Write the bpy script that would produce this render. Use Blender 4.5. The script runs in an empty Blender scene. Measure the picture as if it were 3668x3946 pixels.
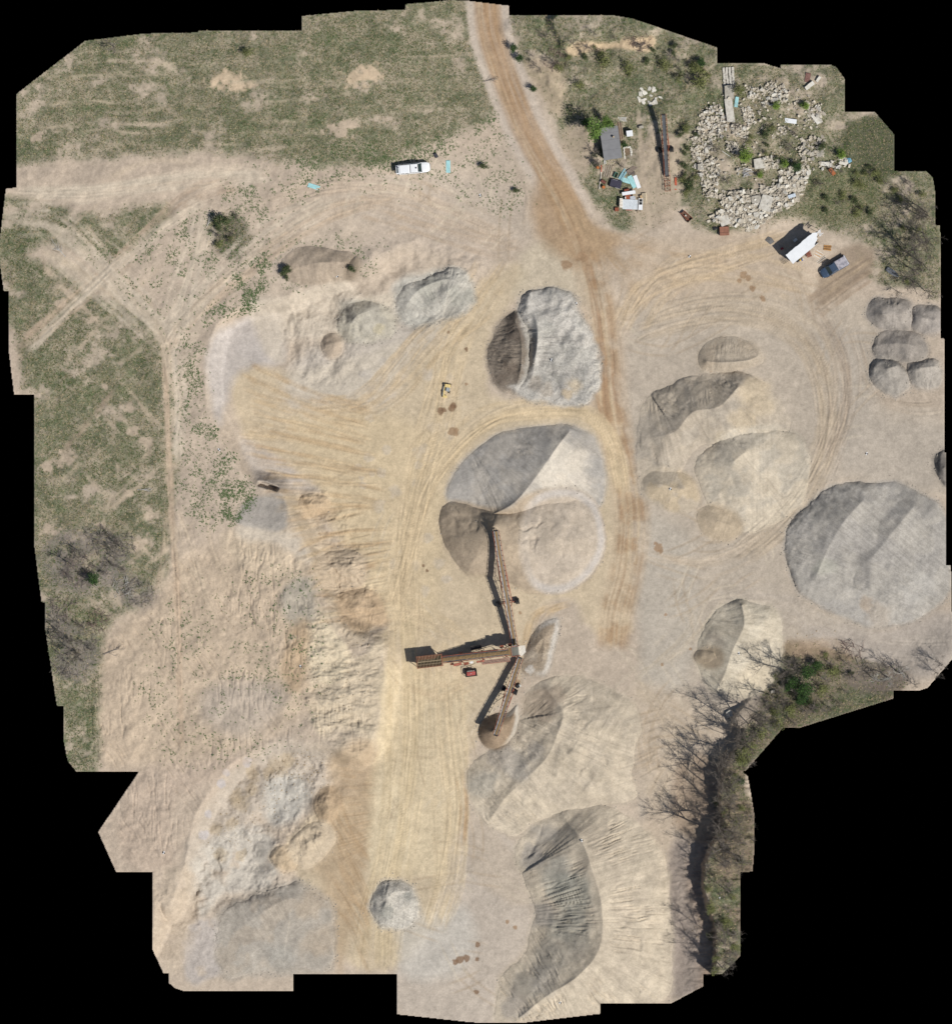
import bpy, math, random
import numpy as np

# ------------------------------------------------------------------ camera, sky, sun, exposure
SC = bpy.context.scene
K = 0.0474                      # metres per photo pixel (photo 3668 x 3946)
KD = K * 1.98485                # metres per chart unit (chart 1848 x 1988)
cam_d = bpy.data.cameras.new('camera')
cam_d.type = 'ORTHO'
cam_d.ortho_scale = 3946 * K
cam_d.clip_end = 400
cam = bpy.data.objects.new('camera', cam_d)
SC.collection.objects.link(cam)
cam.location = (0, 0, 150)
SC.camera = cam
SUN_EL = math.radians(50)
SUN_DIR = (0.825, -0.565)       # horizontal direction towards the sun
wd = bpy.data.worlds.new('World'); SC.world = wd
wd.use_nodes = True
wn = wd.node_tree
sky = wn.nodes.new('ShaderNodeTexSky')
sky.sky_type = 'NISHITA'; sky.sun_disc = False
sky.sun_elevation = SUN_EL
sky.sun_rotation = math.atan2(SUN_DIR[0], SUN_DIR[1])
wn.nodes['Background'].inputs['Strength'].default_value = 0.055
wn.links.new(sky.outputs['Color'], wn.nodes['Background'].inputs['Color'])
sl = bpy.data.lights.new('sun', 'SUN')
sl.energy = 4.1; sl.angle = math.radians(0.5); sl.color = (1.0, 0.965, 0.905)
so = bpy.data.objects.new('sun', sl); SC.collection.objects.link(so)
so.rotation_euler = (math.radians(90) - SUN_EL, 0, math.atan2(SUN_DIR[1], SUN_DIR[0]) + math.pi / 2)
so.location = (60, -40, 80)
SC.view_settings.view_transform = 'Standard'
SC.view_settings.look = 'None'
SC.view_settings.exposure = 0.24
SC.view_settings.gamma = 1.0
SC.render.film_transparent = False
ALB = 0.80                      # photo tone -> surface reflectance

R = random.Random(7)
RS = np.random.RandomState(11)

def P(x, y):                    # photo pixel -> world metres
    return ((x - 1834) * K, (1973 - y) * K)
def PD(u, v):                   # chart unit -> world metres
    return P(u * 1.98485, v * 1.98485)
def lin(c):
    c = np.asarray(c, float) / 255.0
    return np.where(c <= 0.04045, c / 12.92, ((c + 0.055) / 1.055) ** 2.4)

# ------------------------------------------------------------------ materials
MATS = {}
def mat(name, rgb, rough=0.7, metal=0.0, var=0.18, scale=6.0, rgb2=None, mix=0.5, bump=0.0, spec=0.3):
    if name in MATS: return MATS[name]
    m = bpy.data.materials.new(name); m.use_nodes = True
    nt = m.node_tree; b = nt.nodes['Principled BSDF']
    c = [float(v) for v in lin(rgb) * ALB]
    tc = nt.nodes.new('ShaderNodeTexCoord')
    n = nt.nodes.new('ShaderNodeTexNoise'); n.inputs['Scale'].default_value = scale; n.inputs['Detail'].default_value = 5
    nt.links.new(tc.outputs['Object'], n.inputs['Vector'])
    cr = nt.nodes.new('ShaderNodeValToRGB')
    c2 = [float(v) for v in lin(rgb2) * ALB] if rgb2 is not None else [v * (1 - var * 2) for v in c]
    c1 = [v * (1 + var * 0.6) for v in c] if rgb2 is None else c
    cr.color_ramp.elements[0].position = 0.5 - 0.18 + (mix - 0.5) * 0.5; cr.color_ramp.elements[0].color = (*c2, 1)
    cr.color_ramp.elements[1].position = 0.5 + 0.14 + (mix - 0.5) * 0.5; cr.color_ramp.elements[1].color = (*[min(v, 0.92) for v in c1], 1)
    nt.links.new(n.outputs['Fac'], cr.inputs['Fac'])
    nt.links.new(cr.outputs['Color'], b.inputs['Base Color'])
    b.inputs['Roughness'].default_value = rough; b.inputs['Metallic'].default_value = metal
    b.inputs['Specular IOR Level'].default_value = spec
    if bump:
        bp = nt.nodes.new('ShaderNodeBump'); bp.inputs['Strength'].default_value = bump; bp.inputs['Distance'].default_value = 0.03
        n2 = nt.nodes.new('ShaderNodeTexNoise'); n2.inputs['Scale'].default_value = scale * 4
        nt.links.new(tc.outputs['Object'], n2.inputs['Vector'])
        nt.links.new(n2.outputs['Fac'], bp.inputs['Height']); nt.links.new(bp.outputs['Normal'], b.inputs['Normal'])
    MATS[name] = m
    return m

def ground_mat(name, coarse=0.25, fine=0.12, grain_scale=5.0, bump=0.5, pebble=0.0):
    """earth: painted tint attribute times small procedural grain, with pebble bump"""
    m = bpy.data.materials.new(name); m.use_nodes = True
    nt = m.node_tree; b = nt.nodes['Principled BSDF']; L = nt.links.new
    at = nt.nodes.new('ShaderNodeAttribute'); at.attribute_name = 'tint'
    tc = nt.nodes.new('ShaderNodeTexCoord')
    def noise(s, d):
        n = nt.nodes.new('ShaderNodeTexNoise'); n.inputs['Scale'].default_value = s; n.inputs['Detail'].default_value = d
        n.inputs['Roughness'].default_value = 0.65
        L(tc.outputs['Object'], n.inputs['Vector']); return n
    n1 = noise(grain_scale, 3); n2 = noise(0.7, 4)
    def rng(n, lo, hi):
        r = nt.nodes.new('ShaderNodeMapRange'); r.inputs['From Min'].default_value = 0.28; r.inputs['From Max'].default_value = 0.72
        r.inputs['To Min'].default_value = lo; r.inputs['To Max'].default_value = hi
        L(n.outputs['Fac'], r.inputs['Value']); return r
    r1 = rng(n1, 1 - coarse, 1 + coarse * 0.9); r2 = rng(n2, 1 - fine, 1 + fine)
    mu = nt.nodes.new('ShaderNodeMath'); mu.operation = 'MULTIPLY'
    L(r1.outputs['Result'], mu.inputs[0]); L(r2.outputs['Result'], mu.inputs[1])
    last = mu
    if pebble:
        v = nt.nodes.new('ShaderNodeTexVoronoi'); v.inputs['Scale'].default_value = 4.2; v.inputs['Randomness'].default_value = 1
        L(tc.outputs['Object'], v.inputs['Vector'])
        sx = nt.nodes.new('ShaderNodeSeparateColor'); L(v.outputs['Color'], sx.inputs['Color'])
        r3 = nt.nodes.new('ShaderNodeMapRange'); r3.inputs['To Min'].default_value = 1 - pebble; r3.inputs['To Max'].default_value = 1 + pebble
        L(sx.outputs['Red'], r3.inputs['Value'])
        m2 = nt.nodes.new('ShaderNodeMath'); m2.operation = 'MULTIPLY'
        L(last.outputs[0], m2.inputs[0]); L(r3.outputs['Result'], m2.inputs[1]); last = m2
    vm = nt.nodes.new('ShaderNodeVectorMath'); vm.operation = 'SCALE'
    L(at.outputs['Color'], vm.inputs[0]); L(last.outputs[0], vm.inputs['Scale'])
    L(vm.outputs['Vector'], b.inputs['Base Color'])
    b.inputs['Roughness'].default_value = 0.95; b.inputs['Specular IOR Level'].default_value = 0.1
    n3 = noise(grain_scale * 1.3, 4)
    bp = nt.nodes.new('ShaderNodeBump'); bp.inputs['Strength'].default_value = bump; bp.inputs['Distance'].default_value = 0.10
    L(n3.outputs['Fac'], bp.inputs['Height']); L(bp.outputs['Normal'], b.inputs['Normal'])
    return m

def attr_mat(name, attr='tint', rough=0.9):
    m = bpy.data.materials.new(name); m.use_nodes = True
    nt = m.node_tree; b = nt.nodes['Principled BSDF']
    at = nt.nodes.new('ShaderNodeAttribute'); at.attribute_name = attr
    tc = nt.nodes.new('ShaderNodeTexCoord')
    n = nt.nodes.new('ShaderNodeTexNoise'); n.inputs['Scale'].default_value = 3.0
    nt.links.new(tc.outputs['Object'], n.inputs['Vector'])
    r = nt.nodes.new('ShaderNodeMapRange'); r.inputs['To Min'].default_value = 0.6; r.inputs['To Max'].default_value = 1.4
    nt.links.new(n.outputs['Fac'], r.inputs['Value'])
    vm = nt.nodes.new('ShaderNodeVectorMath'); vm.operation = 'SCALE'
    nt.links.new(at.outputs['Color'], vm.inputs[0]); nt.links.new(r.outputs['Result'], vm.inputs['Scale'])
    nt.links.new(vm.outputs['Vector'], b.inputs['Base Color'])
    b.inputs['Roughness'].default_value = rough; b.inputs['Specular IOR Level'].default_value = 0.1
    return m

# ------------------------------------------------------------------ object helpers
def link(o): SC.collection.objects.link(o); return o
def tag(o, label=None, cat=None, group=None, kind=None):
    if label: o['label'] = label
    if cat: o['category'] = cat
    if group: o['group'] = group
    if kind: o['kind'] = kind
    elif label: o['kind'] = 'thing'
    return o
def thing(name, label, cat, loc=(0, 0, 0), rz=0.0, group=None):
    o = bpy.data.objects.new(name, None); o.empty_display_size = 0.3
    o.location = loc; o.rotation_euler = (0, 0, rz)
    link(o); return tag(o, label, cat, group)

class MB:
    """collects shapes, builds ONE mesh"""
    def __init__(s): s.v = []; s.f = []
    def add(s, vs, fs):
        o = len(s.v); s.v += [tuple(p) for p in vs]; s.f += [tuple(i + o for i in f) for f in fs]; return s
    def box(s, c, d, rz=0.0, ry=0.0, rx=0.0, taper=1.0):
        x, y, z = d[0] / 2, d[1] / 2, d[2] / 2
        vs = []
        for sz in (-1, 1):
            t = taper if sz > 0 else 1
            for sx, sy in ((-1, -1), (1, -1), (1, 1), (-1, 1)):
                p = [sx * x * t, sy * y * t, sz * z]
                if rx: p = [p[0], p[1] * math.cos(rx) - p[2] * math.sin(rx), p[1] * math.sin(rx) + p[2] * math.cos(rx)]
                if ry: p = [p[0] * math.cos(ry) + p[2] * math.sin(ry), p[1], -p[0] * math.sin(ry) + p[2] * math.cos(ry)]
                if rz: p = [p[0] * math.cos(rz) - p[1] * math.sin(rz), p[0] * math.sin(rz) + p[1] * math.cos(rz), p[2]]
                vs.append((p[0] + c[0], p[1] + c[1], p[2] + c[2]))
        return s.add(vs, [(0, 3, 2, 1), (4, 5, 6, 7), (0, 1, 5, 4), (1, 2, 6, 5), (2, 3, 7, 6), (3, 0, 4, 7)])
    def tube(s, a, b, r0, r1=None, n=6, cap=True):
        r1 = r0 if r1 is None else r1
        a = np.array(a, float); b = np.array(b, float); d = b - a; l = np.linalg.norm(d)
        if l < 1e-6: return s
        d /= l
        h = np.array((0, 0, 1.0)) if abs(d[2]) < 0.9 else np.array((1.0, 0, 0))
        e = np.cross(d, h); e /= np.linalg.norm(e); f = np.cross(d, e)
        vs = []
        for c, r in ((a, r0), (b, r1)):
            for i in range(n):
                t = 2 * math.pi * i / n
                vs.append(c + r * (math.cos(t) * e + math.sin(t) * f))
        fs = [(i, (i + 1) % n, n + (i + 1) % n, n + i) for i in range(n)]
        if cap: fs += [tuple(range(n - 1, -1, -1)), tuple(range(n, 2 * n))]
        return s.add(vs, fs)
    def bar(s, a, b, w=0.06, h=None):
        return s.tube(a, b, w * 0.7, n=4)
    def prism(s, poly, z0, z1, top_scale=1.0):
        n = len(poly); cx = sum(p[0] for p in poly) / n; cy = sum(p[1] for p in poly) / n
        vs = [(p[0], p[1], z0) for p in poly] + [((p[0] - cx) * top_scale + cx, (p[1] - cy) * top_scale + cy, z1) for p in poly]
        return s.add(vs, [tuple(range(n - 1, -1, -1)), tuple(range(n, 2 * n))] + [(i, (i + 1) % n, n + (i + 1) % n, n + i) for i in range(n)])
    def loft(s, rings, cap=True):
        n = len(rings[0]); vs = [p for r in rings for p in r]; fs = []
        for k in range(len(rings) - 1):
            for i in range(n):
                j = (i + 1) % n
                fs.append((k * n + i, k * n + j, (k + 1) * n + j, (k + 1) * n + i))
        if cap: fs += [tuple(range(n - 1, -1, -1)), tuple(range((len(rings) - 1) * n, len(rings) * n))]
        return s.add(vs, fs)
    def quad(s, a, b, c, d): return s.add([a, b, c, d], [(0, 1, 2, 3)])
    def build(s, name, m, parent=None, loc=None, rz=0.0, smooth=False, bevel=0.0):
        me = bpy.data.meshes.new(name); me.from_pydata(s.v, [], s.f); me.update()
        if m: me.materials.append(m)
        if smooth: me.polygons.foreach_set('use_smooth', [True] * len(me.polygons))
        o = bpy.data.objects.new(name, me); link(o)
        if parent: o.parent = parent
        if loc: o.location = loc
        if rz: o.rotation_euler = (0, 0, rz)
        if bevel:
            md = o.modifiers.new('bevel', 'BEVEL'); md.width = bevel; md.segments = 2; md.limit_method = 'ANGLE'
        return o

def np_mesh(name, verts, faces, m, tint=None, smooth=False):
    """verts (n,3) faces (k, 3 or 4) numpy; tint (n,3)"""
    me = bpy.data.meshes.new(name)
    nv, nf, w = len(verts), len(faces), faces.shape[1]
    me.vertices.add(nv); me.vertices.foreach_set('co', np.ascontiguousarray(verts, dtype=np.float32).ravel())
    me.loops.add(nf * w); me.loops.foreach_set('vertex_index', np.ascontiguousarray(faces, dtype=np.int32).ravel())
    me.polygons.add(nf); me.polygons.foreach_set('loop_start', np.arange(0, nf * w, w, dtype=np.int32))
    me.update(calc_edges=True)
    if tint is not None:
        a = me.attributes.new('tint', 'FLOAT_COLOR', 'POINT')
        c = np.ones((nv, 4), np.float32); c[:, :3] = tint
        a.data.foreach_set('color', c.ravel())
    if smooth: me.polygons.foreach_set('use_smooth', np.ones(nf, dtype=bool))
    me.materials.append(m)
    o = bpy.data.objects.new(name, me); link(o); return o

def copy_tree(o, parent=None):
    c = o.copy(); SC.collection.objects.link(c)
    if parent: c.parent = parent
    for ch in list(o.children): copy_tree(ch, c)
    return c
# ------------------------------------------------------------------ terrain canvas
STEP = 1.5
us = np.arange(-2, 1852, STEP); vs_ = np.arange(-2, 1992, STEP)
UU, VV = np.meshgrid(us, vs_); UU = UU.astype(np.float32); VV = VV.astype(np.float32)
NY, NX = UU.shape
TAB = RS.rand(256, 256).astype(np.float32)
def vn(x, y, seed=0):
    x = x + seed * 17.31; y = y + seed * 9.77
    xi = np.floor(x); yi = np.floor(y); fx = (x - xi); fy = (y - yi)
    xi = xi.astype(np.int32) & 255; yi = yi.astype(np.int32) & 255
    x1 = (xi + 1) & 255; y1 = (yi + 1) & 255
    fx = fx * fx * (3 - 2 * fx); fy = fy * fy * (3 - 2 * fy)
    a = TAB[yi, xi]; b = TAB[yi, x1]; c = TAB[y1, xi]; d = TAB[y1, x1]
    return (a + (b - a) * fx) * (1 - fy) + (c + (d - c) * fx) * fy
def fbm(x, y, o=4, seed=0, g=0.5):
    s = 0; a = 1.0; t = 0
    for i in range(o):
        s = s + a * vn(x, y, seed + i * 3); t += a; a *= g; x = x * 2.03 + 5.1; y = y * 2.03 + 2.7
    return s / t
def sstep(a, b, x):
    t = np.clip((x - a) / (b - a), 0, 1); return t * t * (3 - 2 * t)
def crom(pts, closed=True, n=4):
    pts = np.array(pts, float); m = len(pts); out = []
    rngi = range(m) if closed else range(m - 1)
    for i in rngi:
        if closed: p0, p1, p2, p3 = pts[i - 1], pts[i], pts[(i + 1) % m], pts[(i + 2) % m]
        else: p0, p1, p2, p3 = pts[max(i - 1, 0)], pts[i], pts[i + 1], pts[min(i + 2, m - 1)]
        for k in range(n):
            t = k / n
            out.append(0.5 * ((2 * p1) + (-p0 + p2) * t + (2 * p0 - 5 * p1 + 4 * p2 - p3) * t * t + (-p0 + 3 * p1 - 3 * p2 + p3) * t ** 3))
    if not closed: out.append(pts[-1])
    return np.array(out)
def win(pts, pad):
    pts = np.asarray(pts)
    x0, y0 = pts[:, 0].min() - pad, pts[:, 1].min() - pad; x1, y1 = pts[:, 0].max() + pad, pts[:, 1].max() + pad
    i0 = max(int((y0 + 2) / STEP), 0); i1 = min(int((y1 + 2) / STEP) + 2, NY); j0 = max(int((x0 + 2) / STEP), 0); j1 = min(int((x1 + 2) / STEP) + 2, NX)
    return (slice(i0, i1), slice(j0, j1))
W1 = fbm(UU / 40, VV / 40, 4, 1) - 0.5
W2 = fbm(UU / 40, VV / 40, 4, 2) - 0.5
F1 = fbm(UU / 9, VV / 9, 3, 5) - 0.5
F2 = fbm(UU / 120, VV / 120, 3, 8) - 0.5
FINE = RS.rand(NY, NX).astype(np.float32) - 0.5
def sdf(pts, pad=20, warp=0.0, smooth=True, seed=0):
    """signed distance to polygon (negative inside) over its window"""
    pts = crom(pts) if smooth else np.array(pts, float)
    s = win(pts, pad); X = UU[s]; Y = VV[s]
    if warp: X = X + W1[s] * warp * 2 + F1[s] * warp * 0.5; Y = Y + W2[s] * warp * 2 + F1[s] * warp * 0.4
    d = np.full(X.shape, 1e9, np.float32); ins = np.zeros(X.shape, bool)
    m = len(pts)
    for i in range(m):
        ax, ay = pts[i]; bx, by = pts[(i + 1) % m]
        ex, ey = bx - ax, by - ay; l2 = ex * ex + ey * ey + 1e-9
        t = np.clip(((X - ax) * ex + (Y - ay) * ey) / l2, 0, 1)
        d = np.minimum(d, (X - ax - t * ex) ** 2 + (Y - ay - t * ey) ** 2)
        if ay != by:
            c = (ay > Y) != (by > Y)
            ins ^= c & (X < (bx - ax) * (Y - ay) / (by - ay) + ax)
    d = np.sqrt(d); return s, np.where(ins, -d, d)
def line(pts, pad, closed=False, smooth=True, warp=0.0, hs=None):
    """distance, arclength, signed lateral (and interpolated value) to polyline"""
    pts = np.array(pts, float)
    if hs is not None: pts = np.column_stack([pts, hs])
    if smooth and len(pts) > 2: pts = crom(pts, False, 5)
    s = win(pts[:, :2], pad); X = UU[s]; Y = VV[s]
    if warp: X = X + W1[s] * warp * 2; Y = Y + W2[s] * warp * 2
    D = np.full(X.shape, 1e9, np.float32); S = np.zeros_like(D); T = np.zeros_like(D); H = np.zeros_like(D); acc = 0
    for i in range(len(pts) - 1):
        ax, ay = pts[i, :2]; bx, by = pts[i + 1, :2]; ex, ey = bx - ax, by - ay; l = math.hypot(ex, ey) + 1e-9
        t = np.clip(((X - ax) * ex + (Y - ay) * ey) / (l * l), 0, 1)
        dx = X - ax - t * ex; dy = Y - ay - t * ey; d = dx * dx + dy * dy
        m = d < D
        D = np.where(m, d, D); S = np.where(m, acc + t * l, S); T = np.where(m, (ex * dy - ey * dx) / l, T)
        if hs is not None: H = np.where(m, pts[i, 2] + t * (pts[i + 1, 2] - pts[i, 2]), H)
        acc += l
    return s, np.sqrt(D), S, T, H, acc

C = np.zeros((NY, NX, 3), np.float32); GREEN = np.zeros((NY, NX), np.float32)
Z = np.zeros((NY, NX), np.float32)
VEG = np.zeros((NY, NX), np.float32)      # grass cover
WEED = np.zeros((NY, NX), np.float32)     # sparse weeds on bare sand
def paint(s, a, rgb, opp=None):
    c = lin(rgb).astype(np.float32)
    a = np.clip(a, 0, 1)[..., None]
    C[s] = C[s] * (1 - a) + c * a
def area(pts, rgb, op=1.0, edge=10, warp=8, veg=None, weed=None, brk=0.0, dz=0.0, smooth=True, green=0):
    s, d = sdf(pts, edge + 12 + warp * 2, warp, smooth)
    a = sstep(edge, -edge, d)
    if brk: a = a * sstep(0.5 - brk, 0.5 + brk * 0.4, fbm(UU[s] / 22, VV[s] / 22, 4, int(pts[0][0]) % 50) + 0.12)
    if rgb is not None: paint(s, a * op, rgb)
    if veg is not None: VEG[s] = VEG[s] * (1 - a) + veg * a
    if weed is not None: WEED[s] = WEED[s] * (1 - a) + weed * a
    if dz: Z[s] += a * dz
    if green: GREEN[s] = np.maximum(GREEN[s], a * green)
    return s, a
def stroke(pts, w, rgb, op=0.8, streak=0.6, rut=0.0, tread=0.0, edge=3, seed=0, unveg=0.0, warp=1.5, fade=True, unweed=0.0):
    s, D, S, T, H, L = line(pts, w + edge + 4, warp=warp)
    hw = w / 2
    a = sstep(hw + edge, hw - edge, D)
    if fade == 'end': a = a * sstep(L, L - 130, S)
    elif fade: a = a * sstep(0, 25, S) * sstep(L, L - 25, S)
    st = vn(T / 2.2, S / 60, seed) * 0.45 + vn(T / 5.0, S / 90, seed + 5) * 0.35 + vn(S / 30, T / 8, seed + 8) * 0.2
    k = a * np.clip(1 - streak + streak * 2.2 * (st - 0.22), 0, 1)
    if streak > 0.45: k = k * (0.3 + 0.7 * sstep(0.36, 0.60, fbm(UU[s] / 28 + seed, VV[s] / 28, 3, seed % 60)))
    if rgb is not None: paint(s, k * op, rgb)
    if rut: Z[s] += a * rut * 0.32 * (vn(T / 3.2, S / 80, seed + 9) - 0.5)
    if tread: Z[s] += a * tread * np.sin(S * 2 * math.pi / 5.4 + np.abs(T) * 0.9) * sstep(0.35, 0.6, vn(T / 6, S / 60, seed + 2))
    if unveg: VEG[s] *= 1 - k * unveg
    if unweed: WEED[s] *= 1 - k * unweed
    return s, k
def blot(u, v, r, rgb, op=0.8, warp=5, seed=0):
    s = win(np.array([[u, v]]), r * 2.4)
    n1 = fbm(UU[s] / (r * 1.1), VV[s] / (r * 1.1), 5, seed % 90, 0.6) - .5; n2 = fbm(UU[s] / (r * 1.1), VV[s] / (r * 1.1), 5, seed % 90 + 7, 0.6) - .5
    d = np.hypot(UU[s] - u + n1 * r * 1.3, VV[s] - v + n2 * r * 1.3)
    paint(s, sstep(r * 1.15, r * (0.8 if r < 12 else 0.45), d) * op, rgb)

OUT = [(33,182),(166,79),(281,65),(385,63),(385,59),(586,59),(586,31),(690,21),(787,19),(787,8),(880,0),(905,1),(988,11),(988,29),(1186,29),(1228,36),(1391,92),(1391,123),(1484,123),(1515,133),(1515,125),(1611,125),(1622,130),(1639,153),(1639,217),(1697,217),(1735,261),(1735,332),(1797,332),(1810,345),(1814,372),(1815,437),(1823,437),(1825,460),(1825,657),(1832,657),(1832,878),(1835,878),(1835,1097),(1845,1097),(1847,1200),(1847,1280),(1800,1335),(1785,1340),(1733,1340),(1733,1356),(1551,1413),(1519,1413),(1447,1496),(1440,1498),(1451,1507),(1457,1540),(1464,1585),(1464,1645),(1460,1692),(1436,1693),(1436,1857),(1402,1891),(1364,1891),(1364,1915),(1302,1948),(1165,1948),(1165,1968),(1020,1985),(925,1985),(910,1984),(770,1969),(770,1891),(570,1891),(570,1924),(357,1924),(340,1918),(328,1908),(328,1890),(318,1890),(296,1842),(296,1693),(226,1693),(191,1615),(270,1498),(149,1498),(132,1477),(124,1437),(124,1370),(111,1370),(88,1218),(88,1170),(81,1168),(67,1057),(67,766),(28,766),(17,677),(17,565),(8,565),(0,510),(0,468),(12,366),(33,364)]

# ---- base relief
_, PITD = sdf([(1300,-300),(1290,300),(1000,430),(940,470),(800,470),(700,520),(640,545),(560,575),(505,588),(450,604),(420,640),(408,690),(402,740),(404,790),(422,840),(450,885),(480,930),(515,945),(545,960),(566,1000),(588,1050),(600,1090),(615,1130),(640,1190),(668,1222),(704,1240),(738,1252),(752,1300),(738,1380),(726,1430),(695,1465),(645,1450),(560,1440),(490,1458),(440,1500),(395,1560),(370,1620),(362,1680),(330,1760),(300,1800),(290,2300),(2200,2300),(2200,-300)], 4000, 5)
upl = sstep(-34, 4, PITD) * sstep(1000, 640, UU + 0 * VV)
upl *= np.where(VV < 600, sstep(1500, 520, UU + (600 - VV) * 0.3), 1)
Z += upl * 4.2 + upl * (W1 * 0.6)
CALM = sstep(0.35, 0.65, fbm(UU / 90, VV / 90, 3, 15))
Z += F2 * 0.9 + W1 * 0.14 + F1 * 0.035 * CALM
# undercut gully on the western rim
s, D, S, T, H, L = line([(500,936),(518,942),(540,953)], 16, warp=4)
Z[s] -= sstep(6, 2, D) * 2.0 * sstep(0, 8, S) * sstep(L, L - 8, S)
# right-hand bank with its steep face
cl_pts = [(1420,1395),(1440,1425),(1412,1470),(1398,1510),(1392,1560),(1400,1600),(1380,1640),(1362,1690),(1366,1740),(1382,1790),(1388,1840),(1384,1900),(1390,2100),(1900,2100),(1900,1240),(1700,1318),(1560,1262),(1500,1300)]
s, d = sdf(cl_pts, 110, 4)
d = d + F1[s] * 7 + (fbm(UU[s] / 5, VV[s] / 5, 2, 17) - 0.5) * 4
Z[s] += sstep(3, -6, d) * (3.9 + W1[s] * 1.2) * sstep(1330, 1440, VV[s]) + sstep(20, -60, d) * 1.4 * (1 - sstep(1330, 1440, VV[s]))
Z[s] += sstep(75, 0, d) * sstep(1430, 1540, VV[s]) * 1.7 * (0.7 + 0.6 * fbm(UU[s] / 30, VV[s] / 8, 3, 3))
CLIFF_S, CLIFF_D = s, d
# rough churned ground lower left
s, a = area([(330,1010),(480,1060),(600,1090),(680,1280),(720,1480),(640,1440),(480,1470),(380,1580),(300,1680),(200,1600),(270,1500),(190,1480),(160,1290),(290,1180)], None, edge=30)
xr = UU[s] * np.cos(0.9) + VV[s] * np.sin(0.9); yr = -UU[s] * np.sin(0.9) + VV[s] * np.cos(0.9)
m1 = sstep(0.4, 0.62, fbm(UU[s] / 70, VV[s] / 70, 2, 22)); m2 = sstep(0.45, 0.6, fbm(UU[s] / 60, VV[s] / 60, 2, 24))
Z[s] += a * (fbm(UU[s] / 30, VV[s] / 34, 5, 21) - 0.5) * 0.75
Z[s] -= a * m1 * sstep(0.10, 0.0, np.abs(fbm(UU[s] / 11, VV[s] / 55, 3, 23) - 0.5)) * 0.16
Z[s] -= a * m2 * (1 - m1) * sstep(0.09, 0.0, np.abs(fbm(xr / 70, yr / 12, 3, 25) - 0.5)) * 0.16
C_ROUGH = (s, a)
s, a = area([(600,1180),(680,1260),(740,1230),(745,1330),(720,1480),(650,1440),(600,1390),(590,1280)], None, edge=18)
Z[s] += a * (fbm(UU[s] / 44, VV[s] / 16, 5, 31) - 0.5) * 1.5
s, a = area([(400,1580),(450,1500),(560,1440),(650,1480),(660,1560),(620,1640),(560,1720),(440,1760),(380,1800),(360,1700)], None, edge=18)
Z[s] += a * (fbm(UU[s] / 50, VV[s] / 44, 5, 33, 0.42) - 0.5) * 2.6
def ledges(pts, amp, su, sv, step, sd, edge=18):
    s, a = area(pts, None, edge=edge, warp=10)
    h = fbm(UU[s] / su, VV[s] / sv, 5, sd, 0.55) * amp / step
    fl = np.floor(h); fr = h - fl
    q = (fl + sstep(0.25, 0.75, fr)) * step
    m = sstep(0.40, 0.60, fbm(UU[s] / 40, VV[s] / 40, 3, sd + 9))
    Z[s] += a * ((q - 0.5 * amp) * m + (h * step - 0.5 * amp) * (1 - m))
    C_[0] += 1
C_ = [0]
ledges([(575,975),(650,960),(700,1060),(740,1160),(748,1240),(690,1270),(640,1200),(605,1100)], 1.4, 38, 34, .35, 501)
ledges([(600,1180),(680,1250),(740,1250),(738,1340),(715,1440),(650,1440),(598,1390)], 1.1, 30, 18, .25, 511)
ledges([(400,1580),(450,1500),(560,1445),(650,1470),(660,1560),(620,1640),(560,1720),(440,1760),(380,1790),(362,1690)], 1.5, 38, 42, .35, 521)
ledges([(300,1690),(380,1720),(430,1790),(420,1890),(330,1890),(296,1800)], 0.6, 30, 30, .2, 531)
ledges([(470,1060),(600,1100),(600,1250),(560,1330),(480,1180)], 0.9, 26, 40, .25, 541)
# north benches
s, a = area([(700,500),(800,470),(930,490),(930,560),(900,610),(820,640),(700,650),(640,610),(660,560)], None, edge=18)
Z[s] += a * (fbm(UU[s] / 55, VV[s] / 45, 4, 41) - 0.42) * 2.4
s, a = area([(560,560),(680,560),(700,700),(640,760),(560,720)], None, edge=18)
Z[s] += a * (fbm(UU[s] / 26, VV[s] / 30, 4, 43) - 0.5) * 1.4
# north-east rough ground, sandy bluff at the top
s, a = area([(990,30),(1240,40),(1390,95),(1640,130),(1640,330),(1560,420),(1400,440),(1330,380),(1180,300),(1060,170)], None, edge=20)
Z[s] += a * ((fbm(UU[s] / 50, VV[s] / 50, 4, 47) - 0.5) * 1.8 + 0.6)
s, d = sdf([(1090,90),(1130,72),(1200,70),(1270,64),(1290,30),(1080,20)], 30, 6)
Z[s] += sstep(9, -9, d) * 1.8

# ---- base tones
C[:] = lin((196,177,154)).astype(np.float32)
C *= (1 + 0.16 * F2[..., None] + 0.10 * W1[..., None])
area([(-50,-50),(940,-50),(985,250),(870,300),(700,360),(560,440),(500,590),(420,640),(400,760),(480,930),(600,1090),(690,1280),(720,1480),(560,1440),(380,1600),(300,1800),(200,1900),(-50,1600)], (193,173,150), edge=12)
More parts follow.
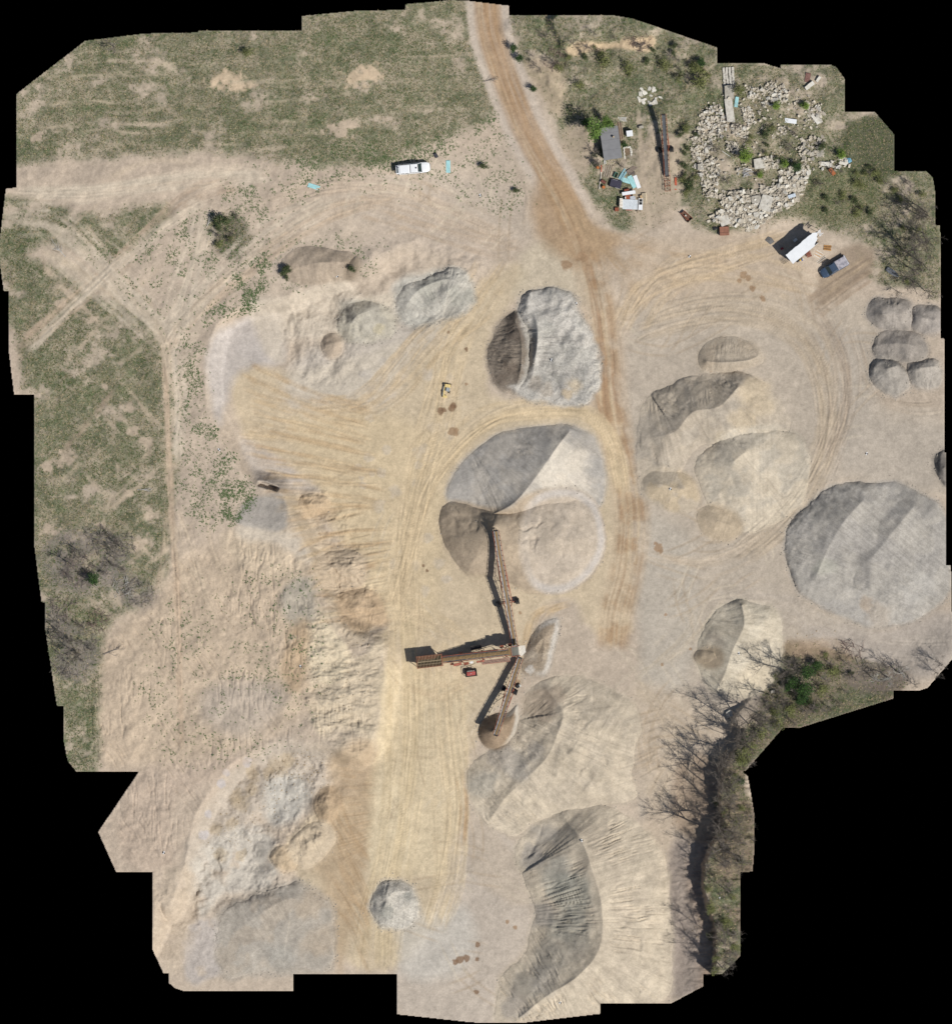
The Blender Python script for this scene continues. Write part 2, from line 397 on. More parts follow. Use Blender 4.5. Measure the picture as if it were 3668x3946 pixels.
# yellow working floor
YEL = (205,184,149)
area([(455,700),(560,720),(700,690),(800,660),(850,625),(900,590),(945,545),(1000,505),(1025,545),(960,630),(945,720),(960,770),(1040,790),(1140,790),(1200,850),(1228,950),(1238,1080),(1220,1215),(1180,1250),(1105,1170),(1040,1190),(1015,1290),(1000,1330),(930,1420),(905,1500),(900,1650),(880,1800),(820,1860),(720,1890),(660,1850),(560,1660),(620,1580),(710,1520),(740,1380),(752,1230),(700,1150),(640,1000),(560,900),(470,840)], YEL, 0.92, edge=12, warp=12)
area([(740,1300),(900,1320),(900,1440),(895,1560),(890,1700),(800,1700),(715,1690),(722,1500),(735,1380)], (217,196,156), 0.8, edge=10)
area([(715,1500),(760,1500),(800,1660),(720,1690)], (219,199,160), 0.7, edge=8)
area([(560,800),(690,790),(840,840),(860,900),(850,1200),(760,1210),(690,1080),(610,930)], (213,189,146), 0.7, edge=25)
area([(1020,480),(1120,470),(1180,600),(1130,590),(1060,560),(1000,580),(1010,530)], (204,188,158), 0.7, edge=12)
# grey wash on the pit floor
area([(690,640),(860,630),(880,660),(800,700),(760,780),(690,790),(560,800),(570,700)], (196,187,174), 0.62, edge=22, warp=14)
area([(405,690),(430,640),(500,610),(545,620),(545,700),(470,720),(440,780),(430,830),(410,780)], (192,183,176), 0.85, edge=12)
area([(470,850),(560,900),(620,960),(560,960),(500,930)], (190,178,166), 0.7, edge=10)
area([(545,960),(600,960),(650,1060),(720,1080),(700,1150),(720,1230),(670,1250),(610,1110),(580,1040)], (190,170,140), 0.75, edge=14)
for q in range(40):
    u = R.uniform(690, 900); v = R.uniform(700, 1150)
    blot(u, v, R.uniform(5, 14), (190,180,168), 0.35, 8, q)
# right floor, slightly pink grey
area([(1230,600),(1400,580),(1690,590),(1700,780),(1830,800),(1840,960),(1640,930),(1530,1060),(1560,1160),(1700,1220),(1847,1220),(1847,1300),(1560,1250),(1400,1400),(1300,1450),(1250,1600),(1290,1800),(1240,1560),(1240,1300),(1230,1050)], (188,173,153), 0.9, edge=14)
area([(1560,1215),(1700,1225),(1847,1190),(1847,1285),(1780,1320),(1640,1280)], (180,167,153), 0.9, edge=14)
area([(1600,640),(1680,640),(1700,800),(1830,830),(1830,940),(1650,920),(1590,780)], (182,169,152), 0.8, edge=20)
area([(1240,480),(1480,450),(1560,520),(1650,560),(1600,590),(1380,590),(1230,590)], (195,173,145), 0.7, edge=20)
area([(1380,580),(1560,560),(1690,590),(1690,640),(1500,630),(1390,650)], (196,179,156), 0.6, edge=15)
area([(1230,1000),(1330,1040),(1360,1160),(1330,1330),(1250,1330),(1240,1180)], (187,176,159), 0.7, edge=18)
area([(1240,1330),(1400,1380),(1340,1450),(1300,1560),(1240,1540),(1230,1420)], (198,178,152), 0.7, edge=18)
# lower right valley between ridge and bank
area([(1250,1590),(1300,1560),(1310,1700),(1310,1900),(1240,1948),(1240,1700)], (196,176,150), 0.8, edge=14)
area([(1300,1640),(1372,1640),(1365,1760),(1385,1900),(1300,1930),(1296,1760)], (168,152,138), 0.9, edge=10)
area([(1320,1480),(1395,1480),(1395,1620),(1370,1640),(1310,1600)], (170,146,120), 0.85, edge=12)
# lower centre, pale trodden ground
area([(900,1600),(1000,1640),(1030,1740),(1030,1830),(970,1900),(955,1985),(780,1970),(770,1890),(830,1800)], (195,180,162), 0.9, edge=14)
area([(780,1800),(900,1760),(920,1850),(860,1900),(780,1890)], (200,193,180), 0.7, edge=16)
area([(905,1560),(960,1610),(1020,1700),(1030,1760),(960,1740),(910,1680)], (196,178,155), 0.8, edge=8)
# lower-left slope and workings
area([(745,1230),(735,1380),(715,1480),(640,1440),(600,1380),(600,1200),(640,1190),(690,1280)], (207,188,157), 0.9, edge=8)
area([(600,1190),(660,1240),(680,1290),(640,1330),(600,1300)], (213,195,162), 0.9, edge=6)
area([(690,1420),(720,1470),(700,1530),(640,1500),(600,1440)], (190,172,148), 0.8, edge=10)
area([(480,1470),(560,1440),(640,1470),(660,1520),(620,1560),(560,1590),(500,1580),(430,1640),(380,1690),(365,1640),(400,1570),(440,1510)], (192,178,160), 0.8, edge=16)
area([(520,1520),(570,1500),(600,1540),(580,1590),(520,1600)], (192,186,174), 0.85, edge=14)
area([(410,1630),(480,1600),(540,1640),(530,1720),(440,1740),(380,1790),(370,1700)], (198,190,176), 0.8, edge=14, brk=0.3)
for (u, v, r) in ((540,1490,20),(560,1475,14),(490,1500,16),(470,1560,18),(450,1600,12),(430,1660,13),(490,1530,15),(520,1500,12),(470,1660,10),(420,1610,14),(455,1545,14)):
    blot(u, v, r * 1.15, (184,162,126), 0.55, 14, u)
for (u, v, r) in ((430,1520,9),(480,1480,9),(395,1620,10),(405,1580,8),(440,1500,8)):
    blot(u, v, r, (188,180,178), 0.8, 6, u)
area([(430,1770),(500,1735),(570,1715),(630,1740),(650,1800),(640,1870),(570,1890),(420,1890),(425,1830)], (176,167,153), 0.8, edge=18)
area([(570,1730),(640,1750),(650,1870),(575,1890),(560,1800)], (184,165,141), 0.8, edge=14)
area([(370,1800),(425,1790),(430,1890),(360,1900)], (186,176,168), 0.8, edge=8, brk=0.3)
area([(300,1690),(380,1700),(380,1800),(340,1890),(296,1840)], (198,178,152), 0.7, edge=16, brk=0.2)
area([(640,1470),(725,1440),(720,1560),(700,1700),(660,1890),(630,1720),(560,1660),(640,1580)], (190,163,126), 0.75, edge=14)
area([(340,1560),(440,1500),(480,1470),(350,1450),(270,1500),(230,1600),(250,1680),(330,1680)], (193,171,148), 0.9, edge=14)
# churned upland
area([(300,1160),(360,1080),(470,1060),(600,1110),(610,1200),(590,1280),(600,1380),(440,1460),(280,1490),(190,1470),(160,1300),(230,1220)], (199,176,147), 0.85, edge=22)
area([(430,1040),(560,1020),(600,1100),(560,1130),(470,1100)], (208,186,155), 0.8, edge=14)
area([(545,1150),(600,1120),(615,1200),(570,1220)], (176,166,148), 0.85, edge=10)
area([(560,1230),(600,1210),(590,1330),(550,1330)], (182,152,112), 0.65, edge=12, brk=0.2)
area([(400,1340),(470,1320),(560,1350),(480,1430),(400,1400)], (184,170,155), 0.6, edge=20)
area([(470,990),(500,965),(545,965),(560,1010),(540,1030),(470,1020)], (164,156,146), 0.95, edge=6)
area([(540,1030),(580,1040),(600,1090),(540,1060),(470,1050),(470,1020)], (204,192,174), 0.6, edge=10)
# upper shelf, sandy with grey
area([(480,590),(560,575),(660,540),(700,590),(650,650),(560,660),(545,700),(520,690)], (205,190,168), 0.8, edge=10)
area([(540,480),(700,470),(760,400),(880,420),(950,480),(930,520),(800,480),(700,520),(560,560)], (190,172,152), 0.8, edge=16)
area([(780,540),(880,520),(920,560),(900,620),(830,640),(770,620),(760,580)], (186,182,170), 0.85, edge=10)
area([(690,590),(760,570),(770,640),(700,650)], (198,184,162), 0.8, edge=10)
area([(690,360),(830,330),(1000,370),(1030,440),(990,480),(860,420),(700,430)], (191,174,154), 0.7, edge=20)
area([(660,590),(720,590),(740,640),(690,650)], (170,164,150), 0.7, edge=8)

# ---- grass and weed cover
GR_DRY = (157,147,120); GR_OL = (128,128,98); GR_DK = (102,108,80); GR_GN = (98,114,74)
def meadow(pts, veg, edge=14, dens=0.55, rgb=GR_DRY, warp=12):
    s, d = sdf(pts, edge + 30, warp)
    a = sstep(edge, -edge, d)
    n = fbm(UU[s] / 70, VV[s] / 40, 5, 61); n2 = fbm(UU[s] / 18, VV[s] / 16, 5, 63, 0.65)
    cov = a * (0.15 + 0.85 * sstep(0.56 - dens * 0.30, 0.72 - dens * 0.26, n * 0.55 + n2 * 0.45 + 0.02))
    paint(s, cov * 0.85, rgb)
    paint(s, cov * sstep(0.42, 0.62, fbm(UU[s] / 34, VV[s] / 22, 6, 67, 0.7)) * 0.85, GR_OL)
    paint(s, cov * sstep(0.50, 0.68, fbm(UU[s] / 26, VV[s] / 18, 6, 69, 0.75)) * 0.75, GR_DK)
    paint(s, cov * sstep(0.55, 0.72, fbm(UU[s] / 40, VV[s] / 34, 6, 71, 0.75)) * 0.55, GR_GN)
    VEG[s] = np.maximum(VEG[s], cov * veg)
meadow([(-20,160),(250,40),(600,20),(900,-10),(925,60),(950,160),(968,215),(900,250),(840,275),(760,310),(660,320),(560,312),(440,292),(250,300),(30,318),(0,300)], 1.0, 14, 0.85)
meadow([(-20,395),(130,400),(150,420),(310,398),(330,420),(230,500),(150,480),(70,480),(60,500),(180,560),(270,600),(325,660),(330,760),(345,840),(335,960),(330,1090),(290,1160),(200,1240),(190,1490),(110,1490),(60,1200),(50,760),(0,560)], 0.95, 14, 0.80)
area([(150,470),(330,420),(420,400),(450,330),(540,310),(640,330),(640,360),(540,440),(500,590),(420,610),(400,700),(405,800),(480,940),(470,1010),(350,1010),(340,760),(320,650)], None, weed=0.75, edge=20)
area([(380,700),(405,800),(480,940),(450,960),(340,860),(330,760)], None, weed=1.3, edge=12)
area([(430,960),(480,960),(470,1010),(440,1020)], None, weed=3.0, edge=8)
area([(470,930),(500,960),(480,1000),(450,980)], None, weed=2.0, edge=8)
area([(300,1180),(600,1110),(590,1420),(300,1470)], None, weed=0.22, edge=20)
area([(430,530),(520,500),(500,590),(420,610)], None, weed=2.2, edge=14)
area([(760,330),(960,240),(1010,330),(1020,420),(860,380),(700,380)], None, weed=0.35, edge=20)
area([(560,290),(850,270),(960,225),(900,280),(760,330),(640,340)], None, weed=1.4, edge=16)
area([(540,460),(740,470),(700,540),(560,560)], None, weed=0.35, edge=16)
meadow([(990,25),(1240,35),(1390,90),(1650,130),(1650,320),(1735,330),(1815,340),(1830,570),(1770,560),(1690,540),(1660,470),(1600,440),(1530,420),(1440,450),(1350,440),(1330,400),(1270,430),(1200,440),(1150,380),(1110,320),(1090,260),(1050,170),(1010,110)], 0.9, 10, 0.78)
area([(1560,340),(1700,330),(1700,420),(1620,440),(1530,420),(1570,390)], (108,112,76), 0.6, edge=20, veg=1.0, green=0.9)
area([(1645,240),(1740,232),(1745,335),(1645,335)], (84,90,64), 0.9, edge=8, warp=4, veg=1.0, green=0.9)
area([(990,30),(1240,40),(1390,95),(1640,130),(1640,330),(1560,420),(1400,440),(1330,380),(1180,420),(1060,200)], None, edge=20, green=0.3)
for gq in ([(1310,240),(1345,240),(1350,330),(1330,420),(1310,380)],[(1150,330),(1210,330),(1230,430),(1190,440)],[(1100,250),(1160,240),(1150,300)],[(60,640),(130,600),(200,680),(120,760)],[(200,880),(300,860),(330,960),(250,1010),(180,960)],[(100,1360),(190,1340),(195,1480),(130,1480)],[(0,440),(120,420),(150,480),(60,540)],[(600,60),(740,40),(820,100),(700,140),(620,110)],[(1330,350),(1365,300),(1400,330),(1360,400)],[(1130,380),(1170,370),(1240,430),(1200,440)],[(1000,90),(1030,80),(1040,130),(1015,140)],[(1100,340),(1140,340),(1150,400),(1110,370)],[(80,1060),(200,1080),(240,1160),(130,1200)]):
    area(gq, None, edge=24, warp=14, green=0.8)
area([(1095,100),(1130,80),(1200,78),(1270,70),(1260,100),(1180,90),(1120,110)], (219,190,148), 0.95, edge=5, veg=0)
area([(1020,130),(1060,110),(1100,150),(1090,230),(1060,200)], (200,176,144), 0.7, edge=10, veg=0.1, brk=0.25)
area([(1080,290),(1110,240),(1160,250),(1150,330),(1110,330)], (192,170,144), 0.7, edge=12, veg=0.15)
area([(1240,280),(1320,270),(1320,400),(1290,440),(1230,430)], (186,166,141), 0.8, edge=10, veg=0.15)
stroke([(1238,200),(1245,300),(1262,450)], 9, (192,172,146), 0.8, 0.2, unveg=0.9)
stroke([(1300,250),(1310,330),(1322,420)], 8, (190,172,146), 0.6, 0.2, unveg=0.9)
meadow([(1500,1300),(1540,1250),(1620,1270),(1740,1310),(1740,1360),(1550,1420),(1450,1500),(1465,1600),(1460,1700),(1440,1860),(1390,1900),(1388,1800),(1368,1700),(1390,1640),(1400,1520),(1440,1430)], 0.9, 8, 0.95, (126,110,90))
area([(405,428),(440,415),(478,428),(488,470),(455,500),(412,480)], (112,108,90), 0.85, edge=12, warp=12, veg=0.9, green=0.7)
area([(1400,1560),(1470,1560),(1470,1700),(1390,1700)], (140,120,98), 0.6, edge=12, veg=0.6)
area([(1500,1255),(1620,1240),(1650,1290),(1540,1280)], (170,143,112), 0.7, edge=10, veg=0.1)
area([(1560,1290),(1640,1280),(1620,1350),(1540,1400)], (128,116,96), 0.8, edge=16, veg=0.8)
area([(1640,1290),(1760,1300),(1740,1345),(1650,1340)], (132,118,106), 0.8, edge=10, veg=0.4)
# bare patches and old tracks in the fields
for (pts, w) in (([(215,243),(270,240),(345,238)], 9), ([(230,260),(290,255)], 7), ([(210,345),(300,310),(390,318)], 10), ([(190,120),(320,118)], 6), ([(205,282),(240,276)], 8), ([(290,110),(350,140)], 14)):
    stroke(pts, w, (202,181,154), 0.8, 0.35, unveg=0.9, edge=5, warp=5)
for (u, v, r) in ((440,155,26),(470,165,20),(415,160,14),(690,150,26),(720,140,22),(660,250,24),(75,268,12),(120,590,12),(260,840,13),(130,890,20),(95,905,14),(250,790,12),(280,860,14),(200,750,10),(330,860,12),(180,620,12),(100,1030,16),(290,1000,16),(250,960,12),(275,1060,18),(200,1020,12),(320,700,12),(690,240,16)):
    s = win(np.array([[u, v]]), r * 2.4)
    n = fbm(UU[s] / 10, VV[s] / 10, 4, r)
    a = sstep(r * 1.4, r * 0.5, np.hypot(UU[s] - u, (VV[s] - v) * 1.5) + (n - 0.5) * r * 2.4)
    paint(s, a * 0.85, (206,180,146) if v < 200 else (194,172,146)); VEG[s] *= 1 - a * 0.9
TRK = (193,170,143)
def tracks(pts, n, spread, w, rgb=TRK, op=0.5, rut=0.25, seed=0, tread=0.0, unveg=0.0, unweed=0.5, streak=0.7):
    pts = np.array(pts, float)
    for i in range(n):
        o = RS.normal(0, spread, 2); j = RS.normal(0, spread * 0.25, pts.shape)
        stroke(pts + o + j, w * RS.uniform(.6, 1.3), np.array(rgb) + RS.uniform(-9, 9), op, streak, rut, tread, 2.5, seed + i * 3, unveg, 1.5, True, unweed)
tracks([(20,372),(180,380),(330,350),(450,330),(520,350)], 8, 9, 16, (206,186,160), 0.6, 0.12, 3, 0, 0.9, 0.3)
tracks([(30,690),(160,580),(260,490),(370,390),(480,350)], 5, 9, 12, (186,160,132), 0.6, 0.18, 5, 0, 0.8)
tracks([(70,480),(160,530),(250,590),(310,650),(335,760),(330,860)], 6, 8, 13, (198,178,150), 0.6, 0.14, 7, 0, 0.85)
tracks([(320,700),(345,640),(450,540),(560,460),(640,410),(760,380)], 6, 12, 11, (193,168,138), 0.6, 0.22, 9, 0.012)
tracks([(330,860),(350,720),(380,640),(400,520),(430,400)], 5, 12, 13, (200,182,158), 0.5, 0.12, 11)
tracks([(322,700),(328,850),(336,1000),(345,1140),(350,1300),(352,1460)], 4, 4, 11, (198,172,142), 0.7, 0.2, 13, 0, 0.9)
tracks([(320,880),(322,1010),(305,1150)], 2, 5, 10, (196,170,140), 0.6, 0.2, 14, 0, 0.9)
tracks([(150,480),(180,430),(300,520)], 3, 14, 6, (190,172,148), 0.5, 0.1, 15, 0, 0.8)
tracks([(360,1000),(380,1080),(420,1180)], 7, 22, 9, (202,180,150), 0.5, 0.35, 17)
tracks([(120,880),(190,800),(230,750)], 2, 5, 8, (176,152,126), 0.6, 0.15, 18, 0, 0.8)
tracks([(520,410),(640,370),(760,370),(880,410),(1000,470)], 12, 16, 10, (196,174,148), 0.5, 0.28, 19, 0.012)
tracks([(700,400),(830,440),(960,480),(1010,470)], 8, 14, 8, (184,160,132), 0.5, 0.25, 21, 0.012)
tracks([(1000,320),(1030,380),(1020,460)], 5, 10, 7, (186,168,146), 0.5, 0.22, 23, 0.012)

rs = random.Random(17)
for i in range(34):      # pale mown streaks of the upper field
    u = rs.uniform(60, 800); v = rs.uniform(90, 300); L_ = rs.uniform(60, 200)
    stroke([(u, v), (u + L_ / 2, v + rs.uniform(-8, 4)), (u + L_, v + rs.uniform(-14, 4))], rs.uniform(3, 7), (190,172,142), 0.65, 0.8, 0, 0, 3, 700 + i, 0.8, 5)
for i in range(44):      # wheel lanes over the western field
    u = rs.uniform(60, 300); v = rs.uniform(470, 1150); a_ = rs.choice((-.75, -.8, .75, 1.5, -.65)) + rs.uniform(-.12, .12); L_ = rs.uniform(60, 180)
    stroke([(u, v), (u + L_ / 2 * math.cos(a_), v + L_ / 2 * math.sin(a_) + 5), (u + L_ * math.cos(a_), v + L_ * math.sin(a_))], rs.uniform(4, 12), (192,171,143), 0.7, 0.7, 0.1, 0, 4, 740 + i, 0.9, 5)
for i in range(16):
    o = rs.uniform(-60, 60)
    stroke([(110 + o, 430), (210 + o * .8, 540), (310 + o * .2, 640), (335, 760)], rs.uniform(4, 8), (198,178,150), 0.6, 0.7, 0.1, 0, 3, 780 + i, 0.8, 4)
for (pts_, n_, sp_, w_) in (([(333,655),(352,570),(385,480),(410,390)], 9, 12, 9), ([(333,650),(410,560),(520,460),(640,390)], 7, 11, 10), ([(20,425),(110,440),(210,530),(325,650)], 9, 14, 10), ([(40,380),(200,372),(380,350),(520,345)], 8, 10, 10), ([(60,700),(170,590),(290,480),(400,400)], 4, 12, 12), ([(340,660),(350,760),(345,900)], 5, 9, 9), ([(100,480),(190,560),(300,650)], 6, 18, 9)):
    tracks(pts_, n_, sp_, w_, (206,189,164), 0.6, 0.14, 900 + n_ * 7 + int(sp_), 0, 0.9, 0.7, 0.55)
for gq in ([(90,1040),(180,1030),(250,1050),(240,1110),(150,1150),(90,1120)],[(90,1180),(150,1210),(190,1270),(150,1330),(110,1290)],[(200,1090),(290,1130),(300,1170),(240,1180)]):
    area(gq, (128,119,112), 0.75, edge=16, warp=14, brk=0.3, veg=0.5)
FLOORS = [[(700,720),(880,640),(960,800),(860,1000),(830,1200),(760,1250),(690,1000)], [(730,1260),(900,1300),(900,1600),(820,1800),(720,1700)], [(1230,610),(1560,590),(1680,700),(1640,900),(1560,960),(1600,760),(1500,640),(1260,720)], [(1250,1060),(1520,1010),(1560,1170),(1400,1160),(1330,1330),(1250,1300)], [(1180,460),(1500,470),(1640,560),(1400,590),(1200,570)], [(440,380),(760,340),(1000,360),(1020,460),(760,440),(500,470)], [(900,1600),(1000,1650),(1030,1800),(950,1950),(800,1900)], [(1250,1340),(1350,1380),(1300,1560),(1250,1540)]]
def in_poly(poly, x, y):
    ins = False
    for i in range(len(poly)):
        ax, ay = poly[i]; bx, by = poly[i - 1]
        if (ay > y) != (by > y) and x < (bx - ax) * (y - ay) / (by - ay) + ax: ins = not ins
    return ins
for i in range(110):
    fl = FLOORS[i % len(FLOORS)]
    for t_ in range(60):
        u = rs.uniform(min(p[0] for p in fl), max(p[0] for p in fl)); v = rs.uniform(min(p[1] for p in fl), max(p[1] for p in fl))
        if in_poly(fl, u, v): break
    a_ = rs.uniform(0, 6.28); cv = rs.uniform(-.9, .9); L_ = rs.uniform(50, 150); pts = [(u, v)]
    for q_ in range(4):
        pts.append((pts[-1][0] + L_ / 4 * math.cos(a_), pts[-1][1] + L_ / 4 * math.sin(a_))); a_ += cv / 4
    nx_, ny_ = -math.sin(a_), math.cos(a_); dk = rs.random() < .6
    for o in (-10, 10):
        stroke([(p[0] + nx_ * o, p[1] + ny_ * o) for p in pts], 5, (172,148,116) if dk else (212,196,168), 0.35, 0.4, 0.22, 0.016, 1.5, 800 + i, 0, 1.0)

# ---- the haul road
road_c = [(945,-30),(952,60),(985,165),(1025,260),(1075,350),(1110,420),(1140,500),(1162,590),(1174,690),(1180,775),(1196,850),(1218,930),(1226,1020),(1216,1110),(1196,1190),(1188,1270)]
stroke(road_c[:6], 84, (201,184,165), 0.95, 0.15, 0.08, edge=6, seed=31, unveg=1, fade=False)
stroke(road_c[5:], 70, (199,177,147), 0.6, 0.4, 0.12, edge=12, seed=32, fade='end')
stroke(road_c[:6], 50, (176,141,100), 0.95, 0.35, 0.14, edge=7, seed=33, unveg=1, fade=False)
stroke(road_c[4:], 56, (172,138,98), 0.85, 0.5, 0.14, edge=14, seed=34)
area([(1040,350),(1085,350),(1150,430),(1200,470),(1160,500),(1130,520),(1060,480),(1035,430)], (174,141,101), 0.8, edge=16)
for e in ((1230,540),(1330,560),(1420,520),(1260,600),(1200,520),(1290,480)):
    stroke([(1095,385),(1140,450), e], 26, (180,150,112), 0.6, 0.75, 0.12, edge=9, seed=e[0])
for i in range(8):
    o = R.uniform(-18, 18)
    stroke([(p[0] + o, p[1]) for p in road_c], R.uniform(3, 6), (206,184,150) if i % 2 else (160,126,90), 0.4, 0.8, 0, edge=2, seed=40 + i, fade='end')
for i in range(16):
    o = R.uniform(-24, 24); a = R.randint(6, 9)
    stroke([(p[0] + o, p[1]) for p in road_c[a:a + 5]], R.uniform(4, 9), (166,128,88) if i % 3 else (214,190,150), 0.6, 0.9, 0.1, edge=3, seed=70 + i)
# ring road north of the middle stockpile and the haul lanes
tracks([(760,1180),(800,1050),(830,950),(880,880),(950,820),(1040,800),(1130,805),(1185,860),(1205,960)], 16, 9, 12, (207,182,140), 0.6, 0.20, 81, 0.012)
tracks([(905,590),(860,690),(840,800),(800,950),(780,1100),(790,1220)], 14, 22, 12, (209,184,142), 0.5, 0.20, 101, 0.014)
tracks([(950,520),(900,600),(830,660),(720,780),(600,800)], 12, 22, 12, (205,178,136), 0.5, 0.2, 131, 0.014)
for i in range(46):      # fan of loader tracks on the western face
    t = i / 45; a0 = (470 + 190 * max(0, t - 0.35) * 1.2 + R.uniform(-12, 12), 700 + 470 * t)
    b0 = (690 + R.uniform(-30, 40) + 60 * t, 800 + 300 * t + R.uniform(-20, 20))
    m0 = ((a0[0] + b0[0]) / 2, (a0[1] + b0[1]) / 2 + R.uniform(-10, 4) + 12 * (0.5 - t))
    stroke([a0, m0, b0], R.uniform(6, 11), (201,172,128) if i % 3 else (181,148,104), 0.6, 0.7, 0.5, 0.012, 2.5, 200 + i)
tracks([(780,1200),(790,1400),(770,1600),(740,1760),(730,1880)], 18, 20, 12, (212,189,146), 0.5, 0.2, 251, 0.014)
tracks([(860,1240),(870,1400),(880,1560),(870,1700),(840,1800)], 14, 16, 12, (214,190,148), 0.5, 0.2, 271, 0.014)
tracks([(700,1200),(770,1180),(860,1210),(920,1250)], 7, 18, 11, (211,186,144), 0.5, 0.2, 291, 0.014)
tracks([(770,1330),(830,1350),(900,1330)], 7, 16, 11, (205,180,140), 0.5, 0.2, 301, 0.014)
tracks([(890,1490),(900,1560),(895,1640)], 3, 5, 7, (186,148,100), 0.6, 0.1, 311)
for i in range(26):
    t = i / 25
    stroke([(640 + R.uniform(-20, 20), 1520 + 240 * t), (680, 1600 + 200 * t), (722, 1650 + 200 * t + R.uniform(-30, 60))], R.uniform(6, 10), (180,148,106), 0.55, 0.7, 0.35, 0.014, 2.5, 320 + i)
for i in range(16):
    stroke([(650 + R.uniform(-10, 10), 1490 + 12 * i), (700, 1500 + 10 * i), (735, 1500 + 9 * i)], 8, (186,154,112), 0.5, 0.7, 0.3, 0.014, 2.5, 350 + i)
tracks([(1240,640),(1330,610),(1450,600),(1560,650),(1610,760),(1600,880),(1530,990),(1440,1070)], 22, 15, 12, (188,168,140), 0.42, 0.22, 371, 0.013)
tracks([(1200,640),(1260,560),(1400,510),(1530,470)], 10, 16, 11, (204,178,140), 0.5, 0.22, 401, 0.014)
tracks([(1230,620),(1300,540),(1420,530),(1560,560)], 8, 18, 10, (202,176,138), 0.4, 0.22, 421, 0.013)
tracks([(1590,600),(1640,700),(1640,800),(1600,900)], 14, 16, 9, (174,155,133), 0.45, 0.3, 441, 0.012)
tracks([(1260,1080),(1340,1090),(1440,1060),(1520,1000)], 10, 14, 10, (199,179,152), 0.45, 0.18, 461)
tracks([(1380,1170),(1500,1160),(1600,1220),(1740,1250),(1840,1250)], 10, 14, 11, (186,172,155), 0.4, 0.15, 481, 0.01)
tracks([(1260,1300),(1340,1230),(1390,1150)], 8, 18, 10, (199,181,153), 0.4, 0.15, 501)
tracks([(1240,1330),(1300,1390),(1310,1480),(1260,1570)], 8, 18, 11, (192,172,144), 0.45, 0.25, 521, 0.014)
for i in range(9):
    stroke([(1190 + R.uniform(-6, 6), 1400 + 16 * i), (1230, 1392 + 15 * i), (1290, 1368 + 14 * i)], 7, (188,166,136), 0.5, 0.5, 0.4, 0.02, 2.5, 540 + i)
tracks([(1660,640),(1700,760),(1760,790),(1830,790)], 4, 8, 9, (178,160,138), 0.5, 0.5, 561, 0.012)
tracks([(1560,600),(1640,540),(1700,500)], 6, 10, 12, (160,136,110), 0.7, 0.15, 571, 0, 0.8)
area([(1600,520),(1640,478),(1690,480),(1690,520),(1630,570),(1580,590)], (158,137,113), 0.8, edge=8, veg=0)
tracks([(1590,580),(1650,535),(1690,505)], 3, 8, 6, (190,165,130), 0.4, 0.2, 580, 0.014, 0.8)
tracks([(1100,1170),(1050,1190),(1030,1260)], 5, 7, 12, (204,174,128), 0.6, 0.15, 581)
s_, D_, S_, T_, H_, L_ = line([(1235,1360),(1260,1300),(1330,1290),(1330,1230)], 20)
# damp stains
for (u, v, r, c) in ((876,792,7,0),(880,787,6,0),(855,799,7,0),(862,797,5,0),(880,838,9,1),(886,836,6,1),(905,678,4,0),(905,746,3,1),(1278,1063,8,1),(1282,1070,5,1),(1272,1055,4,1),(1292,1193,3,1),(893,1863,8,0),(906,1860,8,0),(884,1867,6,0),(928,1834,5,0),(927,1862,4,0),(925,1925,5,0),(1443,534,7,1),(1452,540,6,1),(1435,545,5,1),(1460,560,6,1),(1380,720,3,0),(822,1098,3,0),(829,1108,3,0),(870,645,3,1),(1010,1190,3,1),(905,1300,4,1),(1000,1325,8,1),(1285,1290,3,1),(1480,580,6,1),(985,1790,4,1),(1000,1800,4,1),(1340,1260,3,1),(1100,515,10,1),(1130,500,12,1)):
    blot(u, v, r, (140,107,76) if c == 0 else (164,131,95), 0.85, 5, int(u))
for (u, v, r) in ((640,1005,20),(620,1000,15),(650,1070,20),(640,1085,16),(690,1070,15),(700,1100,18),(730,1190,22),(745,1210,14),(700,1215,15)):
    blot(u, v, r, (172,146,112), 0.5, 12, u)
for i in range(14):
    stroke([(600 + R.uniform(-10, 20), 1040 + 13 * i), (680, 1045 + 12 * i), (760 + R.uniform(-20, 20), 1040 + 11 * i)], R.uniform(5, 10), (170,134,90) if i % 2 else (206,182,140), 0.6, 0.8, 0.6, 0.0, 3, 600 + i)
# darker brown foot below the cliff, brown soil on its face
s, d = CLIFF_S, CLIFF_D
paint(s, sstep(45, 5, d) * sstep(-8, 0, d) * sstep(1420, 1500, VV[s]) * (0.35 + 0.5 * fbm(UU[s] / 14, VV[s] / 10, 3, 91)), (158,131,106))
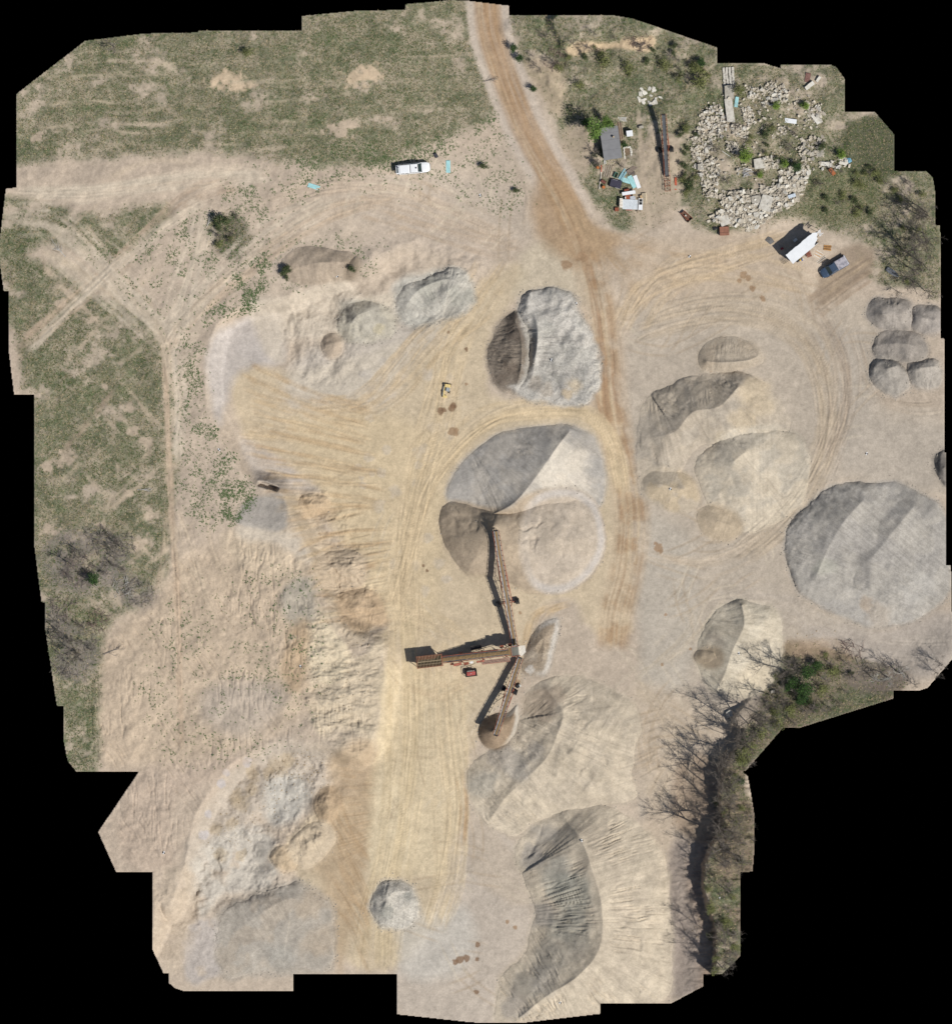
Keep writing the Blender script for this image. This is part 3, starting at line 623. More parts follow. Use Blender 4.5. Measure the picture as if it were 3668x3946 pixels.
# ------------------------------------------------------------------ stockpiles (each a thing lying on the ground)
PILES = []; TOE = np.zeros((NY, NX), np.float32)
def pile(name, label, cat, outline, ridges, rgb, mat_key='fine', prof=1.0, rough=0.25, rill=0.0, warp=6, tone=None, group=None, blotch=None, cap=None, edge=8, rim=None):
    s, d = sdf(outline, 16, warp)
    d_o = np.maximum(-d, 0)
    h = np.zeros_like(d); stk = 0
    for rg in ridges:
        pr = [(r[0], r[1]) for r in rg]; hs = [r[2] for r in rg]
        if len(pr) == 1: pr = pr + [(pr[0][0] + 0.5, pr[0][1])]; hs = hs * 2
        pad = 400
        s2, D, S, T, H, L = line(pr, pad, smooth=len(pr) > 2, hs=hs)
        # bring to the same window
        big = np.full((NY, NX), 1e6, np.float32); bh = np.zeros((NY, NX), np.float32)
        big[s2] = D; bh[s2] = H; Dr = big[s]; Hr = bh[s]
        k = np.clip(d_o / (d_o + Dr + 1e-5), 0, 1) ** prof
        hr = Hr * k
        if True:
            ang = S if False else bh
            arr = np.zeros((NY, NX), np.float32); arr[s2] = S; SS = arr[s] + T[0, 0] * 0
            rm = sstep(0.42, 0.60, fbm(UU[s] / 45, VV[s] / 45, 3, 81))
            hr = hr - rill * rm * k * (1 - k) * 4 * sstep(0.5, 0.0, np.abs(vn(SS / 2.6 + W1[s] * 3, k * 3.0, 3) - 0.5) * 2) * 0.6
            stk = stk + (k > 0) * (vn(SS / 2.2 + W1[s] * 2, k * 2.5, 13) - 0.5) * 0.22
        h = np.maximum(h, hr)
    if cap: h = np.where(h > cap, cap + (h - cap) * 0.15, h)
    m = np.minimum(h / 0.8, 1)
    h = h + m * rough * ((fbm(UU[s] / 16, VV[s] / 16, 4, 77) - 0.5) * 0.5 * CALM[s] + (fbm(UU[s] / 50, VV[s] / 50, 3, 79) - 0.5) * 2.0)
    h = np.where(d < 0, np.maximum(h, 0), 0)
    a = sstep(edge, -edge, d)
    paint(s, a * 0.92, rgb)
    n = fbm(UU[s] / 30, VV[s] / 30, 4, len(PILES) + 100)
    if tone is not None: paint(s, a * sstep(0.42, 0.62, n) * 0.75, tone)
    C[s] *= 1 + (a * (fbm(UU[s] / 11, VV[s] / 11, 3, len(PILES) + 140) - 0.5) * 0.14 + a * stk)[..., None]
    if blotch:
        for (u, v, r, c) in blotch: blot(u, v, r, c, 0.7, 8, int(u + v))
    if rim: paint(s, sstep(-rim[1], -rim[1] * .4, d) * a * 0.75 * sstep(rim[2] - 20, rim[2] + 20, UU[s]), rim[0])
    if mat_key != 'fine': TOE[s] = np.maximum(TOE[s], np.exp(-np.square((d - 2) / 6)))
    else: TOE[s] = np.maximum(TOE[s], 0.16 * np.exp(-np.square((d - 2) / 5)))
    VEG[s] *= 1 - a; WEED[s] *= 1 - a
    full = np.zeros((NY, NX), np.float32); full[s] = h
    PILES.append((name, label, cat, s, h, mat_key, group))
    return s, h

G1 = 'stockpiles of sand and gravel in the pit'
pile('sand_pile', 'broad grey sand stockpile with a sunlit face painted bright, north of the conveyor-fed cone', 'sand pile',
     [(868,972),(878,925),(908,885),(955,850),(1010,831),(1070,824),(1130,833),(1165,868),(1176,950),(1150,990),(1040,1010),(940,1010)],
     [[(955,1000,2.0),(1000,975,3.7),(1045,920,3.9),(1080,870,3.4),(1105,838,1.0)]], (178,170,159), 'fine', 0.9, 0.3, 0.3, 5, (168,162,154), G1,
     [(1062,935,34,(216,204,184)),(1092,895,36,(220,208,188)),(1110,940,40,(216,203,183)),(1036,974,26,(220,206,184)),(1122,895,34,(214,201,181)),(1080,960,34,(216,203,183))])  # bright patches put the sunlight on the south-east face into the colour
pile('sand_pile', 'tall brown sand cone building up under the head of the longest conveyor', 'sand pile',
     [(854,1020),(858,985),(885,974),(930,985),(985,985),(1030,960),(1090,948),(1140,962),(1166,1000),(1173,1050),(1160,1097),(1125,1136),(1070,1152),(1020,1148),(985,1130),(940,1119),(905,1112),(880,1085),(862,1055)],
     [[(958,1022,6.3)]], (178,158,132), 'fine', 0.85, 0.25, 0.4, 4, (170,151,126), G1,
     [(1040,1080,30,(186,167,142)),(1020,1040,24,(184,165,140))])
pile('sand_pile', 'round pale flat-topped sand mound between the tall sand cone and the haul road', 'sand pile',
     [(1008,1050),(1020,985),(1060,955),(1110,950),(1150,972),(1170,1015),(1173,1060),(1158,1100),(1122,1138),(1070,1153),(1030,1135),(1012,1095)],
     [[(1092,1052,2.7)]], (194,177,155), 'fine', 0.55, 0.2, 0.15, 4, (187,171,151), G1, None, None, 6, ((192,184,176), 20, 1030))
pile('gravel_pile', 'dark brown coarse stone lobe on the west side of the rough gravel stockpile', 'gravel pile',
     [(947,690),(956,650),(978,612),(1004,602),(1024,625),(1026,690),(1018,735),(1002,768),(968,752),(950,722)],
     [[(1000,622,1.6),(1012,660,2.7),(1012,710,2.7),(1004,745,1.2)]], (132,119,104), 'coarse', 0.85, 0.8, 0.4, 9, (118,104,90), G1)
pile('gravel_pile', 'pale coarse gravel stockpile beside the brown road, north of the turning loop', 'gravel pile',
     [(1006,600),(1030,566),(1080,558),(1122,585),(1142,622),(1156,680),(1164,735),(1156,765),(1120,786),(1060,786),(1020,776),(990,752),(1005,735),(1022,690),(1012,640)],
     [[(1030,590,1.0),(1044,640,2.4),(1040,690,2.3),(1034,730,1.3)], [(1066,598,1.6),(1092,625,2.2)], [(1084,690,1.9)], [(1115,745,1.7)], [(1062,755,1.2)]], (172,167,158), 'coarse', 0.75, 1.5, 0.6, 12, (170,165,155), G1,
     [(1112,748,20,(196,176,142)),(1100,765,14,(190,166,128)),(1040,745,20,(160,148,132)),(1060,760,16,(166,154,138)),(1060,640,20,(166,162,152))])
pile('sand_pile', 'large eroded sand stockpile with a dark steep north-west face, eastern group', 'sand pile',
     [(1236,830),(1250,772),(1300,744),(1345,727),(1400,722),(1440,722),(1500,760),(1530,830),(1440,870),(1370,860),(1330,900),(1290,960),(1245,960),(1230,900)],
     [[(1262,850,0.8),(1310,838,2.6),(1345,800,3.7),(1395,790,3.6),(1432,752,3.2)]], (184,169,147), 'fine', 0.9, 0.5, 0.3, 9, (170,158,141), G1,
     [(1470,770,40,(203,182,148)),(1440,820,30,(205,184,150)),(1280,930,30,(176,168,150)),(1400,850,20,(207,189,158))])  # lighter tan patches paint the sunlit south-east side
pile('sand_pile', 'crescent shaped sand heap at the north tip of the eastern stockpile group', 'sand pile',
     [(1357,690),(1372,662),(1410,652),(1455,660),(1482,686),(1478,706),(1440,716),(1400,722),(1362,718)],
     [[(1372,702,1.5),(1405,704,2.0),(1450,700,1.8),(1470,692,0.8)]], (184,168,145), 'fine', 1, 0.4, 0.2, 4, (176,158,134), G1)
pile('sand_pile', 'round smooth sand cone with a grey dimple in the eastern group', 'sand pile',
     [(1352,900),(1385,858),(1420,832),(1470,824),(1530,835),(1566,870),(1572,920),(1555,975),(1510,1015),(1450,1035),(1400,1010),(1365,960)],
     [[(1425,895,2.7),(1448,876,2.6)], [(1455,925,1.5),(1500,925,1.3)]], (198,183,158), 'fine', 0.85, 0.3, 0.25, 9, (184,173,154), G1)
pile('sand_pile', 'low sand mound on the south-west edge of the eastern stockpile group', 'sand pile',
     [(1242,935),(1262,908),(1300,905),(1345,930),(1360,975),(1330,1000),(1285,985),(1250,965)],
     [[(1280,940,1.5),(1320,950,1.6)]], (184,168,144), 'fine', 1, 0.3, 0, 5, (199,177,142), G1)
pile('sand_pile', 'small sand mound at the south foot of the eastern stockpile group', 'sand pile',
     [(1350,1010),(1362,985),(1395,978),(1435,1000),(1445,1030),(1415,1050),(1375,1045)],
     [[(1392,1012,1.8),(1415,1020,1.4)]], (194,173,142), 'fine', 1, 0.3, 0, 4, None, G1)
pile('gravel_pile', 'very large grey gravel stockpile at the right-hand edge of the pit', 'gravel pile',
     [(1524,1060),(1534,1018),(1556,988),(1592,958),(1642,937),(1700,934),(1760,944),(1802,965),(1832,990),(1842,1090),(1846,1130),(1830,1165),(1790,1200),(1730,1214),(1660,1211),(1600,1182),(1552,1152),(1530,1105)],
     [[(1585,1115,2.4),(1612,1055,3.1),(1640,1010,3.7),(1672,975,2.8)], [(1690,1085,2.7),(1735,1030,2.5),(1772,985,1.7)]], (170,164,154), 'gravel', 0.8, 0.6, 0.25, 7, (161,155,147), G1,
     [(1700,1190,30,(180,166,148)),(1680,1170,16,(178,158,134)),(1780,1140,34,(184,178,168)),(1600,1100,24,(180,176,160))])
for (lab, o, r, rgb, g) in (
    ('grey fine gravel heap below the trees, top left of five small eastern heaps', [(1682,605),(1695,583),(1730,578),(1768,590),(1776,620),(1760,645),(1720,645),(1690,630)], [[(1712,610,1.8),(1745,612,1.9)]], (170,160,149), 'gravel'),
    ('grey gravel heap below the right-hand trees, top right of five small heaps', [(1768,600),(1800,594),(1826,604),(1826,640),(1800,650),(1772,640)], [[(1790,618,1.5),(1812,622,1.5)]], (164,155,146), 'gravel'),
    ('dark grey gravel heap with a rough left spill, middle of five small heaps', [(1692,668),(1706,645),(1760,640),(1790,652),(1800,690),(1770,704),(1715,706),(1696,694)], [[(1715,668,1.4),(1755,668,2.0),(1780,674,1.5)]], (156,147,137), 'gravel'),
    ('peaked grey gravel cone, lower left of the five small eastern heaps', [(1688,720),(1700,696),(1735,698),(1758,720),(1764,752),(1735,770),(1700,755)], [[(1722,716,2.4),(1738,712,1.9)]], (168,160,149), 'gravel'),
    ('pale grey gravel heap at the right edge, lower right of five small heaps', [(1756,720),(1772,698),(1826,700),(1826,745),(1800,757),(1768,750)], [[(1785,715,1.6),(1812,712,1.4)]], (176,167,155), 'gravel'),
    ('small charcoal gravel heap cut by the right-hand edge north of the very large gravel stockpile', [(1812,910),(1820,884),(1838,876),(1838,940),(1822,935)], [[(1832,908,1.4)]], (120,114,108), 'gravel')):
    pile('gravel_pile', lab, 'gravel pile', o, r, rgb, g, 0.85, 0.9, 0.2, 8, tuple(v * .93 for v in rgb), G1)
pile('sand_pile', 'pale sand ridge with a dark west face beside the lower right woods', 'sand pile',
     [(1354,1262),(1368,1212),(1398,1176),(1432,1162),(1470,1172),(1505,1182),(1520,1230),(1514,1300),(1478,1345),(1425,1356),(1382,1342),(1360,1312)],
     [[(1440,1176,1.8),(1444,1215,2.6),(1422,1262,2.8),(1408,1305,2.2),(1392,1338,0.8)]], (207,194,169), 'fine', 0.95, 0.25, 0.1, 6, (194,180,155), G1,
     [(1392,1240,22,(180,166,146)),(1470,1315,34,(222,204,172)),(1450,1330,28,(222,205,174))])
pile('sand_pile', 'small rough freshly dumped sand heap against the pale ridge by the lower right woods', 'sand pile',
     [(1346,1275),(1362,1256),(1392,1254),(1406,1272),(1398,1296),(1368,1299)], [[(1385,1268,1.7),(1392,1282,1.6)]], (170,150,122), 'fine', 0.8, 0.7, 0, 3, None, G1)
pile('gravel_pile', 'crescent of washed stone under the white chute of the screening plant', 'gravel pile',
     [(1012,1300),(1022,1258),(1034,1228),(1056,1206),(1086,1203),(1078,1250),(1064,1304),(1036,1312)],
     [[(1040,1255,1.4),(1056,1240,1.3),(1052,1285,1.0)]], (158,140,116), 'coarse', 0.9, 0.3, 0, 3, (172,158,138), G1, [(1030,1300,9,(206,199,188))], None, 6, ((204,197,186), 13, 1046))
pile('sand_pile', 'long grey and tan stockpile ridge south of the screening plant', 'sand pile',
     [(1010,1400),(1020,1352),(1050,1320),(1108,1308),(1180,1335),(1232,1368),(1242,1430),(1222,1500),(1232,1545),(1180,1562),(1110,1582),(1052,1592),(1000,1622),(950,1602),(915,1560),(904,1520),(914,1480),(955,1448),(992,1432)],
     [[(1062,1340,1.2),(1092,1380,2.7),(1084,1420,3.0),(1062,1470,2.6),(1020,1512,2.4),(985,1545,1.7),(955,1585,0.5)], [(1110,1460,2.4),(1150,1400,1.8),(1200,1420,1.2)]], (198,182,156), 'fine', 0.9, 0.6, 0.3, 8, (188,173,150), G1,
     [(1050,1370,34,(170,150,126)),(1080,1350,26,(176,156,132)),(1000,1480,36,(172,164,152)),(940,1520,34,(176,168,152)),(1040,1460,26,(174,164,150)),(970,1460,28,(176,164,148))])
pile('sand_pile', 'huge curved stockpile with a grey furrowed west face and bright rilled east face', 'sand pile',
     [(998,1640),(1040,1600),(1090,1570),(1150,1560),(1212,1580),(1262,1620),(1292,1680),(1302,1760),(1302,1850),(1290,1940),(1165,1966),(1020,1984),(960,1984),(965,1920),(985,1882),(1020,1852),(1032,1800),(1040,1770),(1022,1720),(1000,1680)],
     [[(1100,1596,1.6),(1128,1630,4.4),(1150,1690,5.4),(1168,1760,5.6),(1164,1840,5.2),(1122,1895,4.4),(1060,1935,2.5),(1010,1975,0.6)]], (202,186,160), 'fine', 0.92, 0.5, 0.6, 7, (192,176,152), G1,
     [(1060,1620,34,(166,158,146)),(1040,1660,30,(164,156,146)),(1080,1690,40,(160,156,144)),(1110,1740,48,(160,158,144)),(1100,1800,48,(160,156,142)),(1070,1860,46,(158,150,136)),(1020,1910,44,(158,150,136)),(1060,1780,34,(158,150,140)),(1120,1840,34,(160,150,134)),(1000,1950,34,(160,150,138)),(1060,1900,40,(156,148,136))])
pile('gravel_pile', 'small brown gravel cone under the head of the shorter conveyor', 'gravel pile',
     [(928,1425),(936,1398),(960,1386),(986,1384),(1004,1366),(1008,1400),(994,1436),(970,1456),(942,1450)], [[(956,1418,3.4),(966,1408,3.0)]], (150,126,98), 'gravel', 0.95, 0.2, 0, 3, None, G1, None, None, 5, ((208,200,184), 11, 985))
pile('rubble_mound', 'light grey rough mound of broken stone on the lane at the lower middle', 'rubble mound',
     [(718,1770),(724,1730),(750,1708),(788,1712),(812,1740),(812,1780),(785,1806),(745,1802)], [[(742,1770,1.1),(760,1735,1.5),(795,1730,1.2)]], (194,187,174), 'coarse', 0.9, 1.3, 0, 9, (176,170,158), None, [(750,1770,16,(150,148,138)),(790,1740,12,(152,150,140))])
pile('gravel_pile', 'flat-topped grey gravel stockpile in the bottom left corner of the pit', 'gravel pile',
     [(428,1800),(450,1764),(500,1738),(560,1716),(600,1722),(640,1745),(650,1800),(640,1880),(560,1891),(430,1891)], [[(470,1800,.7),(520,1765,1.1),(570,1745,1.1),(610,1780,.7)]], (178,168,153), 'gravel', 0.7, 0.5, 0, 12, (180,165,145), G1, [(600,1760,34,(184,165,140)),(620,1830,34,(186,168,144)),(540,1860,34,(172,166,154))], cap=1.2, edge=12)
pile('gravel_pile', 'grey crescent gravel heap on the northern bench of the pit', 'gravel pile',
     [(657,640),(664,610),(690,590),(730,588),(760,610),(765,650),(720,665),(680,662)], [[(676,645,1.2),(690,616,1.6),(720,602,1.2)]], (182,174,157), 'gravel', 0.9, 0.5, 0, 8, (190,180,158), G1, [(735,640,14,(200,186,150))])
pile('sand_pile', 'small dimpled sand heap west of the grey crescent heap on the northern bench', 'sand pile',
     [(622,672),(630,650),(652,646),(668,662),(664,690),(640,698)], [[(650,666,1.5)]], (180,160,136), 'fine', 0.9, 0.4, 0, 3, None, G1)
pile('gravel_pile', 'wide grey gravel bank on the northern bench, west of the pale coarse stockpile', 'gravel pile',
     [(765,600),(780,560),(830,535),(880,520),(910,535),(922,580),(890,612),(830,634),(780,630)], [[(790,592,1.0),(815,562,1.5),(870,542,1.4),(900,560,.6)]], (184,178,165), 'gravel', 0.9, 0.5, 0.25, 9, (176,172,158), G1)
pile('soil_mound', 'brown grassy soil mound north of the pit with weeds round its rim', 'soil mound',
     [(545,520),(560,490),(600,478),(650,485),(690,495),(680,540),(630,552),(570,550)], [[(575,520,1.0),(620,510,1.4),(665,510,1.2)]], (174,155,132), 'fine', 0.9, 0.5, 0, 6, None, None)
pile('soil_mound', 'small dark soil mound with weeds at the east end of the grassy mound', 'soil mound',
     [(668,530),(675,505),(692,497),(700,510),(694,536),(678,545)], [[(688,518,1.5)]], (140,124,104), 'fine', 0.9, 0.4, 0, 3, None, None)
for (lab, o, r, rgb) in (
    ('tan dumped sand bank at the top of the western slope', [(580,970),(600,958),(635,966),(640,990),(620,1000),(590,1005)], [[(600,980,1.2),(622,980,1.2)]], (192,165,128)),
    ('pale dumped sand bank in the middle of the western slope', [(610,1095),(640,1070),(690,1066),(712,1100),(705,1140),(660,1150),(625,1140)], [[(640,1105,1.6),(680,1100,1.6)]], (196,174,144)),
    ('brown dumped sand bank at the foot of the western slope by the tracks', [(650,1160),(700,1140),(740,1160),(750,1200),(715,1225),(675,1220)], [[(690,1180,1.6),(725,1180,1.2)]], (188,160,124)),
    ('brown round-topped dump heap near the lower left workings, upper one of two', [(608,1560),(620,1532),(650,1526),(662,1550),(652,1590),(622,1596)], [[(634,1552,1.1),(638,1570,1.0)]], (178,152,118)),
    ('brown round-topped dump heap near the lower left workings, lower one of two', [(522,1665),(535,1644),(565,1640),(585,1660),(572,1692),(545,1690)], [[(550,1662,1.6)]], (188,164,130)),
    ('low tan ridge of dumped sand between the two brown dump heaps', [(560,1640),(600,1600),(640,1600),(650,1640),(600,1690),(575,1680)], [[(590,1640,1.0),(620,1625,1.2)]], (200,180,150))):
    pile('sand_bank', lab, 'sand bank', o, r, rgb, 'fine', 0.9, 0.35, 0.2, 4, None, 'dumped sand banks')

C *= (1 + 0.13 * F1[..., None] + 0.05 * FINE[..., None])
C *= (1 + 0.22 * (fbm(UU / 5, VV / 5, 2, 401) - 0.5))[..., None]
bare = 1 - np.clip(VEG, 0, 1)
for sc_, lo_, hi_, am_, sd_ in ((70, .50, .54, .035, 411), (26, .53, .57, .045, 421), (12, .58, .62, -.05, 431), (46, .56, .60, -.04, 441), (7, .62, .66, -.06, 451)):
    C *= (1 + bare * am_ * sstep(lo_, hi_, fbm(UU / sc_, VV / sc_, 5, sd_, 0.6)))[..., None]
grey = C.mean(-1, keepdims=True); C = grey + (C - grey) * 0.80; C *= 0.955
# painted tone -> reflectance
C *= ALB
np.clip(C, 0.01, 0.9, out=C)
GM = {'fine': ground_mat('sand_earth', 0.14, 0.08, 4.0, 0.35), 'gravel': ground_mat('gravel_earth', 0.15, 0.06, 6.0, 0.5, 0.07),
      'coarse': ground_mat('coarse_stone', 0.15, 0.06, 5.0, 0.6, 0.15), 'terrain': ground_mat('terrain_earth', 0.13, 0.07, 3.6, 0.3)}
XW = (UU * KD - 1834 * K).astype(np.float32); YW = (1973 * K - VV * KD).astype(np.float32)
_, OD = sdf(OUT, 4000, 0, False)
def grid_obj(name, s, Zs, keep, m, skirt=0.0, smooth=True):
    ny, nx = Zs.shape
    idx = np.arange(ny * nx).reshape(ny, nx)
    f = np.stack([idx[1:, :-1], idx[1:, 1:], idx[:-1, 1:], idx[:-1, :-1]], -1)[keep]
    used = np.zeros(ny * nx, bool); used[f.ravel()] = True
    remap = np.cumsum(used) - 1
    co = np.stack([XW[s].ravel(), YW[s].ravel(), Zs.ravel()], -1)[used]
    tint = C[s].reshape(-1, 3)[used]
    f = remap[f]
    if skirt:
        e = np.concatenate([f[:, [0, 1]], f[:, [1, 2]], f[:, [2, 3]], f[:, [3, 0]]])
        key = np.minimum(e[:, 0], e[:, 1]).astype(np.int64) * (len(co) + 1) + np.maximum(e[:, 0], e[:, 1])
        _, inv, cnt = np.unique(key, return_inverse=True, return_counts=True)
        be = e[cnt[inv] == 1]
        bv = np.unique(be); low = co[bv].copy(); low[:, 2] = -skirt
        mp = np.zeros(len(co), np.int64); mp[bv] = np.arange(len(bv)) + len(co)
        f = np.concatenate([f, np.stack([be[:, 1], be[:, 0], mp[be[:, 0]], mp[be[:, 1]]], -1)])
        co = np.concatenate([co, low]); tint = np.concatenate([tint, tint[bv] * 0.8])
    return np_mesh(name, co, f, m, tint, smooth)
ODc = (OD[1:, :-1] + OD[1:, 1:] + OD[:-1, 1:] + OD[:-1, :-1]) / 4
ALLS = (slice(0, NY), slice(0, NX))
gnd = grid_obj('ground', ALLS, Z, ODc < 0, GM['terrain'], skirt=6.0)
tag(gnd, kind='structure')
ZT = Z.copy()
for (name, label, cat, s, h, mk, group) in PILES:
    base = ZT[s] if True else Z[s]
    zz = Z[s] + h
    hc = np.maximum.reduce([h[1:, :-1], h[1:, 1:], h[:-1, 1:], h[:-1, :-1]])
    keep = (hc > 0.015) & (ODc[s[0].start:s[0].stop - 1, s[1].start:s[1].stop - 1][:hc.shape[0], :hc.shape[1]] < 0)
    zz2 = np.where(h > 0.015, zz, Z[s] - 0.06)
    o = grid_obj(name, s, zz2, keep, GM[mk])
    tag(o, label, cat, group)
    ZT[s] = np.maximum(ZT[s], Z[s] + h)
def zat(x, y):
    """height of the top surface at world x, y"""
    u = (x + 1834 * K) / KD; v = (1973 * K - y) / KD
    i = min(max((v + 2) / STEP, 0), NY - 1.001); j = min(max((u + 2) / STEP, 0), NX - 1.001)
    a, b = int(i), int(j); fi, fj = i - a, j - b
    return float((ZT[a, b] * (1 - fj) + ZT[a, b + 1] * fj) * (1 - fi) + (ZT[a + 1, b] * (1 - fj) + ZT[a + 1, b + 1] * fj) * fi)
def PZ(x, y, dz=0.0):
    a, b = P(x, y); return (a, b, zat(a, b) + dz)
def inside(x, y):
    u = (x + 1834 * K) / KD; v = (1973 * K - y) / KD
    i = int((v + 2) / STEP); j = int((u + 2) / STEP)
    return 0 <= i < NY and 0 <= j < NX and OD[i, j] < -2
# ------------------------------------------------------------------ materials for made things
SALMON = mat('salmon_paint', (188,112,90), 0.65, 0.0, 0.15, 3.0, (112,72,58), 0.5)
ORANGE = mat('orange_rust_paint', (176,96,68), 0.7, 0.0, 0.15, 3.0, (106,66,52), 0.52)
RUST = mat('rust_steel', (158,92,68), 0.85, 0.0, 0.2, 4.0, (108,62,48), 0.5)
DARK_STEEL = mat('dark_steel', (62,58,56), 0.6, 0.2, 0.2, 3.0)
BELT = mat('rubber_belt', (86,88,92), 0.75, 0.0, 0.12, 2.0)
BELT_EDGE = mat('worn_belt', (152,156,164), 0.6, 0.0, 0.15, 1.5, (120,122,128), 0.5)
LOAD = mat('damp_sand_load', (146,122,90), 0.95, 0.0, 0.2, 5.0, (132,108,74), 0.5, 0.5)
TYRE = mat('tyre_rubber', (40,40,42), 0.85, 0.0, 0.1, 6.0)
WHITE = mat('white_paint', (236,238,240), 0.35, 0.0, 0.03, 1.0)
OFFWHITE = mat('chalky_white', (232,230,224), 0.7, 0.0, 0.06, 2.0)
GLASS = mat('dark_glass', (38,58,62), 0.08, 0.0, 0.1, 1.0, spec=0.6)
BLACKP = mat('black_plastic', (42,42,46), 0.5, 0.0, 0.1, 3.0)
TURQ = mat('turquoise_sheet', (164,212,214), 0.5, 0.0, 0.08, 2.0)
TURQ2 = mat('turquoise_trough', (140,178,188), 0.45, 0.1, 0.1, 3.0)
WOOD = mat('weathered_wood', (162,146,124), 0.85, 0.0, 0.2, 5.0, (122,106,90), 0.5)
WOODY = mat('raw_timber', (190,142,84), 0.8, 0.0, 0.15, 4.0)
BARK = mat('grey_bark', (128,118,108), 0.9, 0.0, 0.2, 6.0, (92,84,76), 0.5)
DEAD = mat('dead_twigs', (150,142,134), 0.9, 0.0, 0.2, 4.0, (108,98,90), 0.5)
TWIG = mat('grey_twigs', (122,114,106), 0.9, 0.0, 0.2, 4.0)
PALE = mat('pale_dead_wood', (190,186,178), 0.85, 0.0, 0.15, 4.0)
CONC = mat('concrete_pale', (208,203,192), 0.9, 0.0, 0.1, 2.5, (176,170,158), 0.45, 0.4)
CONC2 = mat('concrete_grey', (182,176,164), 0.9, 0.0, 0.1, 2.5, (154,148,136), 0.5, 0.4)
CONC3 = mat('concrete_bright', (224,221,212), 0.9, 0.0, 0.08, 2.5, (204,196,180), 0.45, 0.4)
GREYROOF = mat('grey_felt_roof', (132,132,134), 0.75, 0.0, 0.06, 1.2)

# ------------------------------------------------------------------ conveyors
def lattice(mb, a, b, side, z0, z1, n, w):
    """vertical truss between a and b (3d points on the belt line), offset sideways"""
    a = np.array(a); b = np.array(b)
    for i in range(n + 1):
        p = a + (b - a) * i / n + side
        mb.bar(p + (0, 0, z0), p + (0, 0, z1), w * 0.8)
        if i < n:
            q = a + (b - a) * (i + 1) / n + side
            if i % 2: mb.bar(p + (0, 0, z0), q + (0, 0, z1), w * 0.7)
            else: mb.bar(p + (0, 0, z1), q + (0, 0, z0), w * 0.7)
    mb.bar(a + side + (0, 0, z0), b + side + (0, 0, z0), w); mb.bar(a + side + (0, 0, z1), b + side + (0, 0, z1), w * 1.1)

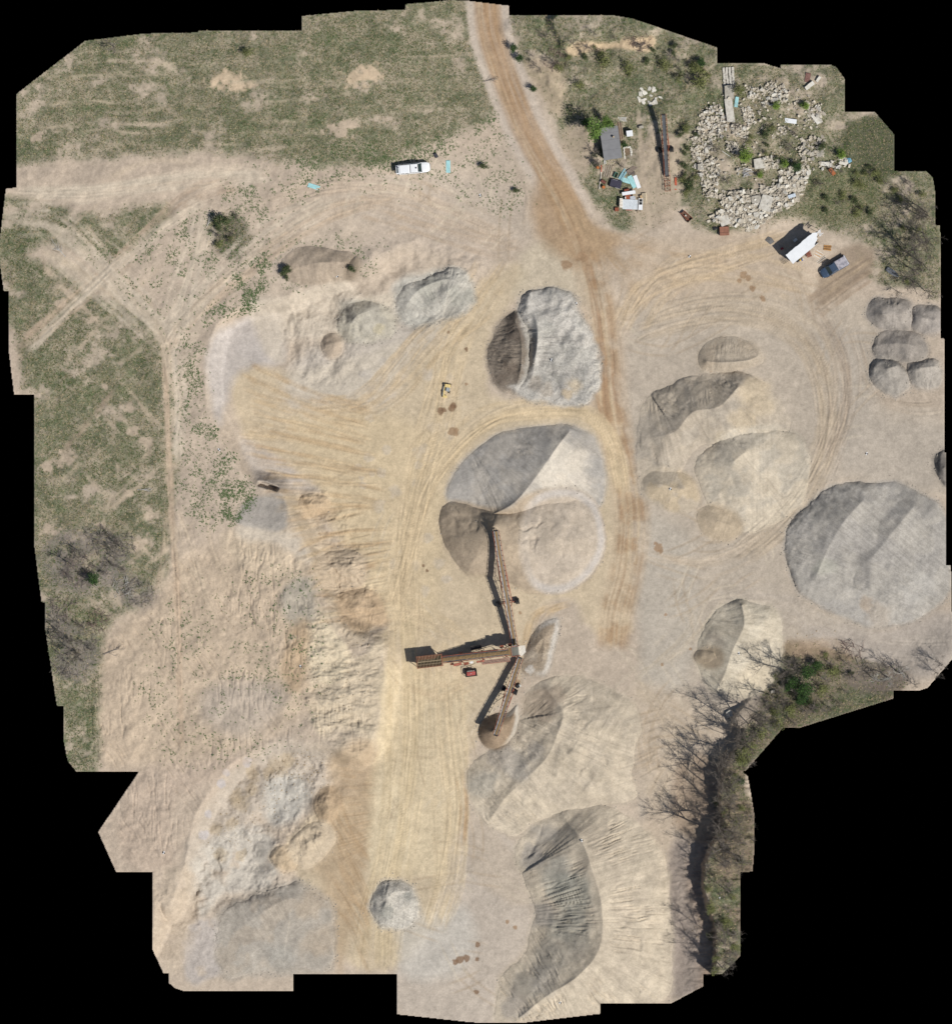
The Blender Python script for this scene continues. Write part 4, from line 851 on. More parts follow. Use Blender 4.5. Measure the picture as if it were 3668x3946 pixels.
def conveyor(label, tail, head, bw, frame_w, depth, m, loaded=True, edge_mat=BELT_EDGE, wheel_t=None, wheel_r=0.5, axle=1.7, group=None, strut_t=None, bare_tail=0.0, walkway=False, name='conveyor'):
    """tail, head: world 3-d points of belt surface. local frame: x along, y across"""
    tail = np.array(tail, float); head = np.array(head, float)
    d = head - tail; L = math.hypot(d[0], d[1]); ang = math.atan2(d[1], d[0])
    gz = zat(tail[0], tail[1])
    root = thing(name, label, 'conveyor', (tail[0], tail[1], gz), ang, group)
    za = tail[2] - gz; zb = head[2] - gz
    A = np.array((0, 0, za)); B = np.array((L, 0, zb))
    at = lambda t, y=0, dz=0: A + (B - A) * t + np.array((0, y, dz))
    n = max(8, int(L / 0.9))
    for sgn in (-1, 1):
        mb = MB(); lattice(mb, A, B, np.array((0, sgn * frame_w / 2, 0)), -depth, 0.08, n, 0.055); mb.build('frame', m, root)
    mb = MB()
    for i in range(n + 1):
        t = i / n
        mb.bar(at(t, -frame_w / 2, -depth), at(t, frame_w / 2, -depth), 0.05)
        if i < n: mb.bar(at(t, -frame_w / 2, -depth), at((i + 1) / n, frame_w / 2, -depth), 0.04)
        if t < bare_tail: mb.bar(at(t, -frame_w / 2, 0.02), at(t, frame_w / 2, 0.02), 0.07)
    mb.build('cross_bracing', m, root)
    # belt: shallow trough, strips with thickness
    t0 = bare_tail
    mb = MB(); ys = (-bw / 2, -bw * 0.27, bw * 0.27, bw / 2); zs = (0.10, -0.02, -0.02, 0.10)
    rings = []
    for i in range(13):
        t = t0 + (1 - t0) * i / 12
        rings.append([tuple(at(t, y, z)) for y, z in zip(ys, zs)] + [tuple(at(t, y, z - 0.03)) for y, z in zip(ys[::-1], zs[::-1])])
    mb.loft(rings).build('belt', edge_mat, root)
    mb = MB(); mb.box(tuple(at(t0 + (1 - t0) / 2, 0, -depth * 0.8)), (L * (1 - t0), bw * 0.8, 0.03), ry=-math.atan2(zb - za, L)); mb.build('return_belt', BELT, root)
    if loaded:
        mb = MB(); rings = []
        rr = random.Random(int(L * 100))
        for i in range(41):
            t = 0.01 + 0.985 * i / 40; w = bw * 0.33 * rr.uniform(.8, 1.2); h = 0.07 * rr.uniform(.6, 1.4); o = rr.uniform(-.03, .03)
            rings.append([tuple(at(t, -w + o, -0.005)), tuple(at(t, -w * .5 + o, h * .8)), tuple(at(t, o, h)), tuple(at(t, w * .5 + o, h * .7)), tuple(at(t, w + o, -0.005))])
        mb.loft(rings).build('sand_load', LOAD, root)
    for nm, t in (('tail_pulley', t0), ('head_pulley', 1.0)):
        MB().tube(tuple(at(t, -bw * 0.55, -0.18)), tuple(at(t, bw * 0.55, -0.18)), 0.2, n=10).build(nm, DARK_STEEL, root)
    for i in range(1, n):
        t = t0 + (1 - t0) * i / n
        MB().tube(tuple(at(t, -frame_w * .56, -0.1)), tuple(at(t, frame_w * .56, -0.1)), 0.05, n=5).build('idler_roller', DARK_STEEL, root)
    if wheel_t is not None:
        c = at(wheel_t); gx = tail[0] + math.cos(ang) * c[0]; gy = tail[1] + math.sin(ang) * c[0]
        zg = zat(gx, gy) - gz
        zax = zg + wheel_r
        ax = MB().box((c[0], 0, zax), (0.16, axle * 2, 0.16)); ax.build('axle', m, root)
        st = MB()
        for sgn in (-1, 1):
            for tt in (wheel_t - 0.03, strut_t if strut_t else wheel_t + 0.25):
                e = at(tt, sgn * frame_w / 2, -depth)
                st.bar((c[0], sgn * frame_w * 0.75, zax), tuple(e), 0.09)
            st.bar(tuple(at((wheel_t + (strut_t or wheel_t)) / 2, sgn * frame_w / 2, -depth)), (c[0] + (L * ((strut_t or wheel_t) - wheel_t)) * .3, sgn * frame_w * .65, zax + (at(strut_t or wheel_t)[2] - depth - zax) * .3), 0.06)
        st.bar((c[0] + (L * ((strut_t or wheel_t) - wheel_t)) * .4, -frame_w * .62, zax + (at(strut_t or wheel_t)[2] - depth - zax) * .4), (c[0] + (L * ((strut_t or wheel_t) - wheel_t)) * .4, frame_w * .62, zax + (at(strut_t or wheel_t)[2] - depth - zax) * .4), 0.06)
        st.build('undercarriage', m, root)
        for sgn in (-1, 1):
            for k in (0, 1):
                y = sgn * (axle - 0.13 + k * 0.36)
                wl = MB().tube((c[0], y - .15, zax), (c[0], y + .15, zax), wheel_r, n=18).build('wheel', TYRE, root, smooth=False)
                MB().tube((c[0], y - .16, zax), (c[0], y + .16, zax), wheel_r * .5, n=12).build('rim', DARK_STEEL, wl)
    # legs at the tail
    for sgn in (-1, 1):
        for t in (0.02, 0.10):
            e = at(t, sgn * frame_w / 2, -depth); MB().bar((e[0], e[1], 0), tuple(e), 0.07).build('leg', m, root)
    return root, at

G2 = 'rusty salmon framed conveyors of the screening plant'
tx, ty = P(1984, 2492); hx, hy = P(1910, 2046)
conv1, _ = conveyor('longest conveyor, loaded with brown sand, rising north to the tall sand cone', (tx, ty, zat(tx, ty) + 1.3), (hx, hy, zat(tx, ty) + 7.0), 0.72, 1.15, 0.75, SALMON, True, BELT_EDGE, 0.38, 0.55, 1.75, G2, 0.72)
tx, ty = P(2003, 2536); hx, hy = P(1910, 2832)
conv2, _ = conveyor('shorter conveyor, loaded with brown sand, running south-west to the small gravel cone', (tx, ty, zat(tx, ty) + 1.3), (hx, hy, zat(tx, ty) + 5.2), 0.72, 1.1, 0.7, SALMON, True, BELT_EDGE, 0.42, 0.5, 1.05, G2, 0.66)

# idle conveyor in the north-east yard
tx, ty = P(2573, 736); hx, hy = P(2556, 442)
conv3, at3 = conveyor('idle orange conveyor with an empty black belt parked in the weedy yard', (tx, ty, zat(tx, ty) + 0.9), (hx, hy, zat(tx, ty) + 4.1), 0.62, 0.98, 0.55, ORANGE, False, BELT, 0.54, 0.5, 1.05, None, 0.76, 0.20)

# ------------------------------------------------------------------ screening plant
def to_local(root_xy, ang, x, y):
    a, b = P(x, y); dx, dy = a - root_xy[0], b - root_xy[1]
    return (dx * math.cos(-ang) - dy * math.sin(-ang), dx * math.sin(-ang) + dy * math.cos(-ang))
bx, by = P(1655, 2548); ex, ey = P(2000, 2508)
pang = math.atan2(ey - by, ex - bx); pz = zat(*P(1800, 2540))
plant = thing('screening_plant', 'rusty salmon screening plant with barred feed hopper, inclined feed belt and white chute', 'screening plant', (bx, by, pz), pang)
PL = math.hypot(ex - bx, ey - by)
# feed hopper: four sloped walls, open top, grizzly bars
hw, hl, hz0, hz1 = 1.05, 4.6, 1.1, 3.0
mb = MB()
x0, x1 = -hl / 2, hl / 2
for (p, q, r_, s2) in (((x0, -hw, hz1), (x1, -hw, hz1), (x1 - .3, -.4, hz0), (x0 + .3, -.4, hz0)), ((x0, hw, hz1), (x1, hw, hz1), (x1 - .3, .4, hz0), (x0 + .3, .4, hz0)),
                      ((x0, -hw, hz1), (x0, hw, hz1), (x0 + .3, .4, hz0), (x0 + .3, -.4, hz0)), ((x1, -hw, hz1), (x1, hw, hz1), (x1 - .3, .4, hz0), (x1 - .3, -.4, hz0))):
    mb.loft([[p, q, (q[0], q[1], q[2] - .06), (p[0], p[1], p[2] - .06)], [s2, r_, (r_[0], r_[1], r_[2] - .06), (s2[0], s2[1], s2[2] - .06)]])
hop = mb.build('hopper', RUST, plant)
rim = MB()
for yy in (-hw, hw): rim.box((0, yy, hz1 + .05), (hl + .2, .14, .16))
for xx in (x0, x1): rim.box((xx, 0, hz1 + .05), (.14, 2 * hw - .14, .16))
rim.build('hopper_rim', RUST, plant)
gb = MB()
for i in range(17):
    x = x0 + .15 + (hl - .3) * i / 16
    gb.box((x, 0, hz1 + .2 + (0.05 if i % 3 else .1)), (.055, 2 * hw + .1, .09), rz=R.uniform(-.02, .02))
gb.box((0, 0, hz1 + .22), (hl - .1, .12, .08)); gb.box((0, -.5, hz1 + .12), (hl - .1, .08, .06))
gb.build('grizzly_bars', mat('sandy_steel', (176,158,128), 0.8, 0, 0.15, 5.0), plant)
MB().box((0, 0, hz0 - .1), (hl - .4, .9, .12)).build('feeder_bed', mat('gap_shade_load', (84,72,56), .95, 0, .2, 5.0), plant)  # bed darkened to paint the shade in the gaps between the bars
for xx in (x0 + .2, x1 - .2):
    for yy in (-hw + .1, hw - .1): MB().bar((xx, yy, 0), (xx, yy, hz1), 0.11).build('leg', RUST, plant)
# inclined main belt
fa = np.array((hl / 2 + .1, 0, 1.5)); fb = np.array((PL - 1.9, 0, 4.7))
for sgn in (-1, 1):
    mb = MB(); lattice(mb, fa, fb, np.array((0, sgn * .62, 0)), -.8, .12, 13, 0.07)
    mb.build('truss', SALMON, plant)
    c = (fa + fb) / 2 + np.array((0, sgn * .57, -.28)); l = np.linalg.norm(fb - fa)
    MB().box(tuple(c), (l, .05, .5), ry=-math.atan2(fb[2] - fa[2], fb[0] - fa[0])).build('side_plate', RUST, plant)
c = (fa + fb) / 2
MB().box(tuple(c), (l, .98, .06), ry=-math.atan2(fb[2] - fa[2], fb[0] - fa[0])).build('belt', BELT, plant)
mb = MB(); rings = []
for i in range(40):
    t = i / 39; p = fa + (fb - fa) * t; w = .36 * R.uniform(.8, 1.12)
    rings.append([(p[0], -w, p[2] + .035), (p[0], -w * .5, p[2] + .13 * R.uniform(.7, 1.3)), (p[0], w * .5, p[2] + .13 * R.uniform(.7, 1.3)), (p[0], w, p[2] + .035)])
mb.loft(rings).build('sand_load', LOAD, plant)
# support towers
for t in (.28, .6, .95):
    p = fa + (fb - fa) * t; tw = MB()
    for sgn in (-1, 1):
        tw.bar((p[0] - .3, sgn * 1.0, 0), (p[0], sgn * .78, p[2] - .8), .1); tw.bar((p[0] + .5, sgn * 1.0, 0), (p[0], sgn * .78, p[2] - .8), .08)
    tw.bar((p[0], -.95, .8), (p[0], .95, .8), .07)
    tw.build('support_tower', SALMON, plant)
# catwalk on the south side with railing
cw = MB(); cw.box((PL - 4.4, -1.35, 3.1), (5.2, .75, .05)); 
cw.build('catwalk', mat('grating', (176,150,132), 0.8, 0, 0.15, 8.0, (140,110,96), 0.5), plant)
rl = MB()
for i in range(8):
    x = PL - 6.9 + i * .72; rl.bar((x, -1.7, 3.1), (x, -1.7, 4.1), .04)
for z in (3.6, 4.1): rl.bar((PL - 6.95, -1.7, z), (PL - 1.85, -1.7, z), .045)
rl.build('railing', SALMON, plant)
for sx in (PL - 6.8, PL - 4.4, PL - 2.0): MB().bar((sx, -1.65, 0), (sx, -1.65, 3.1), .07).build('leg', SALMON, plant)
# odd side gear: drive guards, hydraulic hoses, control box
for (x, y, z, dx, dy, dz, m_) in ((5.0, -1.15, 2.0, 1.5, .5, .6, SALMON), (6.6, -1.2, 2.5, .9, .5, .7, RUST), (7.6, -1.1, 2.8, .6, .4, .5, OFFWHITE), (4.0, -1.0, 1.7, .6, .35, .4, RUST), (9.2, -1.1, 3.3, 1.4, .35, .4, SALMON)):
    MB().box((x, y, z), (dx, dy, dz), rz=.06).build('drive_guard', m_, plant, bevel=.03)
hs = MB(); pr = None
for i in range(20):
    q = (4.6 + i * .2, -1.35 - .15 * math.sin(i * .9), 1.5 + .12 * math.cos(i * 1.7))
    if pr: hs.tube(pr, q, .04, n=5)
    pr = q
hs.build('hoses', BLACKP, plant)
MB().box((8.7, 1.55, 1.0), (2.0, .75, 1.1)).build('engine_box', DARK_STEEL, plant, bevel=.05)
# screen deck and chute
sx0 = PL - 1.85
MB().box((sx0 + .12, 0, 4.55), (.5, 1.55, .12)).build('transfer_belt', LOAD, plant)
sb = MB()
for yy in (-.88, .88): sb.box((sx0 + 1.15, yy, 4.35), (1.75, .08, .8))
for xx in (sx0 + .42,): sb.box((xx, 0, 4.35), (.08, 1.68, .8))
sb.build('screen_box', SALMON, plant)
ms = MB()
for i in range(15): ms.box((sx0 + .5 + i * .088, 0, 4.6 - i * .01), (.05, 1.66, .03))
for i in range(9): ms.box((sx0 + 1.12, -.76 + i * .19, 4.63), (1.3, .03, .03))
ms.box((sx0 + 1.12, 0, 4.5), (1.32, 1.66, .03))
ms.build('screen_mesh', mat('screen_wire', (148,146,136), 0.7, 0.1, 0.1, 6.0), plant)
ch = MB(); pts = [(sx0 + 1.85, -.95), (sx0 + 2.25, -1.0), (sx0 + 3.05, -.35), (sx0 + 3.05, .85), (sx0 + 1.85, .95)]
ch.prism(pts, 4.15, 4.3)
ch.box((sx0 + 1.83, 0, 4.42), (.06, 1.9, .3)); 
ch.build('chute', mat('dusty_white_steel', (224,218,206), 0.8, 0, 0.08, 4.0, (196,186,170), 0.4), plant)
for xx in (sx0 + .6, sx0 + 2.0):
    for yy in (-.85, .85): MB().bar((xx, yy, 0), (xx, yy, 4.1), .12).build('leg', SALMON, plant)
for yy in (-.85, .85): MB().bar((sx0 + .6, yy, 1.2), (sx0 + 2.0, yy, 3.8), .07).build('brace', SALMON, plant)
for (x, y) in ((sx0 + .3, 1.25), (sx0 - 1.2, 1.15)):
    MB().box((x, y, 3.6), (.7, .5, .5)).build('motor', RUST, plant, bevel=.05)

# red power unit beside the plant
gx, gy, gz = PZ(1816, 2593)
gen = thing('power_unit', 'small red diesel power unit on a black skid, south of the feed hopper belt', 'generator', (gx, gy, gz), math.radians(7))
MB().box((0, 0, .12), (2.05, 1.35, .24)).build('skid', DARK_STEEL, gen)
MB().box((-.05, -.12, .75), (1.6, .72, 1.0)).build('engine_cover', mat('red_faded_paint', (178,86,80), 0.5, 0, 0.1, 2.0, (128,58,54), 0.4), gen, bevel=.08)
MB().box((-.1, -.16, 1.28), (.22, .06, .03)).build('plate', WHITE, gen)
fr = MB()
for xx in (-.95, .95):
    for yy in (-.6, .62): fr.bar((xx, yy, .2), (xx, yy, 1.35), .06)
    fr.bar((xx, -.6, 1.35), (xx, .62, 1.35), .06)
for yy in (-.6, .62): fr.bar((-.95, yy, 1.35), (.95, yy, 1.35), .06)
fr.build('guard_frame', DARK_STEEL, gen)
for i in range(7): MB().box((-.65 + i * .2, .34, .98 + .04 * (i % 2)), (.13, .22, .35)).build('cylinder_head', mat('grey_castings', (176,168,160), 0.6, 0.2, 0.15, 6.0), gen)
MB().box((.85, -.1, .75), (.18, .9, .9)).build('radiator', BLACKP, gen)
MB().tube((.35, .38, 1.0), (.35, .38, 1.75), .06, n=8).build('exhaust_pipe', RUST, gen)

# pump or motor by the shorter conveyor
mx, my, mz = PZ(1995, 2645)
mo = thing('motor_drum', 'dark motor with a pale drum end standing beside the shorter conveyor', 'motor', (mx, my, mz), .5)
MB().box((0, 0, .3), (.55, .6, .6)).build('housing', BLACKP, mo, bevel=.05)
MB().tube((.3, 0, .35), (.6, 0, .35), .3, n=14).build('drum', mat('pale_steel', (190,188,180), .6), mo)

# yellow loader, seen from above among the tracks
lx, ly, lz = PZ(1722, 1499)
ld = thing('wheel_loader', 'small pale yellow loader with a grey grille standing alone amid tyre tracks', 'loader', (lx, ly, lz), math.radians(-8))
YE = mat('faded_yellow_paint', (226,202,138), 0.6, 0, 0.08, 2.0, (200,176,118), 0.4)
MB().box((0.05, .6, .5), (1.05, .6, .5)).build('engine_hood', YE, ld, bevel=.05)
MB().box((.2, -.05, .42), (.66, .75, .3)).build('grille', mat('grey_grille', (170,176,178), .5, .1, .3, 12.0), ld, bevel=.02)
MB().box((-.22, -.05, .45), (.17, .6, .34)).build('cab_window', BLACKP, ld)
MB().box((-.42, -.3, .4), (.26, 2.2, .2)).build('lift_arm', YE, ld, bevel=.03)
MB().box((-.63, -.15, .35), (.1, 2.3, .12)).build('ram', mat('bright_ram', (214,214,210), .35, .3, .05, 1.0), ld)
MB().box((-.2, -1.4, .3), (.75, .45, .35)).build('bucket', YE, ld, bevel=.06)
for (x, y) in ((-.62, .75), (.62, .75), (-.62, -.55), (.62, -.55)):
    MB().tube((x - .1, y, .25), (x + .1, y, .25), .25, n=16).build('wheel', mat('dusty_tyre', (150,136,116), .9), ld)

# ------------------------------------------------------------------ vehicles
def rrect(x, w, z0, z1, r=0.12, wt=None):
    """ring in the y-z plane at x: rounded box, wt = half width at the top"""
    wt = w if wt is None else wt
    return [(x, -w, z0), (x, w, z0), (x, w, z0 + (z1 - z0) * .6), (x, wt + (w - wt) * .25, z1 - r * .35), (x, wt - r, z1), (x, -wt + r, z1), (x, -wt - (w - wt) * .25, z1 - r * .35), (x, -w, z0 + (z1 - z0) * .6)]
def pickup(label, loc, rz, body_m, cab_roof_m, L=5.8, W=1.98, crew=True, group=None):
    root = thing('pickup_truck', label, 'pickup truck', loc, rz, group)
    h = L / 2; w = W / 2
    mb = MB(); rings = []
    for x, hw_, z1 in ((-h, w - .07, .98), (-h + .06, w - .02, 1.06), (-h + .4, w, 1.08), (-.5, w, 1.08), (.95, w, 1.08), (1.2, w - .01, 1.06), (h - .75, w - .05, 1.02), (h - .35, w - .14, .97), (h - .1, w - .30, .88), (h, w - .48, .72)):
        rings.append(rrect(x, hw_, .42, z1, .16, hw_ - .06))
    mb.loft(rings).build('body', body_m, root, smooth=False, bevel=.03)
    # bonnet as a proud panel
    mb = MB(); rings = []
    for x, hw_, z in ((1.28, w - .20, 1.05), (1.7, w - .17, 1.06), (h - .75, w - .22, 1.025), (h - .35, w - .34, .965), (h - .16, w - .46, .90)):
        rings.append([(x, -hw_, z), (x, -hw_ * .55, z + .05), (x, hw_ * .55, z + .05), (x, hw_, z)])
    mb.loft(rings).build('bonnet', body_m, root)
    cx0, cx1 = (-.75, .75) if crew else (-.45, .75)
    # cab: glass house with roof panel
    mb = MB(); mb.loft([[(cx0, -w + .1, 1.07), (cx0, w - .1, 1.07), (cx0 + .12, w - .25, 1.82), (cx0 + .12, -w + .25, 1.82)], [(1.38, -w + .12, 1.07), (1.38, w - .12, 1.07), (.62, w - .27, 1.82), (.62, -w + .27, 1.82)]])
    mb.build('windows', GLASS, root)
    mb = MB(); rings = []
    for x, z in ((cx0 + .02, 1.82), (cx0 + .2, 1.88), (.3, 1.89), (.66, 1.84)):
        rings.append([(x, -w + .22, z - .05), (x, -w + .32, z), (x, w - .32, z), (x, w - .22, z - .05), (x, w - .3, z - .09), (x, -w + .3, z - .09)])
    mb.loft(rings).build('roof', cab_roof_m, root)
    mb = MB()
    for sgn in (-1, 1):
        mb.tube((1.36, sgn * (w - .12), 1.07), (.64, sgn * (w - .25), 1.83), .045, n=5)
        mb.tube((cx0 + .03, sgn * (w - .12), 1.07), (cx0 + .12, sgn * (w - .24), 1.83), .06, n=5)
        if crew: mb.tube((.0, sgn * (w - .1), 1.07), (.0, sgn * (w - .24), 1.83), .05, n=5)
    mb.build('pillars', body_m, root)
    for sgn in (-1, 1):
        MB().box((1.05, sgn * (w + .13), 1.15), (.12, .26, .2)).build('mirror', BLACKP, root, bevel=.03)
        MB().box((h - .14, sgn * (w - .42), .76), (.14, .3, .16)).build('headlight', mat('lamp_lens', (220,224,226), .2), root, bevel=.03)
        MB().box((-h + .02, sgn * (w - .2), .86), (.06, .16, .3)).build('tail_light', mat('red_lens', (168,40,38), .3), root)
        for x in (-h + 1.25, h - 1.05):
            wl = MB().tube((x, sgn * (w - .24), .4), (x, sgn * (w + .01), .4), .4, n=18).build('wheel', TYRE, root)
            MB().tube((x, sgn * (w - .1), .4), (x, sgn * (w + .025), .4), .23, n=12).build('rim', mat('alloy', (170,172,176), .35, .6), wl)
    MB().box((h - .02, 0, .55), (.16, W - .7, .2)).build('front_bumper', DARK_STEEL, root, bevel=.04)
    MB().box((-h - .08, 0, .55), (.2, W - .15, .18)).build('rear_bumper', mat('chrome', (186,190,194), .3, .7), root, bevel=.04)
    return root, h, w, cx0
WHB = mat('white_car_paint', (238,240,242), 0.3, 0.0, 0.02, 0.6)
x, y = P(1596, 648); wz = zat(x, y)
wp, h, w, cx0 = pickup('white pickup truck with a white bed cap and open rear hatch, beside the grassy field', (x, y, wz), math.radians(5.4), WHB, WHB)
mb = MB(); rings = []
for x_, ww, z in ((-h + .05, w - .1, 1.78), (-h + .25, w - .1, 1.9), (cx0 - .3, w - .1, 1.92), (cx0 - .08, w - .1, 1.84)):
    rings.append([(x_, -w + .04, 1.08), (x_, -w + .1, 1.35), (x_, -w + .24, z - .05), (x_, -w + .34, z), (x_, w - .34, z), (x_, w - .24, z - .05), (x_, w - .1, 1.35), (x_, w - .04, 1.08)])
mb.loft(rings).build('bed_cap', WHB, wp)
for sgn in (-1, 1):
    for xx in (-h + .75, -h + 1.55):
        MB().box((xx, sgn * (w - .155), 1.58), (.62, .04, .26), rx=sgn * .3).build('cap_window', GLASS, wp, bevel=.02)
MB().box((-h - .18, 0, 1.86), (.5, W_ if False else 1.5, .05), ry=.25).build('rear_hatch', WHB, wp)
MB().box((-h - .17, 0, 1.90), (.3, 1.25, .03), ry=.25).build('hatch_glass', GLASS, wp)
MB().box((-h - .2, 0, .98), (.45, 1.6, .07)).build('tailgate', WHB, wp)
MB().tube((.32, .05, 1.885), (.32, .05, 1.93), .16, n=14).build('roof_beacon', mat('dark_beacon', (58,66,84), .4), wp)
for i in range(5): MB().box((.6 + .004 * i, -.5 + .25 * i, 1.86), (.07, .05, .03)).build('marker_lamp', mat('amber_lens', (206,150,110), .4), wp)
MB().box((cx0 - .04, 0, 1.3), (.05, 1.2, .35)).build('rear_brake_lamp', mat('brake_red', (120,44,40), .4), wp)

BLB = mat('steel_blue_paint', (74,90,112), 0.3, 0.25, 0.06, 1.0)
x, y = P(3211, 1031); bz = zat(x, y)
bp_, h, w, cx0 = pickup('steel blue pickup truck with a peeling grey bed cover, parked on the brown track', (x, y, bz), math.radians(180 + 30.5), BLB, BLB, 5.35, 1.95, False)
MB().box((-h + 1.05, 0, 1.13), (2.05, 1.72, .08)).build('bed_cover', mat('peeling_cover', (176,172,178), .7, 0, .1, 1.6, (96,98,112), 0.30), bp_, bevel=.03)
MB().box((-h - .02, -.1, 1.05), (.14, 1.8, .1)).build('tailgate_rail', mat('chalk_rail', (206,206,212), .5), bp_)

# person at the tailgate of the white pickup
def person(label, loc, rz, shirt, trouser, lean):
    root = thing('person', label, 'person', loc, rz)
    V = []; E = []; RR = []
    def j(p, r, par=None):
        V.append(p); RR.append(r)
        if par is not None: E.append((par, len(V) - 1))
        return len(V) - 1
    ca, sa = math.cos(lean), math.sin(lean)
    def up(x, y, z): return (x * ca + (z - .95) * sa, y, .95 + (z - .95) * ca - x * sa)
    pel = j((0, 0, .95), .14); ch = j(up(0, 0, 1.2), .145, pel); nk_ = j(up(0, 0, 1.44), .13, ch); nk = j(up(.0, 0, 1.54), .06, nk_)
    hd_ = j(up(.03, 0, 1.63), .09, nk); j(up(.03, 0, 1.74), .085, hd_)
    for sg in (-1, 1):
        hp = j((0, sg * .1, .9), .10, pel); kn = j((.04 + .02 * sg, sg * .12, .5), .065, hp); an = j((-.02 + .04 * sg, sg * .13, .09), .045, kn); j((.18 + .04 * sg, sg * .14, .04), .04, an)
        sh = j(up(0, sg * .19, 1.42), .065, nk_); el = j(up(.12, sg * .27, 1.16), .048, sh); wr = j(up(.36, sg * .22, 1.1), .034, el); pm = j(up(.44, sg * .21, 1.09), .036, wr)
        for f in range(4):
            a = j(up(.50, sg * .21 + (f - 1.5) * .022, 1.08), .010, pm); j(up(.535 + .006 * (f % 3), sg * .21 + (f - 1.5) * .023, 1.055), .009, a)
        t = j(up(.46, sg * .21 - sg * .045, 1.085), .011, pm); j(up(.50, sg * .21 - sg * .06, 1.07), .009, t)
    me = bpy.data.meshes.new('body'); me.from_pydata(V, E, []); o = bpy.data.objects.new('body', me); link(o); o.parent = root
    sk = o.modifiers.new('skin', 'SKIN'); 
    for i, r in enumerate(RR): me.skin_vertices[0].data[i].radius = (r, r)
    me.skin_vertices[0].data[0].use_root = True
    o.modifiers.new('sub', 'SUBSURF').levels = 1
    me.materials.append(shirt)
    hx_ = up(.03, 0, 1.70)
    cap = MB(); n = 12
    rings = [[(hx_[0] - .01 + r * math.cos(2 * math.pi * i / n), r * math.sin(2 * math.pi * i / n), hx_[2] + z) for i in range(n)] for r, z in ((.108, .0), (.105, .06), (.07, .11), (.02, .125))]
    cap.loft(rings); cap.box((hx_[0] + .13, 0, hx_[2] + .005), (.1, .14, .012)); cap.build('cap', trouser, root)
    skin = mat('skin', (196,150,124), .6, 0, .03, 3.0)
    fc = MB(); fc.loft([[(hx_[0] + .03 + .072 * math.cos(a_), r * math.sin(a_), hx_[2] + z) for a_ in np.linspace(-1.4, 1.4, 7)] + [(hx_[0] - .02, 0, hx_[2] + z)] for r, z in ((.05, -.15), (.075, -.09), (.082, -.03), (.08, 0))])
    fc.box((hx_[0] + .115, 0, hx_[2] - .06), (.03, .025, .04)); fc.build('face', skin, root)
    tr = MB()
    for sg in (-1, 1):
        MBp = tr
        tr.tube((0, sg * .1, .93), (.04 + .02 * sg, sg * .12, .5), .125, .088, n=10); tr.tube((.04 + .02 * sg, sg * .12, .5), (-.02 + .04 * sg, sg * .13, .09), .088, .066, n=10)
    tr.build('trousers', trouser, root)
    return root
px, py = P(1526, 644)
person('person in a slate blue shirt and dark cap at the rear of the white pickup', (px, py, zat(px, py)), math.radians(-5), mat('slate_shirt', (112,124,146), .85, 0, .08, 5.0), mat('navy_cloth', (52,58,76), .85, 0, .08, 5.0), .35)

# torn white box trailer
bx, by = P(3092, 957); tz = zat(bx, by); ang = math.radians(39.2)
tr = thing('box_trailer', 'white box trailer with ragged torn roof end on the grass by the eastern track', 'trailer', (bx, by, tz), ang)
TW, TL, TH = 2.1, 6.4, 3.6
poly = [(-TL/2, -TW/2), (1.9, -TW/2)]
rr = random.Random(5)
for i in range(7): poly.append((1.9 + .18 * i + rr.uniform(-.1, .1), -TW/2 + .12 * i + rr.uniform(-.12, .12)))
for i in range(6): poly.append((3.2 + rr.uniform(-.14, .14) + .12 * i, -.35 + .2 * i + rr.uniform(-.05, .05)))
for i in range(16): poly.append((TL/2 - .0 - i * .4 + rr.uniform(-.06, .06), TW/2 + rr.uniform(-.07, .05)))
poly.append((-TL/2, TW/2))
MB().prism(poly, TH - .05, TH).build('roof', WHITE, tr)
for sgn in (-1, 1): MB().box((-.15, sgn * (TW/2 - .06), 1.0 + (TH - 1.06) / 2), (TL - .5, .05, TH - 1.06)).build('side_wall', WHITE, tr)
MB().box((-TL/2 + .08, 0, 1.0 + (TH - 1.06) / 2), (.05, TW - .2, TH - 1.06)).build('front_wall', OFFWHITE, tr)
MB().box((0, 0, .95), (TL - .3, TW - .1, .12)).build('floor_deck', WOOD, tr)
ch = MB()
for yy in (-.5, .5): ch.box((0, yy, .78), (TL, .12, .2))
ch.box((TL/2 + .4, 0, .78), (1.2, .1, .14)); ch.build('chassis', DARK_STEEL, tr)
for xx in (-.5, .5):
    for sgn in (-1, 1):
        MB().tube((xx - .0, sgn * (TW/2 - .35), .45), (xx, sgn * (TW/2 - .1), .45), .45, n=16).build('wheel', TYRE, tr)
lf = MB()
for k in range(3): lf.box((3.95 + .22 * k, .15 + .1 * k, TH - .6), (.09, 1.0 - .1 * k, .06), rz=-.2)
lf.box((4.15, .55, TH - .58), (1.1, .09, .06), rz=.1); lf.box((4.2, -.15, TH - .62), (1.0, .09, .06), rz=-.05)
lf.bar((4.6, .5, 0), (4.3, .4, TH - .6), .05); lf.bar((4.3, -.4, 0), (4.0, -.2, TH - .6), .05)
lf.build('ladder_frame', WHITE, tr)
